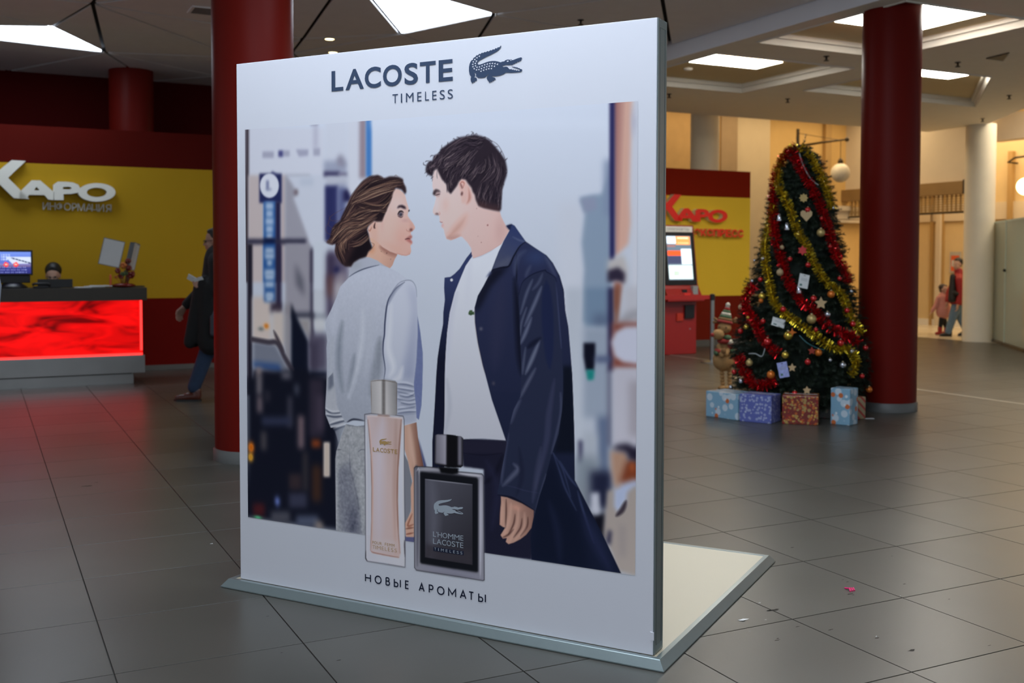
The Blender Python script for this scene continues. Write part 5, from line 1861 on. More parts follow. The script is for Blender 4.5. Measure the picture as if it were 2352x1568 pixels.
CROC = [(1188, 185), (1197, 215), (1180, 260), (1130, 320), (1060, 375), (960, 430), (860, 480), (750, 530), (640, 590), (560, 635), (510, 670), (488, 705), (490, 740), (515, 765), (560, 762), (640, 735), (740, 695), (830, 668), (920, 655), (1010, 655), (1090, 668), (1150, 685), (1185, 695), (1220, 675), (1290, 665), (1320, 635), (1370, 615), (1420, 612), (1465, 620), (1490, 603), (1515, 615), (1535, 635), (1620, 600), (1700, 570), (1790, 545), (1815, 555), (1822, 580), (1805, 610), (1782, 660), (1755, 650), (1718, 690), (1690, 675), (1650, 718), (1620, 710), (1588, 748), (1560, 740), (1530, 780), (1490, 768), (1440, 780), (1380, 772), (1330, 775), (1270, 795), (1235, 800), (1240, 820), (1270, 835), (1340, 822), (1390, 840), (1430, 885), (1465, 910), (1500, 890), (1525, 925), (1560, 905), (1590, 935), (1620, 915), (1655, 950), (1685, 925), (1730, 955), (1755, 940), (1750, 915), (1690, 890), (1600, 865), (1545, 850), (1505, 815), (1540, 825), (1575, 835), (1600, 825), (1615, 845), (1645, 833), (1660, 855), (1690, 845), (1705, 870), (1740, 868), (1770, 895), (1810, 900), (1832, 930), (1815, 965), (1760, 990), (1650, 1000), (1500, 1010), (1340, 1000), (1270, 1050), (1150, 1095), (1040, 1112), (925, 1115), (930, 1135), (990, 1150), (1025, 1175), (1030, 1215), (1010, 1228), (990, 1215), (965, 1260), (940, 1245), (910, 1290), (880, 1275), (845, 1320), (825, 1270), (780, 1220), (760, 1165), (775, 1105), (830, 1058), (790, 1070), (740, 1120), (710, 1150), (640, 1160), (500, 1162), (475, 1130), (435, 1115), (445, 1070), (430, 1020), (395, 1000), (410, 1040), (415, 1090), (392, 1155), (430, 1150), (465, 1180), (470, 1225), (450, 1262), (420, 1250), (392, 1298), (365, 1285), (330, 1328), (290, 1270), (278, 1210), (285, 1160), (295, 1130), (250, 1060), (230, 960), (230, 840), (250, 740), (285, 665), (325, 620), (345, 632), (355, 580), (400, 535), (415, 550), (440, 500), (470, 475), (490, 490), (545, 435), (570, 450), (625, 400), (645, 420), (710, 378), (730, 395), (795, 352), (815, 375), (880, 325), (905, 342), (955, 300), (985, 315), (1035, 265), (1060, 285), (1105, 238), (1130, 252), (1170, 215)]
SCALES = [(540, 512), (468, 557), (405, 610), (358, 678), (452, 658), (342, 752), (420, 725), (348, 825), (425, 798), (385, 885), (470, 843), (545, 830), (622, 800), (700, 770), (778, 748), (855, 733), (933, 725), (1008, 733), (1083, 752), (455, 920), (528, 910), (605, 882), (685, 853), (762, 825), (838, 808), (915, 802), (993, 812), (590, 962), (668, 930), (748, 905), (823, 885), (902, 882)]
QC = Zm(1060, 90, 13.065)
croc_uv = [uv(*QC(q)[0]) for q in CROC]
mb = MB()
mb.poly([(q[0], q[1] + PZ) for q in croc_uv], (), YI, None, 'xz')
cr = mb.build('crocodile_emblem', m_navy, face_o)
mb = MB()
for (x, y) in SCALES:
    t = [uv(*QC(q)[0]) for q in ((x - 26, y + 6), (x + 22, y - 28), (x + 18, y + 28))]
    mb.poly([(q[0], q[1] + PZ) for q in t], (), YI - .0006, None, 'xz')
for (x, y, rx, ry) in ((1395, 664, 32, 18), (1490, 637, 18, 14)):
    t = [uv(*QC((x + rx * math.cos(a), y + ry * math.sin(a) - .15 * rx * math.cos(a)))[0]) for a in np.linspace(0, 6.28, 12)[:-1]]
    mb.poly([(q[0], q[1] + PZ) for q in t], (), YI - .0006, None, 'xz')
mb.build('emblem_scales', m_print, face_o)['kind'] = 'stuff'
cu0, cu1 = min(q[0] for q in croc_uv), max(q[0] for q in croc_uv)
cv0, cv1 = min(q[1] for q in croc_uv), max(q[1] for q in croc_uv)


def small_croc(zf, x0, x1, ytop, ybot, m):
    ua, ub = uv(*zf((x0, ybot))[0])[0], uv(*zf((x1, ybot))[0])[0]
    xm = 0.5 * (x0 + x1)
    va, vb2 = uv(*zf((xm, ybot))[0])[1], uv(*zf((xm, ytop))[0])[1]
    mb = MB()
    mb.poly([(ua + (q[0] - cu0) / (cu1 - cu0) * (ub - ua), PZ + va + (q[1] - cv0) / (cv1 - cv0) * (vb2 - va)) for q in croc_uv], (), YI, None, 'xz')
    return mb.build('crocodile_emblem', m, face_o)


small_croc(Q7, 194, 298, 96, 160, m_gold)
small_croc(Q7, 660, 912, 612, 768, m_silver)

# ================================================================== THE INFORMATION DESK
def desk_mat():
    m = bpy.data.materials.new('backlit_red')
    m.use_nodes = True
    nt = m.node_tree
    b = nt.nodes['Principled BSDF']
    b.inputs['Roughness'].default_value = 0.2
    b.inputs['Base Color'].default_value = (0.10, 0.0, 0.0, 1)
    b.inputs['Specular IOR Level'].default_value = 0.15
    tc = nt.nodes.new('ShaderNodeTexCoord')
    mp = nt.nodes.new('ShaderNodeMapping')
    mp.inputs['Scale'].default_value = (0.9, 1, 3.4)
    mp.inputs['Rotation'].default_value = (0, -0.22, 0)
    nt.links.new(tc.outputs['Object'], mp.inputs['Vector'])
    nz = nt.nodes.new('ShaderNodeTexNoise')
    nz.inputs['Scale'].default_value = 2.0
    nz.inputs['Detail'].default_value = 2
    nz.inputs['Distortion'].default_value = 1.0
    nt.links.new(mp.outputs['Vector'], nz.inputs['Vector'])
    rm = nt.nodes.new('ShaderNodeValToRGB')
    e = rm.color_ramp.elements
    e[0].position, e[0].color = 0.30, (0.10, 0.0006, 0.001, 1)
    e[1].position, e[1].color = 0.66, (0.95, 0.004, 0.004, 1)
    x = e.new(0.44)
    x.color = (0.58, 0.002, 0.002, 1)
    nt.links.new(nz.outputs['Fac'], rm.inputs['Fac'])
    nt.links.new(rm.outputs['Color'], b.inputs['Emission Color'])
    b.inputs['Emission Strength'].default_value = 1.0
    return m


desk = thing('reception_desk', 'dark-topped reception desk with a glowing red front and steel plinth', 'desk', W(0, 12.7, 0), TY)
m_top = mat('dark_desk_top', (0.030, 0.024, 0.016), 0.45, var=.1)
m_steel = mat('brushed_steel', (0.33, 0.33, 0.32), 0.3, 0.9, var=.12, scale=3)
MB().box((-3.2, -0.02, 0.948), (1.712, 0.62, 1.092), bev=.004).build('desk_top', m_top, desk)
MB().box((-3.15, 0.02, 0.325), (1.655, 0.04, 0.947)).build('glowing_front', desk_mat(), desk)
m_led = mat('red_led_strip', (0.5, 0.02, 0.02), 0.4, emit=(1.0, 0.035, 0.03), estr=1.8, var=0)
MB().box((-3.15, 0.004, 0.325), (1.66, 0.02, 0.348)).build('led_strip', m_led, desk)
MB().box((1.635, 0.004, 0.376), (1.66, 0.02, 0.946)).build('led_strip', m_led, desk)
MB().box((1.656, 0.03, 0.325), (1.664, 0.55, 0.947)).build('side_panel', desk_mat(), desk)
MB().box((-3.17, 0.0, 0.122), (1.684, 0.58, 0.322), bev=.003).build('steel_band', m_steel, desk)
MB().box((-3.1, 0.06, 0.0), (1.565, 0.5, 0.108)).build('plinth', m_steel, desk)
MB().box((-3.1, 0.07, 0.106), (1.55, 0.5, 0.122)).build('shadow_gap', m_shadow, desk)
MB().box((-3.1, 0.05, 0.33), (1.6, 0.5, 0.94)).build('carcass', m_top, desk)
DT = 1.0925


def dpos(x, y, b):
    a, z = onb(x, y, b)
    return a, z


# till with a lit screen
a0, _ = dpos(0, 640, 12.95)
a1, zt = dpos(75, 574, 12.95)
_, zb = dpos(78, 632, 12.95)
m_black = mat('black_plastic', (0.008, 0.008, 0.009), 0.35, var=.1)
till = thing('till_monitor', 'black till monitor with a lit advert screen on the reception desk', 'monitor', W(a1 - .21, 12.95, DT), TY + 0.12)
MB().box((-.24, -.02, zb - DT), (.21, .035, zt - DT), bev=.008).build('casing', m_black, till)
MB().box((-.22, .0, zb - DT - .085), (.185, .06, zb - DT), bev=.008).build('chin', m_black, till)
MB().lathe([(.16, 0), (.15, .02), (.10, .05), (.085, zb - DT - .08)], 20).build('foot', m_black, till, True)
mb = MB()
sx0, sx1, sz0, sz1 = -.215, .188, zb - DT + .02, zt - DT - .022
ncx, ncz = 46, 26


def scr(u, v):
    c = np.array([70, 80, 170.]) * (1 - v) + np.array([120, 150, 235.]) * v
    if v < .38:
        c = np.array([42, 44, 120.]) + 60 * v
    if .45 < v < .78 and u > .55 - .6 * (v - .45):
        c = np.array([215, 225, 245.])
    if .30 < v < .46:
        c = c * .6 + np.array([190, 150, 160.]) * .4
    if abs(v - (.70 - .5 * (u - .55))) < .03 and u > .5:
        c = np.array([60, 70, 110.])
    for cx in (.14, .38, .62):
        d = math.hypot((u - cx) * 1.6, v - .42)
        if d < .105:
            c = np.array([255, 60, 50.]) if d > .05 else np.array([255, 190, 180.])
    if v > .60 and u < .5 and int(v * 26) % 3 != 0 and (math.sin(u * 190) > -.3) and v < .9:
        c = np.array([200, 215, 250.])
    if v < .3 and int(v * 26) % 3 == 1 and .06 < u < .9 and math.sin(u * 120 + v * 60) > .2:
        c = np.array([150, 160, 220.])
    return tuple(np.clip(c, 0, 255) / 255 + 0.0)


for i in range(ncx):
    for j in range(ncz):
        u0, u1, v0, v1 = i / ncx, (i + 1) / ncx, j / ncz, (j + 1) / ncz
        c = [v * 255 for v in scr((u0 + u1) / 2, (v0 + v1) / 2)]
        mb.add([(sx0 + (sx1 - sx0) * u0, -.0212, sz0 + (sz1 - sz0) * v0), (sx0 + (sx1 - sx0) * u1, -.0212, sz0 + (sz1 - sz0) * v0),
                (sx0 + (sx1 - sx0) * u1, -.0212, sz0 + (sz1 - sz0) * v1), (sx0 + (sx1 - sx0) * u0, -.0212, sz0 + (sz1 - sz0) * v1)], [(0, 1, 2, 3)], c)
MATS['till_screen'] = attr_mat('till_screen', 'Col', 0.2, emit=0.75)
mb.build('screen', MATS['till_screen'], till)
# low black monitor back and a phone
a0, zt = dpos(86, 641, 12.86)
a1, _ = dpos(167, 641, 12.86)
t = thing('low_monitor', 'low black monitor seen from behind in front of the receptionist', 'monitor', W((a0 + a1) / 2, 12.86, DT), TY)
h = (a1 - a0) / 2
MB().box((-h, 0, .004), (h, .03, zt - DT), bev=.006).build('casing', m_black, t)
MB().box((-h * .3, .01, 0), (h * .3, .09, .012)).build('foot', m_black, t)
a0, _ = dpos(73, 652, 12.80)
t = thing('desk_phone', 'black desk telephone lying left of the low monitor', 'telephone', W(a0 + .09, 12.80, DT), TY)
MB().box((-.08, -.05, 0), (.08, .06, .022), bev=.008).build('base', m_black, t)
MB().tube([(-.085, .0, .035), (-.06, 0, .05), (.06, 0, .05), (.10, 0, .035)], [.016, .013, .013, .018], 8).build('handset', m_black, t, True)
# papers
m_paper = mat('paper', (0.55, 0.56, 0.56), 0.7, var=.04)
rp = random.Random(3)
a0, _ = dpos(170, 655, 12.9)
a1, _ = dpos(255, 655, 12.9)
for k, (f, w, z, wh) in enumerate(((0.25, .18, 0.0, 'lowest sheet of white paper lying flat on the reception desk'), (.55, .2, .006, 'middle bundle of white papers on the reception desk'), (.72, .24, .014, 'top bundle of white papers on the reception desk beside the ornament'))):
    o = MB().box((-w / 2, -.11, 0), (w / 2, .11, .006 if k == 0 else .009)).build('paper_stack', m_paper)
    o.location = W(a0 + (a1 - a0) * f, 12.9, DT + z)
    o.rotation_euler = (0, 0, TY + rp.uniform(-.3, .3))
    tag(o, wh, 'paper')
# flip-panel display
a0, z0 = dpos(219, 620, 12.98)
t = thing('flip_display', 'tilted desk display with flip panels on the reception desk', 'display', W(a0 + .24, 12.98, DT), TY)
zc = z0 - DT
MB().box((-.05, .02, 0), (.30, .16, .012)).build('foot', m_black, t)
MB().tube([(.12, .08, .01), (.10, .06, zc + .12)], .012, 8).build('stem', m_black, t)
m_plas = mat('clear_sleeve', (0.42, 0.43, 0.45), 0.25, var=.05)
m_frame = mat('sleeve_frame', (0.10, 0.11, 0.12), 0.4)
tilt = math.radians(13)
for k in range(6):
    yaw = math.radians(-6 + (0 if k == 0 else 58 + 3.2 * k))
    M = Matrix.Translation((.02 + (.045 + .012 * k if k else -.0), .02 + .004 * k, zc + .02)) @ Matrix.Rotation(tilt, 4, 'Y') @ Matrix.Rotation(yaw, 4, 'Z')
    w = .235
    p = MB()
    p.M = M
    x0 = -w if k == 0 else 0.0
    p.box((x0, -.002, 0), (x0 + w, .002, .31))
    fr = p.build('sleeve', m_frame, t)
    q = MB()
    q.M = M
    q.box((x0 + .008, -.0032, .008), (x0 + w - .008, .0032, .302))
    q.build('sheet', m_plas if k else m_paper, fr)
# festive ornament
a0, _ = dpos(284, 655, 12.84)
orn = thing('festive_ornament', 'small red and gold festive bouquet ornament on the reception desk', 'ornament', W(a0, 12.84, DT), TY)
m_rb = mat('dark_red_gloss', (0.14, 0.010, 0.006), 0.25)
m_ob = mat('orange_gold_gloss', (0.42, 0.12, 0.025), 0.3, 0.5)
m_gn = mat('sprig_green', (0.05, 0.09, 0.03), 0.6)
MB().lathe([(.02, 0), (.12, .012), (.13, .03), (.09, .045), (.02, .05)], 18).build('tray', m_rb, orn, True)
rr = random.Random(11)
for (x, z, r, m) in ((-.06, .19, .035, m_rb), (0, .25, .04, m_ob), (.05, .30, .035, m_rb), (.06, .22, .035, m_rb), (.08, .14, .045, m_rb), (-.03, .13, .035, m_rb), (.03, .17, .03, m_gn), (-.01, .15, .03, m_gn), (.10, .16, .03, m_rb), (-.08, .12, .02, m_ob)):
    mb = MB()
    for k in range(6):
        an = 2 * PI * k / 6
        mb.ball((x + r * .5 * math.cos(an), rr.uniform(-.02, .02), z + r * .5 * math.sin(an)), (r * .5, r * .35, r * .5), 7, 5)
    mb.tube([(x, 0, z), (x * .3, 0, .03)], .004, 5)
    o = mb.build('flower', m, orn, True)
MB().lathe([(.012, 0), (.012, .13), (.006, .15)], 8, center=(-.14, 0, 0)).build('candle', mat('orange_candle', (.6, .10, .03), .4), orn, True)

# ================================================================== SIGNS
QS = Zm(0, 340, 3.92)
K_ = [(-150, 95), (-40, 100), (-40, 225), (105, 108), (232, 116), (72, 266), (262, 457), (125, 450), (-40, 290), (-40, 440), (-150, 430)]
A_ = [(168, 452), (184, 388), (285, 290), (362, 291), (490, 400), (490, 467), (435, 463), (402, 422), (262, 420), (240, 455)]
A_h = [(308, 379), (328, 347), (356, 380)]
P_ = [(480, 330), (520, 302), (600, 303), (660, 310), (705, 330), (722, 360), (702, 400), (640, 412), (572, 412), (572, 468), (480, 466)]
P_h = [(568, 348), (625, 347), (648, 359), (630, 372), (568, 370)]
O_ = [(872 + 168 * math.cos(t), 398 + 83 * math.sin(t)) for t in np.linspace(0, 2 * PI, 33)[:-1]]
O_h = [(872 + 90 * math.cos(t), 398 + 43 * math.sin(t)) for t in np.linspace(0, 2 * PI, 33)[:-1]]
LET = [(K_, []), (A_, [A_h]), (P_, [P_h]), (O_, [O_h])]
m_sign = mat('sign_grey_white', (0.78, 0.76, 0.68), 0.4, var=.03)
sign = thing('wall_sign', 'large off-white raised lettering on the yellow wall above the reception desk', 'sign', W(0, 14.2, 0), TY)


def wall_pt(zf, q, b=14.2):
    return onb(*zf(q)[0], b)


for outer, holes in LET:
    mb = MB()
    mb.poly([wall_pt(QS, q, 14.1) for q in outer], [[wall_pt(QS, q, 14.1) for q in h] for h in holes], -.10, -.002, 'xz')
    mb.build('letter', m_sign, sign)
txt = 'ИНФОРМАЦИЯ'
sub = thing('wall_sign', 'small thin raised lettering under the large white sign on the yellow wall', 'sign', W(0, 14.2, 0), TY)
x = 0
pos = [(385, 437), (447, 500), (507, 567), (575, 638), (648, 690), (697, 762), (770, 832), (826, 880), (886, 935), (950, 1002)]
m_sub = mat('sign_dull', (0.50, 0.48, 0.42), 0.4)
for ch, (xa, xb) in zip(txt, pos):
    k = (0.5 * (xa + xb) - 385) / (1002 - 385)
    yt, yb_ = 488 + k * 22, 553 + k * 22
    p0, p1 = wall_pt(QS, (xa, yb_)), wall_pt(QS, (xb, yt))
    mb = MB()
    put_glyph(mb, ch, p0[0], p1[0], p0[1], p1[1], -.022, 0.0, depth=.02)
    mb.build('letter', m_sub, sub)
# red sign on the ticket wall
b_red = 14.08
src = [wall_pt(QS, q, 14.1) for q in ((72, 266), (1040, 398), (232, 116), (262, 457))]
QK = Zm(1530, 430, 11.2)
dst = [onb(*QK(q)[0], b_red) for q in ((172, 520), (1595, 760), (420, 190), (420, 870))]
sx_ = (dst[1][0] - dst[0][0]) / (src[1][0] - src[0][0])
sz_ = (dst[2][1] - dst[3][1]) / (src[2][1] - src[3][1])
m_signred = mat('sign_red', (0.62, 0.014, 0.004), 0.35, emit=(0.9, 0.02, 0.005), estr=.12, var=.02)
m_signcream = mat('sign_cream_edge', (0.75, 0.66, 0.42), 0.5)
rs = thing('wall_sign', 'large red raised lettering with cream edges on the ticket wall', 'sign', W(0, 14.2, 0), TY)


def rmap(q):
    p = wall_pt(QS, q, 14.1)
    return (dst[0][0] + (p[0] - src[0][0]) * sx_, dst[3][1] + (p[1] - src[3][1]) * sz_)


for outer, holes in LET:
    if outer is K_:
        outer = [(-60, 95), (-40, 100)] + K_[2:9] + [(-40, 440), (-60, 430)]
    mb = MB()
    mb.poly([rmap(q) for q in outer], [[rmap(q) for q in h] for h in holes], -.10, -.002, 'xz')
    l = mb.build('letter', m_signcream, rs)
    mb = MB()
    mb.poly([rmap(q) for q in outer], [[rmap(q) for q in h] for h in holes], -.106, -.1002, 'xz')
    mb.build('letter_face', m_signred, l)
rs2 = thing('wall_sign', 'narrow line of blocky red letters with gold edges under the red sign', 'sign', W(0, 14.2, 0), TY)
m_goldedge = mat('sign_gold_edge', (0.72, 0.50, 0.14), 0.4)
bx = [(745, 895), (900, 1030), (1030, 1160), (1165, 1320), (1335, 1470), (1480, 1610), (1700, 1850), (1860, 2000)]
bx = [(745 + 159 * k, 745 + 159 * k + 148) for k in range(8)]
for ch, (xa, xb) in zip('ЭКСПРЕСС', bx):
    k = (0.5 * (xa + xb) - 745) / 1255
    p0, p1 = onb(*QK((xa, 1240 + k * 50))[0], 14.1), onb(*QK((xb, 1060 + k * 30))[0], 14.1)
    mb = MB()
    put_glyph(mb, ch, p0[0], p1[0], p0[1], p1[1], -.088, .035, depth=.085)
    l = mb.build('letter', m_goldedge, rs2)
    mb = MB()
    put_glyph(mb, ch, p0[0], p1[0], p0[1], p1[1], -.090, .035)
    mb.build('letter_face', m_signred, l)

# ================================================================== TICKET MACHINE AND BARRIER
tm = thing('ticket_machine', 'red self-service ticket machine with a tall touch screen', 'ticket machine', W(9.36, 13.06, 0), TY)
m_tr = mat('machine_red', (0.30, 0.012, 0.010), 0.35, var=.05, coat=.2)
m_trd = mat('machine_dark_red', (0.14, 0.008, 0.008), 0.4, var=.05)
hw = .31
MB().box((-hw, 0, 0), (hw, .50, .80), bev=.012).build('cabinet', m_tr, tm)
MB().box((-hw - .004, .04, .02), (-hw, .5, .80)).build('side_panel', m_trd, tm)
side = [(-.13, .80), (-.15, .86), (-.06, .985), (-.02, 1.06), (.085, 1.80), (.10, 1.935), (.32, 1.935), (.46, 1.2), (.50, .80)]
mb = MB()
mb.poly(side, (), -hw, hw, 'yz')
mb.build('upper_body', m_tr, tm)


def slope(t, off, x):
    """point on the leaning front: t 0 at its foot, 1 at its head"""
    y = -.02 + (.085 + .02) * t
    z = 1.06 + (1.80 - 1.06) * t
    return (x, y - off, z + off * .14)


def slab(name, x0, x1, t0, t1, o0, o1, m, parent):
    vs = [slope(t0, o0, x0), slope(t0, o0, x1), slope(t1, o0, x1), slope(t1, o0, x0), slope(t0, o1, x0), slope(t0, o1, x1), slope(t1, o1, x1), slope(t1, o1, x0)]
    mb = MB().add(vs, [(0, 1, 2, 3), (7, 6, 5, 4), (0, 4, 5, 1), (1, 5, 6, 2), (2, 6, 7, 3), (3, 7, 4, 0)])
    return mb.build(name, m, parent)


slab('bezel', -.285, .285, -.03, 1.03, 0, .02, m_black, tm)


def glow(name, c, s=.9):
    return mat(name, c, .3, emit=c, estr=s, var=0)


S_ = [(-.21, -.05, .80, .95, (225, 240, 255)), (-.05, .21, .78, .95, (250, 160, 90)), (-.02, .18, .90, .935, (255, 235, 220)), (-.02, .18, .80, .83, (255, 225, 205)), (-.05, .21, .735, .775, (95, 115, 130)), (-.21, .03, .56, .66, (250, 90, 40)), (-.21, .03, .40, .555, (62, 66, 96)), (.035, .22, .385, .70, (225, 240, 250)), (-.21, .22, .09, .37, (215, 235, 235)), (-.12, -.02, .16, .25, (150, 190, 130)), (-.21, -.06, .735, .78, (150, 110, 110))]
scr_o = slab('screen', -.215, .225, .07, .96, .0205, .0225, glow('screen_grey', (120, 140, 160), .35), tm)
for k, (x0, x1, t0, t1, c) in enumerate(S_):
    slab('screen_tile', x0, x1, t0, t1, .0226, .0236, glow('screen_tile_%d' % k, c, .85), scr_o)
hs_ = MB().box((-.30, .06, 1.83), (.265, .10, 1.915), bev=.006).build('header_sign', mat('header_white', (.82, .80, .74), .5), tm)
mb = MB()
put_text(mb, 'Оплата картой', -.20, 1.855, .036, .0588, width=.40, offset=0.0, gap=.10)
mb.build('header_lettering', mat('grey_ink', (.22, .21, .2), .5), hs_)
MB().box((-hw - .01, -.16, .80), (hw + .03, .10, .87), bev=.01).build('shelf', m_tr, tm)
MB().box((-.02, -.10, .90), (.06, -.05, .975)).build('ticket_slot', m_black, tm)
MB().box((-.01, -.135, .885), (.10, -.09, .92), bev=.006).build('ticket_mouth', mat('glow_red', (.7, .03, .02), .3), tm)
MB().box((.16, -.12, .88), (.25, -.02, 1.03), bev=.012).build('card_terminal', mat('terminal_grey', (.30, .31, .30), .3, .3), tm)
MB().box((.08, -.035, .54), (.25, 0.0, .74), bev=.006).build('receipt_box', m_black, tm)
MB().box((-.06, -.02, .50), (.05, 0.0, .62), bev=.005).build('coin_tray', mat('orange_red', (.45, .03, .012), .4), tm)
lk = MB().lathe([(.012, 0), (.012, .006)], 10, center=(0, 0, 0)).build('lock', m_steel, tm)
lk.rotation_euler = (PI / 2, 0, 0)
lk.location = (.19, 0.0, .38)

P = on_z(1635, 832, 0)
for k, (pp_, wh) in enumerate(((P, 'steel belt barrier post beside the red ticket machine'), (W(7.4, 12.1, 0), 'steel belt barrier post hidden behind the poster, left of the ticket machine'))):
    t = thing('barrier_post', wh, 'barrier post', pp_, TY)
    MB().lathe([(.16, 0), (.16, .012), (.05, .03), (.032, .035)], 24).build('foot', m_steel, t, math.radians(40))
    MB().lathe([(.030, .03), (.030, .86)], 16).build('post', m_steel, t, math.radians(40))
    MB().lathe([(.036, .86), (.036, .94), (.02, .95)], 16).build('belt_head', m_black, t, math.radians(40))
q0, q1 = P + Vector((0, 0, .905)), W(7.4, 12.1, .905)
d = (q1 - q0).normalized()
n = Vector((-d.y, d.x, 0)) * .002
mb = MB()
q0, q1 = q0 + d * .038, q1 - d * .038
vs = []
for q in (q0, q1):
    for s in (-1, 1):
        for z in (-.028, .028):
            vs.append(q + n * s + Vector((0, 0, z)))
mb.add(vs, [(0, 1, 5, 4), (2, 6, 7, 3), (1, 3, 7, 5), (0, 4, 6, 2), (0, 2, 3, 1), (4, 5, 7, 6)])
o = mb.build('barrier_belt', mat('belt_red', (.35, .015, .012), .5))
tag(o, 'red barrier belt stretched from the steel post towards the left', 'barrier belt')

# ================================================================== STREET LAMPS, PICTURE, GLASS SCREENS
m_iron = mat('wrought_iron', (.045, .03, .015), .55, .5)
m_opal = mat('opal_glass', (.62, .56, .44), .35, var=.02)
m_opal_lit = mat('opal_glass_lit', (1, .8, .45), .35, emit=(1.0, .74, .36), estr=6, var=0)
a0, zt = onb(1833, 296, 17.05)
_, zb = onb(1833, 336, 17.05)
t = thing('street_lamp', 'unlit white globe lamp hanging from an iron bracket behind the Christmas tree', 'lamp', W(a0, 17.05, zb), TY)
best = min(np.linspace(.2, 3, 100), key=lambda s: abs((lambda C: 1176 + FPX * C.dot(_rt) / C.dot(_fw))(W(a0, 17.05 - s, zb) - EYE) - 1945))
Ptip = on_plane(1945, 320, W(0, 17.05 - best, 0), Vector((-SA, CA, 0)))
Ltip = Vector((0, -best, Ptip.z - zb))
hh = zt - zb
MB().box((-.025, -.02, -.05), (.025, .02, hh)).build('wall_plate', m_iron, t)
MB().tube([(0, 0, 0), Ltip * .5 + Vector((0, 0, .01)), Ltip], [.03, .022, .016], 8).build('arm', m_iron, t, True)
MB().ball(Ltip, .045, 10, 8).build('finial', m_iron, t, True)
MB().tube([(0, 0, hh * .75), Ltip * .88], .006, 5).build('stay', m_iron, t)
Pg = on_plane(1931, 397, W(0, 17.05 - best * .88, 0), Vector((-SA, CA, 0)))
Lg = Ltip * .88
Lg = Vector((Lg.x, Lg.y, Pg.z - zb))
rg = 22.0 / FPX * (Pg - EYE).dot(_fw)
MB().tube([Vector((Lg.x, Lg.y, Ltip.z * .88)), Vector((Lg.x, Lg.y, Lg.z + rg))], .006, 5).build('chain', m_iron, t)
MB().lathe([(.02, rg + .10), (.05, rg + .05), (.055, rg - .01)], 12, center=tuple(Lg)).build('cap', m_iron, t, True)
MB().ball(Lg, rg, 20, 14).build('globe', m_opal, t, True)
b0, zg = ona(2356, 428, 18.0)
t = thing('street_lamp', 'glowing globe lamp at the right edge above the glass screens', 'lamp', W(18.0, b0, zg), TY)
rg = .165
MB().ball((0, 0, 0), rg, 20, 14).build('globe', m_opal_lit, t, True)
_, za = ona(2330, 362, 18.0)
MB().tube([(0, 0, rg), (0, 0, za - zg)], .008, 6).build('chain', m_iron, t)
MB().tube([(0, -.3, za - zg + .02), (0, .25, za - zg), (.25, .6, za - zg - .05), (.55, .62, za - zg - .06)], .02, 8).build('arm', m_iron, t, True)

b0, z0 = ona(2181, 626, AI - .02)
b1, z1 = ona(2207, 578, AI - .02)
t = thing('wall_picture', 'small framed red and white poster on the cream wall behind the man', 'picture', W(AI - .012, (b0 + b1) / 2, z0), TY)
hw2, hh = abs(b0 - b1) / 2, z1 - z0
MB().box((-.01, -hw2, 0), (.010, hw2, hh)).build('frame', mat('grey_frame', (.40, .38, .34), .5), t)
MB().box((-.0125, -hw2 * .75, hh * .08), (-.0101, hw2 * .75, hh * .82)).build('print', mat('print_orange', (.62, .10, .03), .5), t)
MB().box((-.014, -hw2 * .3, hh * .3), (-.0126, hw2 * .6, hh * .6)).build('print_patch', m_paper, t)


def glass_mat():
    m = bpy.data.materials.new('green_glass')
    m.use_nodes = True
    nt = m.node_tree
    for n_ in list(nt.nodes):
        if n_.type != 'OUTPUT_MATERIAL':
            nt.nodes.remove(n_)
    out = [n_ for n_ in nt.nodes if n_.type == 'OUTPUT_MATERIAL'][0]
    tr = nt.nodes.new('ShaderNodeBsdfTransparent')
    tr.inputs['Color'].default_value = (.90, .95, .90, 1)
    gl = nt.nodes.new('ShaderNodeBsdfGlossy')
    gl.inputs['Roughness'].default_value = .03
    df = nt.nodes.new('ShaderNodeBsdfDiffuse')
    df.inputs['Color'].default_value = (.78, .84, .72, 1)
    fr = nt.nodes.new('ShaderNodeFresnel')
    fr.inputs['IOR'].default_value = 1.5
    m1 = nt.nodes.new('ShaderNodeMixShader')
    m2 = nt.nodes.new('ShaderNodeMixShader')
    m2.inputs[0].default_value = .30
    nt.links.new(fr.outputs[0], m1.inputs[0])
    nt.links.new(tr.outputs[0], m1.inputs[1])
    nt.links.new(gl.outputs[0], m1.inputs[2])
    nt.links.new(m1.outputs[0], m2.inputs[1])
    nt.links.new(df.outputs[0], m2.inputs[2])
    nt.links.new(m2.outputs[0], out.inputs['Surface'])
    MATS['green_glass'] = m
    return m


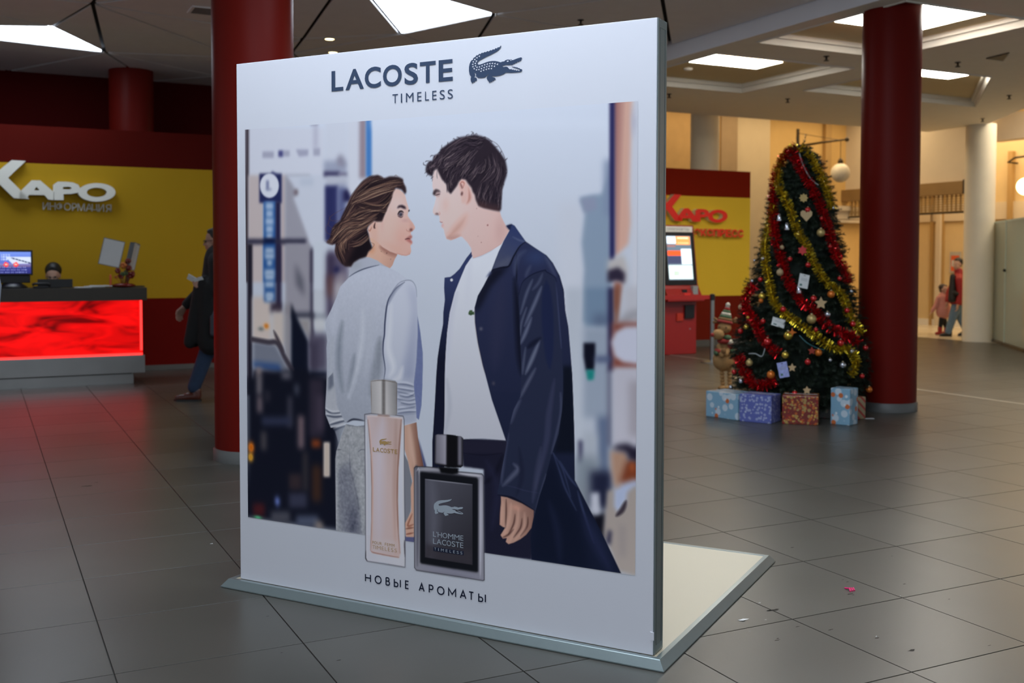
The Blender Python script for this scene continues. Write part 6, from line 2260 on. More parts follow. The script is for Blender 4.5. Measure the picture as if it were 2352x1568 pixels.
m_glass = glass_mat()
G0, G1 = on_z(2264, 779, 0), on_z(2352, 808, 0)
gd = (G1 - G0)
gd.z = 0
gl_len = gd.length
gd.normalize()
gyaw = math.atan2(gd.y, gd.x)
m_edge = mat('glass_edge', (.45, .55, .47), .2, .1)
for k, (s0, s1, wh) in enumerate(((0.0, 1.35, 'tall green-tinted glass screen nearest the cream column'), (1.40, 2.75, 'second green-tinted glass screen at the right edge of the hall'), (2.80, 4.1, 'third green-tinted glass screen, mostly out of view at the right'))):
    t = thing('glass_screen', wh, 'glass screen', G0 + gd * s0, gyaw)
    L = s1 - s0
    MB().box((0, -.006, .05), (L, .006, 2.06)).build('pane', m_glass, t)
    MB().box((-.0, -.012, 2.055), (L, .012, 2.085)).build('top_rail', m_edge, t)
    MB().box((-.0, -.03, 0), (L, .03, .05)).build('bottom_rail', mat('brown_rail', (.10, .075, .045), .4, .3), t)
    MB().box((-.015, -.015, .05), (.015, .015, 2.06)).build('edge_post', m_edge, t)
    MB().ball((.02, -.03, 1.25), .025, 8, 6).build('handle', m_dark, t, True)
# shop counter behind the glass
nb = Vector((-gd.y, gd.x, 0))
if nb.x < 0:
    nb = -nb
t = thing('display_cabinet', 'pale glass display cabinet with lit shelves behind the glass screens', 'cabinet', G0 + gd * 2.0 + nb * 0.9, gyaw)
m_pale = mat('pale_laminate', (.75, .76, .72), .4)
MB().box((0, -.25, 0), (1.8, .25, .9)).build('base', mat('grey_green', (.55, .58, .50), .4), t)
for z in (.92, 1.22, 1.55):
    MB().box((0, -.25, z), (1.8, .25, z + .03)).build('shelf', m_pale, t)
for x in (0, 1.77):
    MB().box((x, -.25, .9), (x + .03, .25, 2.0)).build('upright', m_pale, t)
MB().box((.1, -.2, 1.47), (.55, -.1, 1.53)).build('shelf_lamp', mat('shelf_lamp', (1, 1, 1), .4, emit=(.8, 1, .95), estr=6, var=0), t)
t = thing('roll_screen', 'pinkish beige partition panel standing behind the glass screens', 'partition', G0 + gd * 0.35 + nb * 0.5, gyaw)
MB().box((0, -.02, .02), (1.0, .02, 2.0)).build('panel', mat('pink_beige', (.80, .58, .44), .6), t)
MB().box((-.02, -.06, 0), (1.02, .06, .03)).build('foot', m_dark, t)

# ================================================================== CHRISTMAS TREE
TX, TYY = 2.680, 9.88
rt_ = random.Random(21)


def rad(z):
    return float(np.interp(z, [0.05, .12, .27, .59, 1.0, 1.4, 1.81, 2.21, 2.42, 2.56], [.40, .52, .60, .61, .515, .415, .325, .235, .12, .03]))


tree = thing('christmas_tree', 'artificial dark green Christmas tree covered in tinsel and baubles', 'Christmas tree', (TX, TYY, 0))
m_needle = mat('fir_needles', (0.008, 0.017, 0.007), 0.7, var=.5, scale=9)
m_trunk = mat('tree_trunk', (0.05, 0.03, 0.018), 0.8)
MB().tube([(0, 0, .02), (0, 0, 1.2), (-.03, 0, 2.45)], [.045, .035, .012], 8).build('trunk', m_trunk, tree, True)
mb = MB()
for k in range(4):
    an = PI / 2 * k + .4
    mb.tube([(0, 0, .06), (.30 * math.cos(an), .30 * math.sin(an), .012)], .014, 6)
mb.build('stand', m_dark, tree)
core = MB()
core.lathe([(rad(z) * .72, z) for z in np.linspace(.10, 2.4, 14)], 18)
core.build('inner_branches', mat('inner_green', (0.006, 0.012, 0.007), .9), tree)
nv, nf = [], []


def twig(p, d, L, w, n):
    """bottle-brush twig from p along d"""
    d = d.normalized()
    s = d.orthogonal().normalized()
    u = d.cross(s)
    for i in range(n):
        t = rt_.random()
        q = p + d * (L * t)
        an = rt_.random() * 2 * PI
        o = (s * math.cos(an) + u * math.sin(an))
        ln = w * (1.1 - .55 * t) * rt_.uniform(.7, 1.15)
        e = q + (o * .85 + d * .6) * ln
        sd = o.cross(d) * .0026
        b = len(nv)
        nv.extend([q + sd, q - sd, e])
        nf.append((b, b + 1, b + 2))


for k in range(1500):
    z = .08 + 2.36 * (rt_.random() ** 1.25)
    an = rt_.random() * 2 * PI
    r = rad(z)
    out = Vector((math.cos(an) + rt_.uniform(-.3, .3), math.sin(an) + rt_.uniform(-.3, .3), rt_.uniform(-.7, .3)))
    L = rt_.uniform(.14, .26) * (.55 + .45 * min(1, r / .5))
    p = Vector((math.cos(an) * (r - L * .80), math.sin(an) * (r - L * .80), z))
    twig(p, out, L, .055, 90)
    sdv = Vector((-out.y, out.x, .1)) * rt_.choice((-1, 1))
    twig(p + out * L * .3, out + sdv * .8, L * .6, .045, 45)
for (dx, dz) in ((-.04, 2.53), (.02, 2.55), (.14, 2.40)):
    twig(Vector((dx * .3, 0, dz - .12)), Vector((dx, -.02, .14)), .15, .04, 80)
me = bpy.data.meshes.new('foliage')
me.from_pydata([tuple(q) for q in nv], [], nf)
o = link('foliage', me, m_needle, tree)
o['kind'] = 'stuff'
# two long sprigs that stick out
for (x, y, dx) in ((2015, 790, 1), (1645, 735, -1)):
    pass


def on_tree(x, y, out=0.0):
    """point on the near side of the tree under a photo position"""
    d = sight(x, y)
    best, bp = 1e9, None
    for t in np.linspace(8.6, 10.6, 160):
        P = EYE + d * (t / d.y)
        h = math.hypot(P.x - TX, P.y - TYY) - (rad(P.z) + out)
        if h <= 0:
            return P
        if h < best:
            best, bp = h, P
    v = Vector((bp.x - TX, bp.y - TYY, 0))
    r = rad(bp.z) + out
    v = v.normalized() * min(v.length, r + .05)
    return Vector((TX + v.x, TYY + v.y, bp.z))


# ---- tinsel garlands
def tinsel_mat(name, c):
    return mat(name, c, .22, .85, var=.35, scale=60)


m_tr_ = tinsel_mat('red_tinsel', (.58, .012, .016))
m_tg = tinsel_mat('gold_tinsel', (.62, .46, .03))


def tinsel(label, pts, m, w=.050, dens=1500, seed=1):
    rr = random.Random(seed)
    P = [on_tree(x, y, .03) for x, y in pts]
    P = [Vector(q) for q in spline([tuple(q) for q in P], 6)]
    base = P[0].copy()
    mb = MB()
    mb.tube([q - base for q in P], .004, 5)
    for i in range(len(P) - 1):
        a, b = P[i], P[i + 1]
        L = (b - a).length
        d = (b - a).normalized() if L > 1e-6 else Vector((0, 0, 1))
        s = d.orthogonal().normalized()
        u = d.cross(s)
        for k in range(max(2, int(L * dens))):
            q = a + (b - a) * rr.random() - base
            an = rr.random() * 2 * PI
            o = s * math.cos(an) + u * math.sin(an)
            ln = w * rr.uniform(.6, 1.1)
            e = q + o * ln + d * rr.uniform(-.4, .4) * ln
            sd = (o.cross(d) * math.cos(an * 3) + d * math.sin(an * 3)) * .0024
            mb.add([q - sd, q + sd, e + sd, e - sd], [(0, 1, 2, 3)])
    o = mb.build('tinsel_garland', m)
    o.location = base
    return tag(o, label, 'tinsel')


tinsel('gold tinsel garland from the tree top down the middle to the right', [(1832, 335), (1805, 352), (1790, 385), (1788, 425), (1805, 460), (1822, 500), (1835, 535), (1855, 570), (1870, 605), (1888, 635), (1905, 655), (1928, 668), (1942, 695), (1950, 725), (1965, 745), (1978, 765)], m_tg, seed=2)
tinsel('short gold tinsel garland down the right side of the tree top', [(1838, 338), (1856, 352), (1876, 385), (1895, 425), (1905, 455), (1910, 480)], m_tg, seed=3)
tinsel('gold tinsel garland on the left edge sweeping across the lower half of the tree', [(1778, 470), (1766, 520), (1757, 560), (1760, 610), (1768, 650), (1775, 685), (1790, 710), (1815, 730), (1845, 750), (1870, 768), (1895, 788), (1920, 802), (1945, 800), (1962, 818), (1966, 840), (1952, 862)], m_tg, seed=4)
tinsel('red tinsel garland running from the tree top down the right side', [(1828, 335), (1820, 350), (1832, 375), (1850, 405), (1866, 435), (1882, 465), (1893, 500), (1905, 530), (1912, 560), (1922, 590), (1940, 620), (1948, 650)], m_tr_, .055, seed=5)
tinsel('red tinsel garland from the upper left through the middle of the tree', [(1815, 345), (1795, 370), (1780, 405), (1775, 450), (1777, 495), (1780, 540), (1790, 575), (1798, 605), (1808, 640), (1825, 668), (1842, 695), (1862, 705), (1880, 725), (1895, 742), (1915, 758), (1940, 768), (1960, 780)], m_tr_, .055, seed=6)
tinsel('red tinsel garland curving down the lower left side of the tree', [(1733, 655), (1716, 675), (1712, 700), (1725, 725), (1738, 745), (1746, 768), (1762, 788), (1780, 806), (1790, 812)], m_tr_, .055, seed=7)
tinsel('red tinsel garland looping round the foot of the tree at the lower left', [(1695, 818), (1705, 842), (1718, 865), (1735, 882), (1755, 885), (1772, 876), (1782, 872)], m_tr_, .06, seed=8)
tinsel('short thick red tinsel tuft at the lower right of the tree', [(1935, 778), (1950, 768), (1962, 780), (1968, 790)], m_tr_, .06, seed=9)
# light string
for (pts_, wh) in (([(1836, 352), (1845, 380), (1862, 410), (1880, 425)], 'thin grey fairy light wire near the tree top'), ([(1720, 812), (1735, 812), (1750, 818), (1757, 800)], 'white fairy light wire loop low on the left of the tree'),
                   ([(1836, 770), (1855, 788), (1880, 800), (1893, 803)], 'dark teal fairy light wire on the lower middle of the tree')):
    P = [on_tree(x, y, .05) for x, y in pts_]
    P = [Vector(q) for q in spline([tuple(q) for q in P], 5)]
    o = MB().tube([q - P[0] for q in P], .0045, 6).build('fairy_light_wire', mat('wire_white', (.32, .34, .34), .4) if 'teal' not in wh else mat('wire_teal', (.02, .10, .11), .4))
    o.location = P[0]
    tag(o, wh, 'wire')

# ---- baubles
BM = {'red': mat('red_bauble', (.50, .012, .012), .16, .35, var=.04, coat=.5), 'gold': mat('gold_bauble', (.62, .44, .07), .16, .8, var=.05), 'matte gold': mat('matte_gold_bauble', (.50, .36, .14), .42, .5, var=.05),
      'orange': mat('orange_bauble', (.62, .16, .02), .3, .35, var=.05), 'silver': mat('silver_bauble', (.55, .56, .6), .14, .85, var=.05), 'beige': mat('beige_bauble', (.42, .30, .16), .5, .1, var=.05)}
T1z, T2z = Zm(1600, 280, 4.356), Zm(1600, 620, 4.126)
BA = [(T1z, 1055, 460, 17, 'red'), (T1z, 1113, 880, 28, 'red'), (T1z, 1243, 1108, 42, 'matte gold'), (T1z, 1018, 1125, 24, 'gold'), (T1z, 935, 1372, 24, 'red'), (T1z, 1115, 1430, 26, 'red'), (T1z, 835, 1505, 36, 'beige'), (T1z, 665, 1368, 22, 'silver'),
      (T1z, 710, 1040, 18, 'gold'), (T1z, 1365, 860, 18, 'silver'), (T1z, 800, 655, 14, 'gold'), (T1z, 1335, 1245, 20, 'red'), (T1z, 1250, 965, 18, 'red'), (T1z, 580, 1385, 14, 'silver'), (T1z, 855, 1255, 22, 'beige'),
      (T2z, 605, 90, 24, 'red'), (T2z, 620, 250, 36, 'gold'), (T2z, 820, 372, 28, 'red'), (T2z, 1275, 230, 35, 'orange'), (T2z, 1108, 270, 30, 'red'), (T2z, 1090, 465, 46, 'matte gold'), (T2z, 1240, 420, 29, 'silver'), (T2z, 1425, 383, 25, 'red'), (T2z, 1480, 510, 28, 'red'),
      (T2z, 1130, 565, 22, 'red'), (T2z, 630, 485, 25, 'red'), (T2z, 415, 580, 26, 'red'), (T2z, 672, 680, 36, 'red'), (T2z, 840, 805, 35, 'gold'), (T2z, 868, 622, 44, 'gold'), (T2z, 500, 878, 33, 'matte gold'), (T2z, 705, 992, 39, 'orange'), (T2z, 1155, 782, 34, 'orange'),
      (T2z, 1053, 870, 29, 'red'), (T2z, 1365, 692, 33, 'red'), (T2z, 1385, 900, 31, 'silver'), (T2z, 1470, 768, 24, 'silver'), (T2z, 1600, 737, 25, 'red'), (T2z, 1568, 1005, 23, 'red'), (T2z, 1635, 1132, 30, 'orange'), (T2z, 420, 350, 27, 'beige'),
      (T2z, 1465, 202, 18, 'silver'), (T2z, 1355, 80, 22, 'red'), (T2z, 470, 540, 25, 'gold'), (T2z, 490, 450, 20, 'gold'), (T2z, 1265, 852, 18, 'silver'), (T2z, 930, 1168, 26, 'red'), (T2z, 325, 1112, 23, 'silver'), (T2z, 420, 1050, 22, 'silver'), (T2z, 610, 292, 22, 'orange'), (T2z, 355, 965, 25, 'red'), (T2z, 528, 105, 16, 'silver')]
_bme = {}
used_lab = {}
for zf, x, y, r, c in BA:
    px, py = zf((x, y))[0]
    s = 4.356 if zf is T1z else 4.126
    P = on_tree(px, py, .045)
    rw = r / s / FPX * (P - EYE).dot(_fw)
    vz = 'near the top' if py < 480 else 'in the upper part' if py < 590 else 'at mid height' if py < 700 else 'in the lower half' if py < 810 else 'close to the bottom'
    hz = 'left edge' if px < 1735 else 'left side' if px < 1800 else 'centre' if px < 1870 else 'right side' if px < 1935 else 'right edge'
    lab = '%s tree bauble %s at the %s' % ({'red': 'shiny red', 'gold': 'shiny gold', 'matte gold': 'matte gold', 'orange': 'orange', 'silver': 'silver', 'beige': 'dull beige'}[c], vz, hz)
    k = used_lab.get(lab, 0)
    used_lab[lab] = k + 1
    if k:
        lab = lab + (', below its twin' if k == 1 else ', lowest of three')
    t = thing('bauble', lab, 'bauble', P, 0, 'baubles on the Christmas tree')
    t.scale = (rw, rw, rw)
    if 'ball' not in _bme:
        b_ = MB().ball((0, 0, 0), 1.0, 16, 12).build('ball', None, t, True)
        c_ = MB().lathe([(.28, .92), (.28, 1.15), (.2, 1.2)], 10).build('cap', mat('bauble_cap', (.55, .45, .25), .3, .8), t, True)
        h_ = MB().tube([(0, 0, 1.15), (.1, 0, 1.35), (0, 0, 1.5), (-.05, 0, 2.3)], .05, 5).build('hanger', m_dark, t)
        _bme['ball'] = (b_.data, c_.data, h_.data)
        b_.data.materials.append(BM['red'])
    else:
        for nme, dta in zip(('ball', 'cap', 'hanger'), _bme['ball']):
            q = bpy.data.objects.new(nme, dta)
            COL.objects.link(q)
            q.parent = t
        b_ = t.children[0] if t.children[0].name.startswith('ball') else [q for q in t.children if q.name.startswith('ball')][0]
    b_.material_slots[0].link = 'OBJECT'
    b_.material_slots[0].material = BM[c]


def flat_star(label, zf, x, y, r, m, n=6, inner=.45, cat='ornament', name='snowflake_ornament', s=4.356):
    px, py = zf((x, y))[0]
    P = on_tree(px, py, .06)
    rw = r / s / FPX * (P - EYE).dot(_fw)
    pts_ = []
    for k in range(2 * n):
        an = PI * k / n + PI / 2
        q = rw if k % 2 == 0 else rw * inner
        pts_.append((q * math.cos(an), q * math.sin(an)))
    mb = MB()
    mb.poly(pts_, (), -.004, .004, 'xz')
    o = mb.build(name, m)
    o.location = P
    return tag(o, label, cat)


flat_star('gold snowflake ornament in the upper middle of the Christmas tree', T1z, 1070, 760, 46, BM['matte gold'], 8, .72)
flat_star('red snowflake ornament in the middle of the Christmas tree', T1z, 1058, 1285, 50, BM['red'], 6, .62)
m_wood = mat('pale_wood', (.52, .36, .19), .6)
flat_star('pale wooden star ornament right of centre on the Christmas tree', T2z, 1178, 315, 62, m_wood, 5, .5, name='wooden_ornament', s=4.126)
flat_star('pale wooden star ornament low on the left of the Christmas tree', T2z, 905, 925, 42, m_wood, 5, .5, name='wooden_ornament', s=4.126)
flat_star('pale wooden star ornament behind the red and gold gift', T2z, 1045, 1140, 40, m_wood, 5, .55, name='wooden_ornament', s=4.126)
flat_star('red star ornament beside the orange bauble low on the Christmas tree', T2z, 1092, 765, 40, mat('dull_red_star', (.28, .03, .015), .5), 5, .5, name='star_ornament', s=4.126)
flat_star('gold bow on the large gold bauble in the lower middle of the tree', T2z, 905, 590, 44, BM['orange'], 4, .35, name='bow', s=4.126)
P = on_tree(*T1z((1098, 935))[0], .05)
mb = MB()
ht = [(0, -.055), (-.05, 0), (-.052, .03), (-.035, .045), (-.012, .04), (0, .022), (.012, .04), (.035, .045), (.052, .03), (.05, 0)]
mb.poly(ht, (), -.004, .004, 'xz')
o = mb.build('heart_ornament', m_wood)
o.location = P
tag(o, 'pale wooden heart ornament under a red bauble in the upper part of the tree', 'ornament')
for (zf, x, y, wh) in ((T1z, 905, 1055, 'small silver bell ornament left of centre on the Christmas tree'), (T1z, 828, 965, 'white bell ornament beside the red tinsel on the upper left of the tree'), (T2z, 968, 195, 'small silver bell ornament on the red tinsel right of the white card')):
    P = on_tree(*zf((x, y))[0], .05)
    o = MB().lathe([(.002, .045), (.012, .04), (.018, .01), (.026, -.02), (.024, -.024)], 12).build('bell_ornament', BM['silver'], None, True)
    o.location = P
    tag(o, wh, 'ornament')
m_card = mat('white_card', (.62, .63, .62), .4, var=.03)
m_bluecard = mat('blue_card', (.30, .33, .62), .4, var=.5, scale=40)
for (x, y, w, h, rot, m, wh) in ((1015, 105, 95, 135, .22, m_card, 'large white gift card tilted in the middle of the Christmas tree'), (775, 497, 125, 80, .28, m_card, 'white gift card lying almost flat on the left of the tree'), (820, 945, 95, 145, -.17, m_bluecard, 'blue and violet gift card low in the middle of the Christmas tree')):
    P = on_tree(*T2z((x, y))[0], .07)
    k = 1 / 4.126 / FPX * (P - EYE).dot(_fw)
    t = thing('gift_card', wh, 'gift card', P)
    t.rotation_euler = (-.2, rot, 0)
    w, h = w * k / 2, h * k / 2
    mb = MB()
    mb.poly([(-w, -h), (w, -h), (w, h), (-w, h)], [[(-w * .3, h * .78), (-w * .1, h * .86), (w * .1, h * .86), (w * .3, h * .78)]], -.001, .001, 'xz')
    mb.build('card', m, t)
    MB().box((-w * .7, -.0016, -h * .75), (-w * .2, -.001, -h * .45)).build('logo_patch', mat('card_green', (.06, .14, .12), .5), t)
    for j in range(3):
        MB().box((-w * .6, -.0016, h * (.05 + .15 * j)), (w * .7, -.001, h * (.09 + .15 * j))).build('text_line', mat('card_grey', (.30, .31, .33), .5), t)

# ================================================================== GIFTS
def wrap_mat(name, bg, cols, scale, seed, thr=(.28, .34), stripes=False):
    m = bpy.data.materials.new(name)
    m.use_nodes = True
    nt = m.node_tree
    b = nt.nodes['Principled BSDF']
    b.inputs['Roughness'].default_value = .32
    tc = nt.nodes.new('ShaderNodeTexCoord')
    prev = None
    for k, (c, sc, th) in enumerate(cols):
        mp = nt.nodes.new('ShaderNodeMapping')
        mp.inputs['Location'].default_value = (seed + 3.3 * k, seed * 2 + k, k * 1.7)
        nt.links.new(tc.outputs['Object'], mp.inputs['Vector'])
        vo_ = nt.nodes.new('ShaderNodeTexVoronoi')
        vo_.inputs['Scale'].default_value = sc
        nt.links.new(mp.outputs['Vector'], vo_.inputs['Vector'])
        rm = nt.nodes.new('ShaderNodeValToRGB')
        rm.color_ramp.elements[0].position = th
        rm.color_ramp.elements[1].position = th + .05
        rm.color_ramp.elements[0].color = (1, 1, 1, 1)
        rm.color_ramp.elements[1].color = (0, 0, 0, 1)
        nt.links.new(vo_.outputs['Distance'], rm.inputs['Fac'])
        mx = nt.nodes.new('ShaderNodeMix')
        mx.data_type = 'RGBA'
        nt.links.new(rm.outputs['Color'], mx.inputs[0])
        if prev is None:
            mx.inputs[6].default_value = lin(bg)
        else:
            nt.links.new(prev, mx.inputs[6])
        mx.inputs[7].default_value = lin(c)
        prev = mx.outputs[2]
    if stripes:
        wv = nt.nodes.new('ShaderNodeTexWave')
        wv.bands_direction = 'DIAGONAL'
        wv.inputs['Scale'].default_value = 9
        nt.links.new(tc.outputs['Object'], wv.inputs['Vector'])
        rm = nt.nodes.new('ShaderNodeValToRGB')
        rm.color_ramp.interpolation = 'CONSTANT'
        rm.color_ramp.elements[0].color = lin((.30, .22, .12))
        rm.color_ramp.elements[1].position = .68
        rm.color_ramp.elements[1].color = lin((.30, .03, .02))
        nt.links.new(wv.outputs['Color'], rm.inputs['Fac'])
        prev = rm.outputs['Color']
    nt.links.new(prev, b.inputs['Base Color'])
    MATS[name] = m
    return m


w_bear = wrap_mat('sky_bear_wrap', (.20, .36, .48), [((.48, .56, .62), 13, .40), ((.50, .13, .04), 10, .20), ((.62, .66, .68), 10, .10)], 10, 1.0)
w_star = wrap_mat('violet_star_wrap', (.10, .12, .36), [((.30, .33, .52), 32, .34), ((.42, .44, .58), 30, .20), ((.16, .17, .34), 30, .10)], 20, 2.0)
w_bauble = wrap_mat('red_gold_wrap', (.16, .018, .012), [((.34, .22, .07), 24, .34), ((.42, .09, .015), 28, .34), ((.50, .30, .06), 34, .26), ((.26, .012, .012), 30, .26)], 20, 5.0)
w_stripe = wrap_mat('striped_wrap', (.3, .2, .1), [((.3, .2, .1), 10, .1)], 10, 3.0, stripes=True)
w_dark = wrap_mat('dark_star_wrap', (.035, .03, .025), [((.14, .12, .07), 26, .26), ((.10, .02, .015), 22, .2)], 10, 4.0)


def gift(label, P0, P1, h, dep, m, lean=0.0):
    """wrapped box: P0..P1 is its front foot edge"""
    d = P1 - P0
    yaw = math.atan2(d.y, d.x)
    w = d.length
    t = thing('gift_box', label, 'gift', (P0 + P1) / 2, yaw, 'gifts under the Christmas tree')
    MB().box((-w / 2, 0, 0), (w / 2, dep, h), bev=.008).build('wrapped_box', m, t)
    e = .0018
    for s in (-1, 1):
        x = s * (w / 2 + e)
        MB().add([(x, .006, .01), (x, dep - .006, .01), (x, dep / 2, h * .55)], [(0, 1, 2) if s > 0 else (2, 1, 0)]).build('end_flap', m, t)
        MB().add([(x + s * .0008, .006, h - .01), (x + s * .0008, dep - .006, h - .01), (x + s * .0008, dep / 2, h * .45)], [(2, 1, 0) if s > 0 else (0, 1, 2)]).build('end_flap', m, t)
    MB().box((-w / 2 + .01, dep * .5, h), (w / 2 - .01, dep * .5 + .03, h + .0015)).build('seam_tape', m_plas, t)
    return t


gift('light blue gift with white clouds and orange figures, leftmost under the tree', on_z(1621, 955), on_z(1694, 966), .232, .26, w_bear)
gift('violet gift box patterned with white flowers, second from the left', on_z(1698, 967), on_z(1771, 974), .245, .22, w_star)
gift('red and gold gift box patterned with baubles in front of the tree', on_z(1796, 973), on_z(1879, 977), .25, .24, w_bauble)
gift('upright narrow light blue gift with orange figures, right of the red and gold one', on_z(1907, 973), on_z(1951, 978), .315, .16, w_bear)
gift('cream gift with diagonal red stripes, rightmost and partly hidden', on_z(1946, 964), on_z(1988, 962), .20, .2, w_stripe)
gift('dark patterned gift box half hidden behind the red and gold gift', on_z(1868, 960), on_z(1914, 962), .20, .2, w_dark)
P = on_z(1994, 961, 0)
o = MB().box((-.05, -.02, 0), (.05, .02, .003)).build('paper_slip', m_paper)
o.location = P
tag(o, 'small white slip of paper on the floor by the striped gift', 'paper')
P = on_z(1722, 905, 0)
t = thing('brown_parcel', 'plain beige carton behind the violet gift under the tree', 'parcel', P, -.2)
MB().box((-.16, 0, 0), (.16, .22, .16), bev=.004).build('carton', m_wood, t)
MB().box((-.16, .09, .16), (.16, .13, .1615)).build('tape', m_plas, t)

# ================================================================== PLUSH ELK
E0 = on_z(1663, 893, 0)
ke = (E0 - EYE).dot(_fw) / FPX


def ep(x, y, d=0.0):
    """elk point: photo position on the plane through the elk, d metres nearer"""
    P = on_y(x, y, E0.y - d)
    return P - Vector((E0.x, E0.y, 0))


elk = thing('plush_elk', 'tan plush elk in a striped hat and scarf standing left of the tree', 'plush toy', (E0.x, E0.y, 0))
m_plush = mat('tan_plush', (.36, .20, .075), .85, var=.15, scale=25, bump=.3)
m_plush_d = mat('brown_plush', (.20, .10, .035), .85, var=.15, scale=25, bump=.3)
m_kr, m_kg, m_kw = mat('knit_red', (.28, .025, .02), .85), mat('knit_green', (.06, .11, .05), .85), mat('knit_white', (.55, .50, .40), .85)
b = MB()
b.ball(ep(1663, 826), (.125, .11, .125), 18, 14)
b.ball(ep(1664, 795), (.075, .07, .09), 14, 10)
b.build('body', m_plush, elk, True)
for (x0, x1) in ((1655, 1660), (1672, 1676)):
    mb = MB()
    top, bot = ep(x0 + 3, 850), ep(x1, 888)
    for k in range(6):
        q = top.lerp(bot, k / 5)
        mb.ball(q, (.026, .026, .024), 10, 7)
    mb.ball(ep(x1 - 2, 890, .02), (.045, .05, .022), 12, 8)
    l = mb.build('leg', m_plush, elk, True)
hd = MB()
hd.ball(ep(1664, 752, .05), (.075, .07, .065), 16, 12)
hd.ball(ep(1650, 768, .11), (.065, .06, .058), 16, 12)
hd = hd.build('head', m_plush, elk, True)
MB().ball(ep(1636, 769, .15), .022, 10, 8).build('nose', m_kr, hd, True)
for (x, y) in ((1652, 751), (1668, 752)):
    MB().ball(ep(x, y, .122), .008, 8, 6).build('eye', m_black, hd, True)
for s, (x, y) in ((-1, (1650, 738)), (1, (1682, 738))):
    mb = MB()
    q = ep(x, y, .02)
    mb.tube([ep(1664, 740), q], [.018, .024], 8)
    mb.tube([q, q + Vector((s * .05, 0, .04))], [.018, .012], 8)
    mb.tube([q, q + Vector((s * .06, 0, -.01))], [.018, .012], 8)
    mb.build('antler', m_plush_d, hd, True)
ax0, ax1 = ep(1664, 742, .03), ep(1672, 700, .02)
hat = None
for k in range(7):
    p0, p1 = ax0.lerp(ax1, k / 7), ax0.lerp(ax1, (k + 1) / 7)
    o = MB().tube([p0, p1], [.085 * (1 - k / 7.6) + .008, .085 * (1 - (k + 1) / 7.6) + .008], 14).build('hat' if k == 0 else 'hat_stripe', (m_kr, m_plush_d, m_kg, m_kw, m_kg, m_kr, m_kw)[k], elk if k == 0 else hat, True)
    hat = hat or o
MB().ball(ax1, .026, 10, 8).build('pompom', m_kw, hat, True)
for k, (x, y, w, m) in enumerate(((1664, 783, 17, m_kr), (1670, 775, 10, m_kg), (1676, 785, 8, m_kw), (1678, 795, 8, m_kr), (1680, 806, 8, m_kg), (1650, 806, 9, m_kr), (1645, 810, 6, m_kg))):
    MB().ball(ep(x, y, .07), (w * ke, .055, 6.5 * ke), 12, 8).build('scarf', m, elk, True)
for (x0, y0, x1, y1) in ((1652, 796, 1658, 815), (1676, 796, 1668, 812)):
    MB().capsule(ep(x0, y0, .05), ep(x1, y1, .12), .032, .028, 10).build('arm', m_plush, elk, True)
MB().ball(ep(1662, 806, .13), (.03, .03, .035), 10, 8).build('small_bear', m_plush_d, elk, True)

# ================================================================== PEOPLE
BLOBS = []
m_skin = mat('skin', (.46, .27, .19), .55, var=.06, scale=14)
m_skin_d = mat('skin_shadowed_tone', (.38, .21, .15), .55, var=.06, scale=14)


def blob_mesh(name, mb, m, parent, voxel):
    """shapes fused into one continuous skin"""
    o = mb.build(name, m, parent, True)
    md = o.modifiers.new('fuse', 'REMESH')
    md.mode = 'VOXEL'
    md.voxel_size = voxel
    md.use_smooth_shade = True
    sm = o.modifiers.new('soften', 'SMOOTH')
    sm.factor = .5
    sm.iterations = 3
    BLOBS.append(o)
    return o


def hand(mb, wrist, d, palm, side, s=1.0, curl=.35):
    """palm and five fingers: d = direction of the hand, palm = palm normal, side = towards the thumb"""
    d, palm, side = Vector(d).normalized(), Vector(palm).normalized(), Vector(side).normalized()
    w = Vector(wrist)
    for k in (-1, -.33, .33, 1):
        mb.capsule(w + side * (.016 * k * s), w + d * (.085 * s) + side * (.028 * k * s), .017 * s, .012 * s, 8)
    for k, L in ((1, .070), (.33, .080), (-.33, .074), (-1, .058)):
        p0 = w + d * (.085 * s) + side * (.029 * k * s)
        p1 = p0 + (d + palm * curl).normalized() * (L * .5 * s)
        p2 = p1 + (d * (1 - curl) + palm * (curl * 2.2)).normalized() * (L * .5 * s)
        mb.capsule(p0, p1, .0098 * s, .0090 * s, 8)
        mb.capsule(p1, p2, .0090 * s, .0078 * s, 8)
    t0 = w + d * (.025 * s) + side * (.030 * s)
    t1 = t0 + (d * .7 + side * .7 + palm * .3).normalized() * (.042 * s)
    t2 = t1 + (d * .9 + side * .15 + palm * .5).normalized() * (.034 * s)
    mb.capsule(t0, t1, .0135 * s, .0105 * s, 8)
    mb.capsule(t1, t2, .0105 * s, .0085 * s, 8)


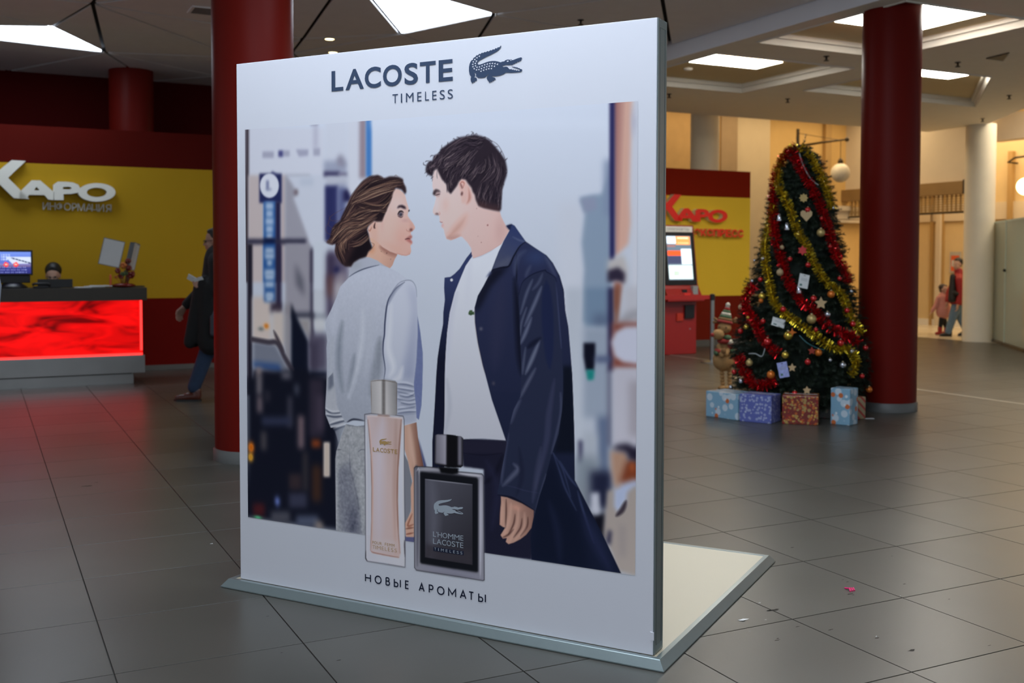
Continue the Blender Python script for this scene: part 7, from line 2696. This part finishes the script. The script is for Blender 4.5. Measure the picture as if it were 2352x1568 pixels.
def head(mb, c, s=1.0, f=(1, 0, 0)):
    """head with brow, nose, lips, chin and ears, facing f"""
    c, f = Vector(c), Vector(f).normalized()
    l = Vector((0, 0, 1)).cross(f).normalized()
    R_ = Matrix((f, l, Vector((0, 0, 1)))).transposed()

    def at(x, y, z):
        return c + R_ @ Vector((x * s, y * s, z * s))
    mb.ball(at(-.008, 0, .030), (.098 * s, .076 * s, .092 * s), 18, 14, rot=R_)
    mb.ball(at(.028, 0, -.035), (.066 * s, .058 * s, .078 * s), 16, 12, rot=R_)
    mb.ball(at(.058, 0, -.092), (.026 * s, .026 * s, .022 * s), 10, 8, rot=R_)
    mb.ball(at(.072, 0, .012), (.022 * s, .050 * s, .012 * s), 10, 8, rot=R_)
    mb.capsule(at(.088, 0, .000), at(.106, 0, -.032), .009 * s, .014 * s, 8)
    mb.ball(at(.088, 0, -.060), (.012 * s, .022 * s, .006 * s), 8, 6, rot=R_)
    mb.ball(at(.085, 0, -.071), (.012 * s, .020 * s, .007 * s), 8, 6, rot=R_)
    for k in (-1, 1):
        mb.ball(at(-.008, .076 * k, -.010), (.018 * s, .010 * s, .032 * s), 8, 8, rot=R_)
        mb.ball(at(.066, .036 * k, -.030), (.020 * s, .020 * s, .018 * s), 8, 6, rot=R_)
    return at


def eyes(at, s, parent, m=None):
    for k in (-1, 1):
        o = MB().ball(at(.086, .030 * k, -.004), (.011 * s, .013 * s, .008 * s), 8, 6).build('eye', m or m_black, parent, True)


def hair(at, s, parent, m, back=-.02, low=-.02, cap=.016):
    mb = MB()
    mb.ball(at(-.034, 0, .052), ((.084 + cap) * s, (.072 + cap) * s, (.076 + cap) * s), 18, 14)
    mb.ball(at(-.062, 0, low), (.052 * s, .066 * s, .062 * s), 14, 10)
    mb.ball(at(.022, .01, .092), (.056 * s, .056 * s, .032 * s), 12, 8)
    return blob_mesh('hair', mb, m, parent, .011 * s)


m_hair_k = mat('black_hair', (.010, .008, .007), .5, var=.3, scale=40)
m_hair_b = mat('brown_hair', (.035, .020, .012), .5, var=.3, scale=40)
m_coat_k = mat('black_wool', (.0075, .0070, .0075), .85, var=.3, scale=30, bump=.3)
m_jeans = mat('dark_denim', (.018, .035, .075), .8, var=.25, scale=30, bump=.3)
m_jeans2 = mat('blue_denim', (.09, .15, .22), .8, var=.25, scale=30, bump=.3)
m_shoe_b = mat('brown_leather', (.085, .022, .014), .28, var=.2)
m_shoe_k = mat('black_leather', (.012, .012, .013), .4, var=.2)

# ---- man in the long black coat, half hidden by the column, walking left
YM = 10.68
XM = (494 - 1176) / FPX * YM
man = thing('person', 'person in a long black coat walking behind the red column, papers in hand', 'person', (XM, YM, 0), PI)
# local frame: +x ahead (left in the photo), +y towards the camera


def mp_(x, y, d=0.0):
    """photo position -> local point, d metres towards the camera"""
    P = on_y(x, y, YM - d)
    return Vector((XM - P.x, YM - P.y, P.z))


hc = mp_(494, 553)
body = MB()
at = head(body, hc, 1.02, (1, 0, -.05))
body.capsule(hc + Vector((-.03, 0, -.05)), hc + Vector((-.05, 0, -.19)), .055, .062, 12)
ch_, pe = Vector((-.06, 0, 1.34)), Vector((-.02, 0, .92))
body.capsule(ch_, pe, .14, .13, 14)
body.capsule(ch_ + Vector((0, .10, .05)), ch_ + Vector((0, -.10, .05)), .08, .08, 10)
kn, an = mp_(476, 806, .09), mp_(446, 893, .09)
toe = mp_(405, 913, .09)
body.capsule(pe + Vector((0, .09, 0)), kn, .085, .055, 12)
body.capsule(kn, an, .055, .038, 12)
kn2, an2 = Vector((-.10, -.09, .50)), Vector((-.38, -.09, .13))
body.capsule(pe + Vector((0, -.09, 0)), kn2, .085, .055, 12)
body.capsule(kn2, an2, .055, .038, 12)
sh1, sh2 = ch_ + Vector((.0, .17, .04)), ch_ + Vector((.0, -.17, .04))
h1 = mp_(471, 655, .22)
el1 = mp_(497, 668, .24)
h2 = mp_(424, 704, -.10)
el2 = mp_(462, 668, -.2)
body.capsule(sh1, el1, .048, .04, 10)
body.capsule(el1, h1, .04, .028, 10)
body.capsule(sh2, el2, .048, .04, 10)
body.capsule(el2, h2, .04, .028, 10)
hand(body, h1, (1, .05, .12), (0, -.6, .5), (.1, -.3, .9), 1.0, .55)
hand(body, h2, (.55, 0, -.85), (-.5, .3, -.3), (.6, .6, .1), 1.05, .45)
blob_mesh('body', body, m_skin_d, man, .0075)
eyes(at, 1.0, man)
hair(at, 1.02, man, m_hair_k)
coat_ = MB()
coat_.capsule(ch_ + Vector((.0, 0, .08)), ch_ + Vector((.02, 0, -.22)), .165, .185, 18)
coat_.capsule(ch_ + Vector((0, .13, .06)), ch_ + Vector((0, -.13, .06)), .095, .095, 12)
hem_f, hem_b = mp_(436, 792, .0), Vector((-.32, 0, .56))
for dy in (-.15, 0, .15):
    coat_.capsule(Vector((.07, dy, 1.15)), Vector((hem_f.x - .05, dy, hem_f.z + .04)), .10, .065, 12)
    coat_.capsule(Vector((-.08, dy, 1.1)), Vector((hem_b.x + .04, dy, hem_b.z + .04)), .10, .065, 12)
    coat_.capsule(Vector((0, dy, 1.1)), Vector((.0, dy, .60)), .14, .14, 12)
coat_.capsule(sh1, el1, .078, .068, 12)
coat_.capsule(el1, el1.lerp(h1, .80), .066, .056, 12)
coat_.capsule(sh2, el2, .078, .068, 12)
coat_.capsule(el2, el2.lerp(h2, .86), .066, .054, 12)
coat_.capsule(hc + Vector((-.05, 0, -.16)), hc + Vector((-.055, 0, -.125)), .085, .078, 14)
ck = blob_mesh('coat', coat_, m_coat_k, man, .014)
jn = MB()
jn.capsule(pe + Vector((0, .09, 0)), kn, .105, .082, 12)
jn.capsule(kn, an + Vector((0, 0, .02)), .080, .066, 12)
jn.capsule(pe + Vector((0, -.09, 0)), kn2, .105, .082, 12)
jn.capsule(kn2, an2 + Vector((0, 0, .02)), .080, .064, 12)
jn.capsule(pe + Vector((0, .08, 0)), pe + Vector((0, -.08, 0)), .12, .12, 12)
blob_mesh('jeans', jn, m_jeans, man, .013)


def shoe(parent, heel, toe_, m, w=.042):
    heel, toe_ = Vector(heel), Vector(toe_)
    d = toe_ - heel
    mb = MB()
    mb.capsule(heel + Vector((0, 0, .045)), heel + d * .45 + Vector((0, 0, .045)), .044, .042, 12)
    mb.capsule(heel + d * .4 + Vector((0, 0, .038)), toe_ + Vector((0, 0, .028)), .042, .028, 12)
    mb.capsule(heel + Vector((0, 0, .05)), heel + Vector((0, 0, .10)), .044, .042, 12)
    s_ = blob_mesh('shoe', mb, m, parent, .010)
    u = d.normalized()
    n_ = Vector((-u.y, u.x, 0)).normalized()
    pts_ = [heel - u * .045, heel - n_ * w - u * .02, heel + d * .5 - n_ * w, toe_ - n_ * w * .8, toe_ + u * .035, toe_ + n_ * w * .8, heel + d * .5 + n_ * w, heel + n_ * w - u * .02]
    k = MB()
    k.add([(q.x, q.y, q.z) for q in pts_] + [(q.x, q.y, q.z + .016) for q in pts_], [tuple(range(8))[::-1], tuple(range(8, 16))] + [(i, (i + 1) % 8, 8 + (i + 1) % 8, 8 + i) for i in range(8)])
    k.build('sole', m_shoe_k, s_)
    return s_


shoe(man, (an.x - .03, an.y, 0.0), (an.x + .17, an.y, 0.0), m_shoe_b)
shoe(man, (an2.x - .01, an2.y, .06), (an2.x + .15, an2.y, .0), m_shoe_b)
gm = MB()
for k in (-1, 1):
    c = at(.098, .032 * k, -.002)
    gm.tube([c + Vector((0, .024 * math.cos(a), .016 * math.sin(a))) for a in np.linspace(0, 2 * PI, 13)], .0022, 5)
    gm.tube([at(.098, .055 * k, .004), at(0, .085 * k, .002)], .0022, 5)
gm.tube([at(.100, -.009, .002), at(.100, .009, .002)], .0022, 5)
gm.build('glasses', m_black, man)
bg_ = MB()
b0_ = mp_(500, 745, .30)
bg_.box(tuple(b0_ + Vector((-.20, -.05, -.12))), tuple(b0_ + Vector((.07, .05, .10))), bev=.025)
bag = blob_mesh('shoulder_bag', bg_, mat('slate_bag', (.030, .036, .048), .5), man, .012)
MB().tube([b0_ + Vector((.05, 0, .08)), b0_ + Vector((-.01, .01, .22)), ch_ + Vector((-.05, .2, .10))], .013, 6).build('bag_strap', mat('slate_strap', (.06, .07, .09), .5), bag)
pp = mp_(449, 644, .22)
for k, (dx, dz, r, wh) in enumerate(((0.035, .02, .5, 'white folded paper held in the hand of the person in black, left sheet'), (-.035, .0, -.35, 'white folded paper held in the hand of the person in black, right sheet'))):
    o = MB().box((-.045, -.004, -.03), (.045, .004, .03)).build('paper', mat('white_paper', (.62, .62, .60), .7))
    Pw = man.matrix_world
    q = Vector((XM, YM, 0)) + Matrix.Rotation(PI, 3, 'Z') @ (pp + Vector((dx, .0, dz)))
    o.location = q
    o.rotation_euler = (.5, r, 0)
    tag(o, wh, 'paper')

# ---- receptionist behind the desk
YR_b = 13.72
ar, zr = onb(122, 632, YR_b)
rec = thing('person', 'dark-haired person with glasses sitting low behind the reception desk', 'person', W(ar, YR_b, 0), TY - PI / 2 - .15)
hcr = Vector((0, 0, zr))
body = MB()
at = head(body, hcr, 1.0, (1, 0, -.25))
body.capsule(hcr + Vector((-.03, 0, -.06)), hcr + Vector((-.05, 0, -.20)), .052, .06, 12)
cr_ = hcr + Vector((-.05, 0, -.36))
pr_ = Vector((-.06, 0, .50))
body.capsule(cr_, pr_, .12, .12, 14)
body.capsule(cr_ + Vector((0, .12, .07)), cr_ + Vector((0, -.12, .07)), .06, .06, 10)
for k in (-1, 1):
    s_, e_, h_ = cr_ + Vector((0, .18 * k, .06)), Vector((.05, .22 * k, .72)), Vector((.16, .12 * k, .78))
    body.capsule(s_, e_, .045, .038, 10)
    body.capsule(e_, h_, .036, .026, 10)
    hand(body, h_, (1, -.2 * k, -.05), (0, 0, -1), (.2, -k, 0), .95, .3)
    kq, aq = Vector((.22, .10 * k, .50)), Vector((.17, .10 * k, .08))
    body.capsule(pr_ + Vector((0, .08 * k, 0)), kq, .08, .055, 12)
    body.capsule(kq, aq, .052, .036, 12)
blob_mesh('body', body, m_skin, rec, .009)
eyes(at, 1.0, rec)
hair(at, 1.03, rec, m_hair_k, cap=.020)
sw_ = MB()
sw_.capsule(cr_ + Vector((0, 0, .02)), pr_, .14, .14, 14)
sw_.capsule(cr_ + Vector((0, .13, .07)), cr_ + Vector((0, -.13, .07)), .075, .075, 10)
for k in (-1, 1):
    s_, e_, h_ = cr_ + Vector((0, .18 * k, .06)), Vector((.05, .22 * k, .72)), Vector((.14, .13 * k, .775))
    sw_.capsule(s_, e_, .062, .054, 10)
    sw_.capsule(e_, h_, .05, .042, 10)
blob_mesh('jumper', sw_, mat('dark_jumper', (.02, .02, .025), .8), rec, .015)
tr_ = MB()
for k in (-1, 1):
    kq, aq = Vector((.22, .10 * k, .50)), Vector((.17, .10 * k, .10))
    tr_.capsule(pr_ + Vector((0, .08 * k, 0)), kq, .10, .075, 12)
    tr_.capsule(kq, aq, .07, .06, 12)
    shoe(rec, (.14, .10 * k, 0), (.30, .10 * k, 0), m_shoe_k)
tr_.capsule(pr_ + Vector((0, .08, 0)), pr_ + Vector((0, -.08, 0)), .115, .115, 12)
blob_mesh('trousers', tr_, m_coat_k, rec, .015)
gm = MB()
for k in (-1, 1):
    c = at(.100, .032 * k, -.006)
    gm.tube([c + Vector((0, .025 * math.cos(a), .017 * math.sin(a))) for a in np.linspace(0, 2 * PI, 13)], .003, 5)
gm.tube([at(.102, -.010, .0), at(.102, .010, .0)], .003, 5)
gm.build('glasses', m_black, rec)
st = thing('stool', 'black stool under the receptionist behind the desk', 'stool', W(ar, YR_b, 0) + Matrix.Rotation(TY - PI / 2 - .15, 3, 'Z') @ Vector((-.06, 0, 0)), TY)
MB().lathe([(.17, .34), (.19, .36), (.19, .385), (.02, .39)], 20).build('seat', m_black, st, True)
MB().lathe([(.025, .03), (.025, .34)], 10).build('post', m_steel, st)
MB().lathe([(.2, 0), (.2, .015), (.03, .035)], 20).build('base', m_black, st, True)

# ---- man in the red jacket and the child in pink, far right
F0 = on_z(2186, 772, 0)
kk = (F0 - EYE).dot(_fw) / FPX
pm = thing('person', 'person in a red and black jacket and jeans walking past the cream column', 'person', F0, 0)


def fp(x, y, d=0.0):
    P = on_y(x, y, F0.y - d)
    return P - F0


S = .86
hc = fp(2199, 607)
body = MB()
at = head(body, hc, .90, (-1, -.55, -.12))
body.capsule(hc + Vector((.01, 0, -.04)), hc + Vector((.03, 0, -.15)), .05, .055, 10)
ch_, pe = fp(2200, 648), fp(2200, 692)
body.capsule(ch_, pe, .12, .11, 12)
body.capsule(ch_ + Vector((-.03, -.10, .08)), ch_ + Vector((.03, .10, .08)), .06, .06, 10)
k1, a1_ = fp(2188, 730, .06), fp(2178, 763, .06)
k2, a2_ = fp(2205, 728, -.06), fp(2218, 757, -.06)
for k_, a_ in ((k1, a1_), (k2, a2_)):
    body.capsule(pe, k_, .075, .05, 10)
    body.capsule(k_, a_, .05, .034, 10)
s1, e1, h1 = ch_ + Vector((-.05, -.17, .05)), fp(2206, 674, .2), fp(2200, 700, .22)
s2, e2, h2 = ch_ + Vector((.03, .17, .05)), fp(2180, 672, -.1), fp(2176, 694, -.05)
for s_, e_, h_ in ((s1, e1, h1), (s2, e2, h2)):
    body.capsule(s_, e_, .044, .036, 10)
    body.capsule(e_, h_, .035, .026, 10)
    hand(body, h_, (-.1, 0, -1), (-.6, .3, 0), (-.5, -.6, 0), .85, .4)
blob_mesh('body', body, m_skin, pm, .010)
eyes(at, .9, pm)
hair(at, .90, pm, m_hair_k)
m_jr, m_jk = mat('red_jacket', (.28, .008, .010), .6, var=.1, bump=.2), mat('black_jacket_panel', (.014, .013, .014), .6, var=.2)
jk = MB()
jk.capsule(ch_ + Vector((.01, 0, .02)), fp(2199, 684), .150, .165, 16)
jk.capsule(ch_ + Vector((-.03, -.11, .08)), ch_ + Vector((.03, .11, .08)), .085, .085, 12)
jk.capsule(s1, e1, .070, .060, 12)
jk.capsule(e1, e1.lerp(h1, .8), .058, .050, 12)
jk.capsule(s2, e2, .070, .060, 12)
jk.capsule(e2, e2.lerp(h2, .8), .058, .050, 12)
jk.capsule(hc + Vector((.02, 0, -.125)), hc + Vector((.03, 0, -.155)), .078, .09, 12)
jo = blob_mesh('jacket', jk, m_jr, pm, .013)
mb = MB()
mb.capsule(fp(2188, 634, .10), fp(2187, 686, .13), .05, .075, 12)
blob_mesh('jacket_front', mb, m_jk, jo, .013)
mb = MB()
mb.capsule(fp(2192, 672, .20), fp(2215, 680, .20), .040, .045, 12)
mb.capsule(fp(2204, 684, .21), fp(2212, 684, .21), .045, .045, 12)
blob_mesh('jacket_pocket', mb, m_jk, jo, .013)
jn = MB()
jn.capsule(pe, k1, .098, .076, 12)
jn.capsule(k1, a1_ + Vector((0, 0, .01)), .074, .062, 12)
jn.capsule(pe, k2, .098, .076, 12)
jn.capsule(k2, a2_ + Vector((0, 0, .01)), .074, .060, 12)
blob_mesh('jeans', jn, m_jeans2, pm, .013)
shoe(pm, (a1_.x + .03, a1_.y, 0), (a1_.x - .13, a1_.y, 0), m_shoe_k)
shoe(pm, (a2_.x + .02, a2_.y, .03), (a2_.x - .12, a2_.y, 0), m_shoe_k)

C0_ = on_z(2160, 768, 0)
cp = thing('person', 'small child in a pink coat walking beside the person in the red jacket', 'person', C0_, 0)


def cpp(x, y, d=0.0):
    P = on_y(x, y, C0_.y - d)
    return P - C0_


hc = cpp(2168, 665)
body = MB()
at = head(body, hc, .80, (.7, -.8, -.1))
body.capsule(hc + Vector((0, 0, -.05)), hc + Vector((0, 0, -.13)), .04, .045, 10)
ch_, pe = cpp(2166, 688), cpp(2166, 720)
body.capsule(ch_, pe, .085, .085, 12)
ka, aa_ = cpp(2161, 742, .04), cpp(2159, 760, .04)
kb, ab_ = cpp(2170, 742, -.04), cpp(2173, 757, -.04)
for k_, a_ in ((ka, aa_), (kb, ab_)):
    body.capsule(pe, k_, .05, .036, 10)
    body.capsule(k_, a_, .034, .026, 10)
s1, e1, h1 = ch_ + Vector((-.09, -.02, .03)), cpp(2150, 700, .02), cpp(2140, 716, .02)
s2, e2, h2 = ch_ + Vector((.09, .02, .03)), cpp(2180, 688), cpp(2184, 694, .02)
for s_, e_, h_, dv in ((s1, e1, h1, (-.6, 0, -.8)), (s2, e2, h2, (.5, 0, .6))):
    body.capsule(s_, e_, .032, .028, 10)
    body.capsule(e_, h_, .027, .02, 10)
    hand(body, h_, dv, (.3, .6, 0), (0, -1, .2), .62, .4)
blob_mesh('body', body, m_skin, cp, .008)
eyes(at, .8, cp)
hair(at, .80, cp, m_hair_b, cap=.012)
m_pink = mat('pink_coat', (.48, .20, .17), .75, var=.2, scale=60)
co_ = MB()
co_.capsule(ch_ + Vector((0, 0, .02)), cpp(2167, 708), .105, .13, 14)
co_.capsule(cpp(2167, 708), cpp(2167, 716), .135, .14, 14)
co_.capsule(s1, e1, .052, .044, 10)
co_.capsule(e1, e1.lerp(h1, .85), .044, .036, 10)
co_.capsule(s2, e2, .052, .044, 10)
co_.capsule(e2, e2.lerp(h2, .7), .044, .036, 10)
co_.capsule(hc + Vector((0, .02, -.10)), hc + Vector((0, .04, -.12)), .075, .085, 12)
blob_mesh('coat', co_, m_pink, cp, .011)
lg = MB()
lg.capsule(pe, ka, .062, .046, 10)
lg.capsule(ka, aa_ + Vector((0, 0, .03)), .044, .036, 10)
lg.capsule(pe, kb, .062, .046, 10)
lg.capsule(kb, ab_ + Vector((0, 0, .03)), .044, .036, 10)
blob_mesh('leggings', lg, m_coat_k, cp, .011)
for a_ in (aa_, ab_):
    mb = MB()
    mb.capsule((a_.x, a_.y, .03), (a_.x, a_.y, .13), .042, .042, 12)
    mb.capsule((a_.x, a_.y, .03), (a_.x - .08, a_.y - .02, .026), .036, .028, 12)
    blob_mesh('boot', mb, m_kr, cp, .010)

# ---- someone at the left edge, only a grey sleeve and a bit of jeans in view
E1 = on_z(-71, 1180, 0)
ed = thing('person', 'person at the left edge of the picture showing only a grey sleeve', 'person', E1, -2.6)
body = MB()
hc = Vector((0, 0, 1.60))
at = head(body, hc, 1.0, (1, 0, -.1))
body.capsule(hc + Vector((-.02, 0, -.06)), hc + Vector((-.03, 0, -.2)), .055, .06, 10)
ch_, pe = Vector((-.03, 0, 1.28)), Vector((0, 0, .90))
body.capsule(ch_, pe, .13, .12, 12)
sl_ = MB()
sl_.capsule(ch_, pe, .155, .15, 14)
sl_.capsule(ch_ + Vector((0, .12, .06)), ch_ + Vector((0, -.12, .06)), .085, .085, 10)
jn = MB()
for k in (-1, 1):
    s_, e_, h_ = ch_ + Vector((0, .17 * k, .05)), Vector((-.02, .235 * k, 1.14)), Vector((.14, .10 * k, 1.12))
    body.capsule(s_, e_, .045, .038, 10)
    body.capsule(e_, h_, .036, .026, 10)
    hand(body, h_, (.8, -.5 * k, .2), (0, -k, 0), (.2, 0, 1), .95, .5)
    sl_.capsule(s_, e_, .066, .060, 10)
    sl_.capsule(e_, e_.lerp(h_, .85), .056, .046, 10)
    kq, aq = Vector((.02, .10 * k, .48)), Vector((0, .11 * k, .09))
    body.capsule(pe + Vector((0, .08 * k, 0)), kq, .08, .055, 12)
    body.capsule(kq, aq, .052, .036, 12)
    jn.capsule(pe + Vector((0, .08 * k, 0)), kq, .098, .075, 12)
    jn.capsule(kq, aq, .072, .060, 12)
    shoe(ed, (-.05, .11 * k, 0), (.13, .12 * k, 0), m_shoe_k)
jn.capsule(pe + Vector((0, .08, 0)), pe + Vector((0, -.08, 0)), .115, .115, 12)
blob_mesh('body', body, m_skin, ed, .010)
eyes(at, 1.0, ed)
hair(at, 1.0, ed, m_hair_b)
blob_mesh('jacket', sl_, mat('grey_fleece', (.20, .22, .27), .85, var=.15, scale=30), ed, .013)
blob_mesh('jeans', jn, m_jeans, ed, .013)

# fuse the figures into plain meshes
dg = bpy.context.evaluated_depsgraph_get()
for o in BLOBS:
    nm = bpy.data.meshes.new_from_object(o.evaluated_get(dg))
    old = o.data
    o.modifiers.clear()
    o.data = nm
    nm.name = old.name
    nm.polygons.foreach_set('use_smooth', np.ones(len(nm.polygons), dtype=bool))
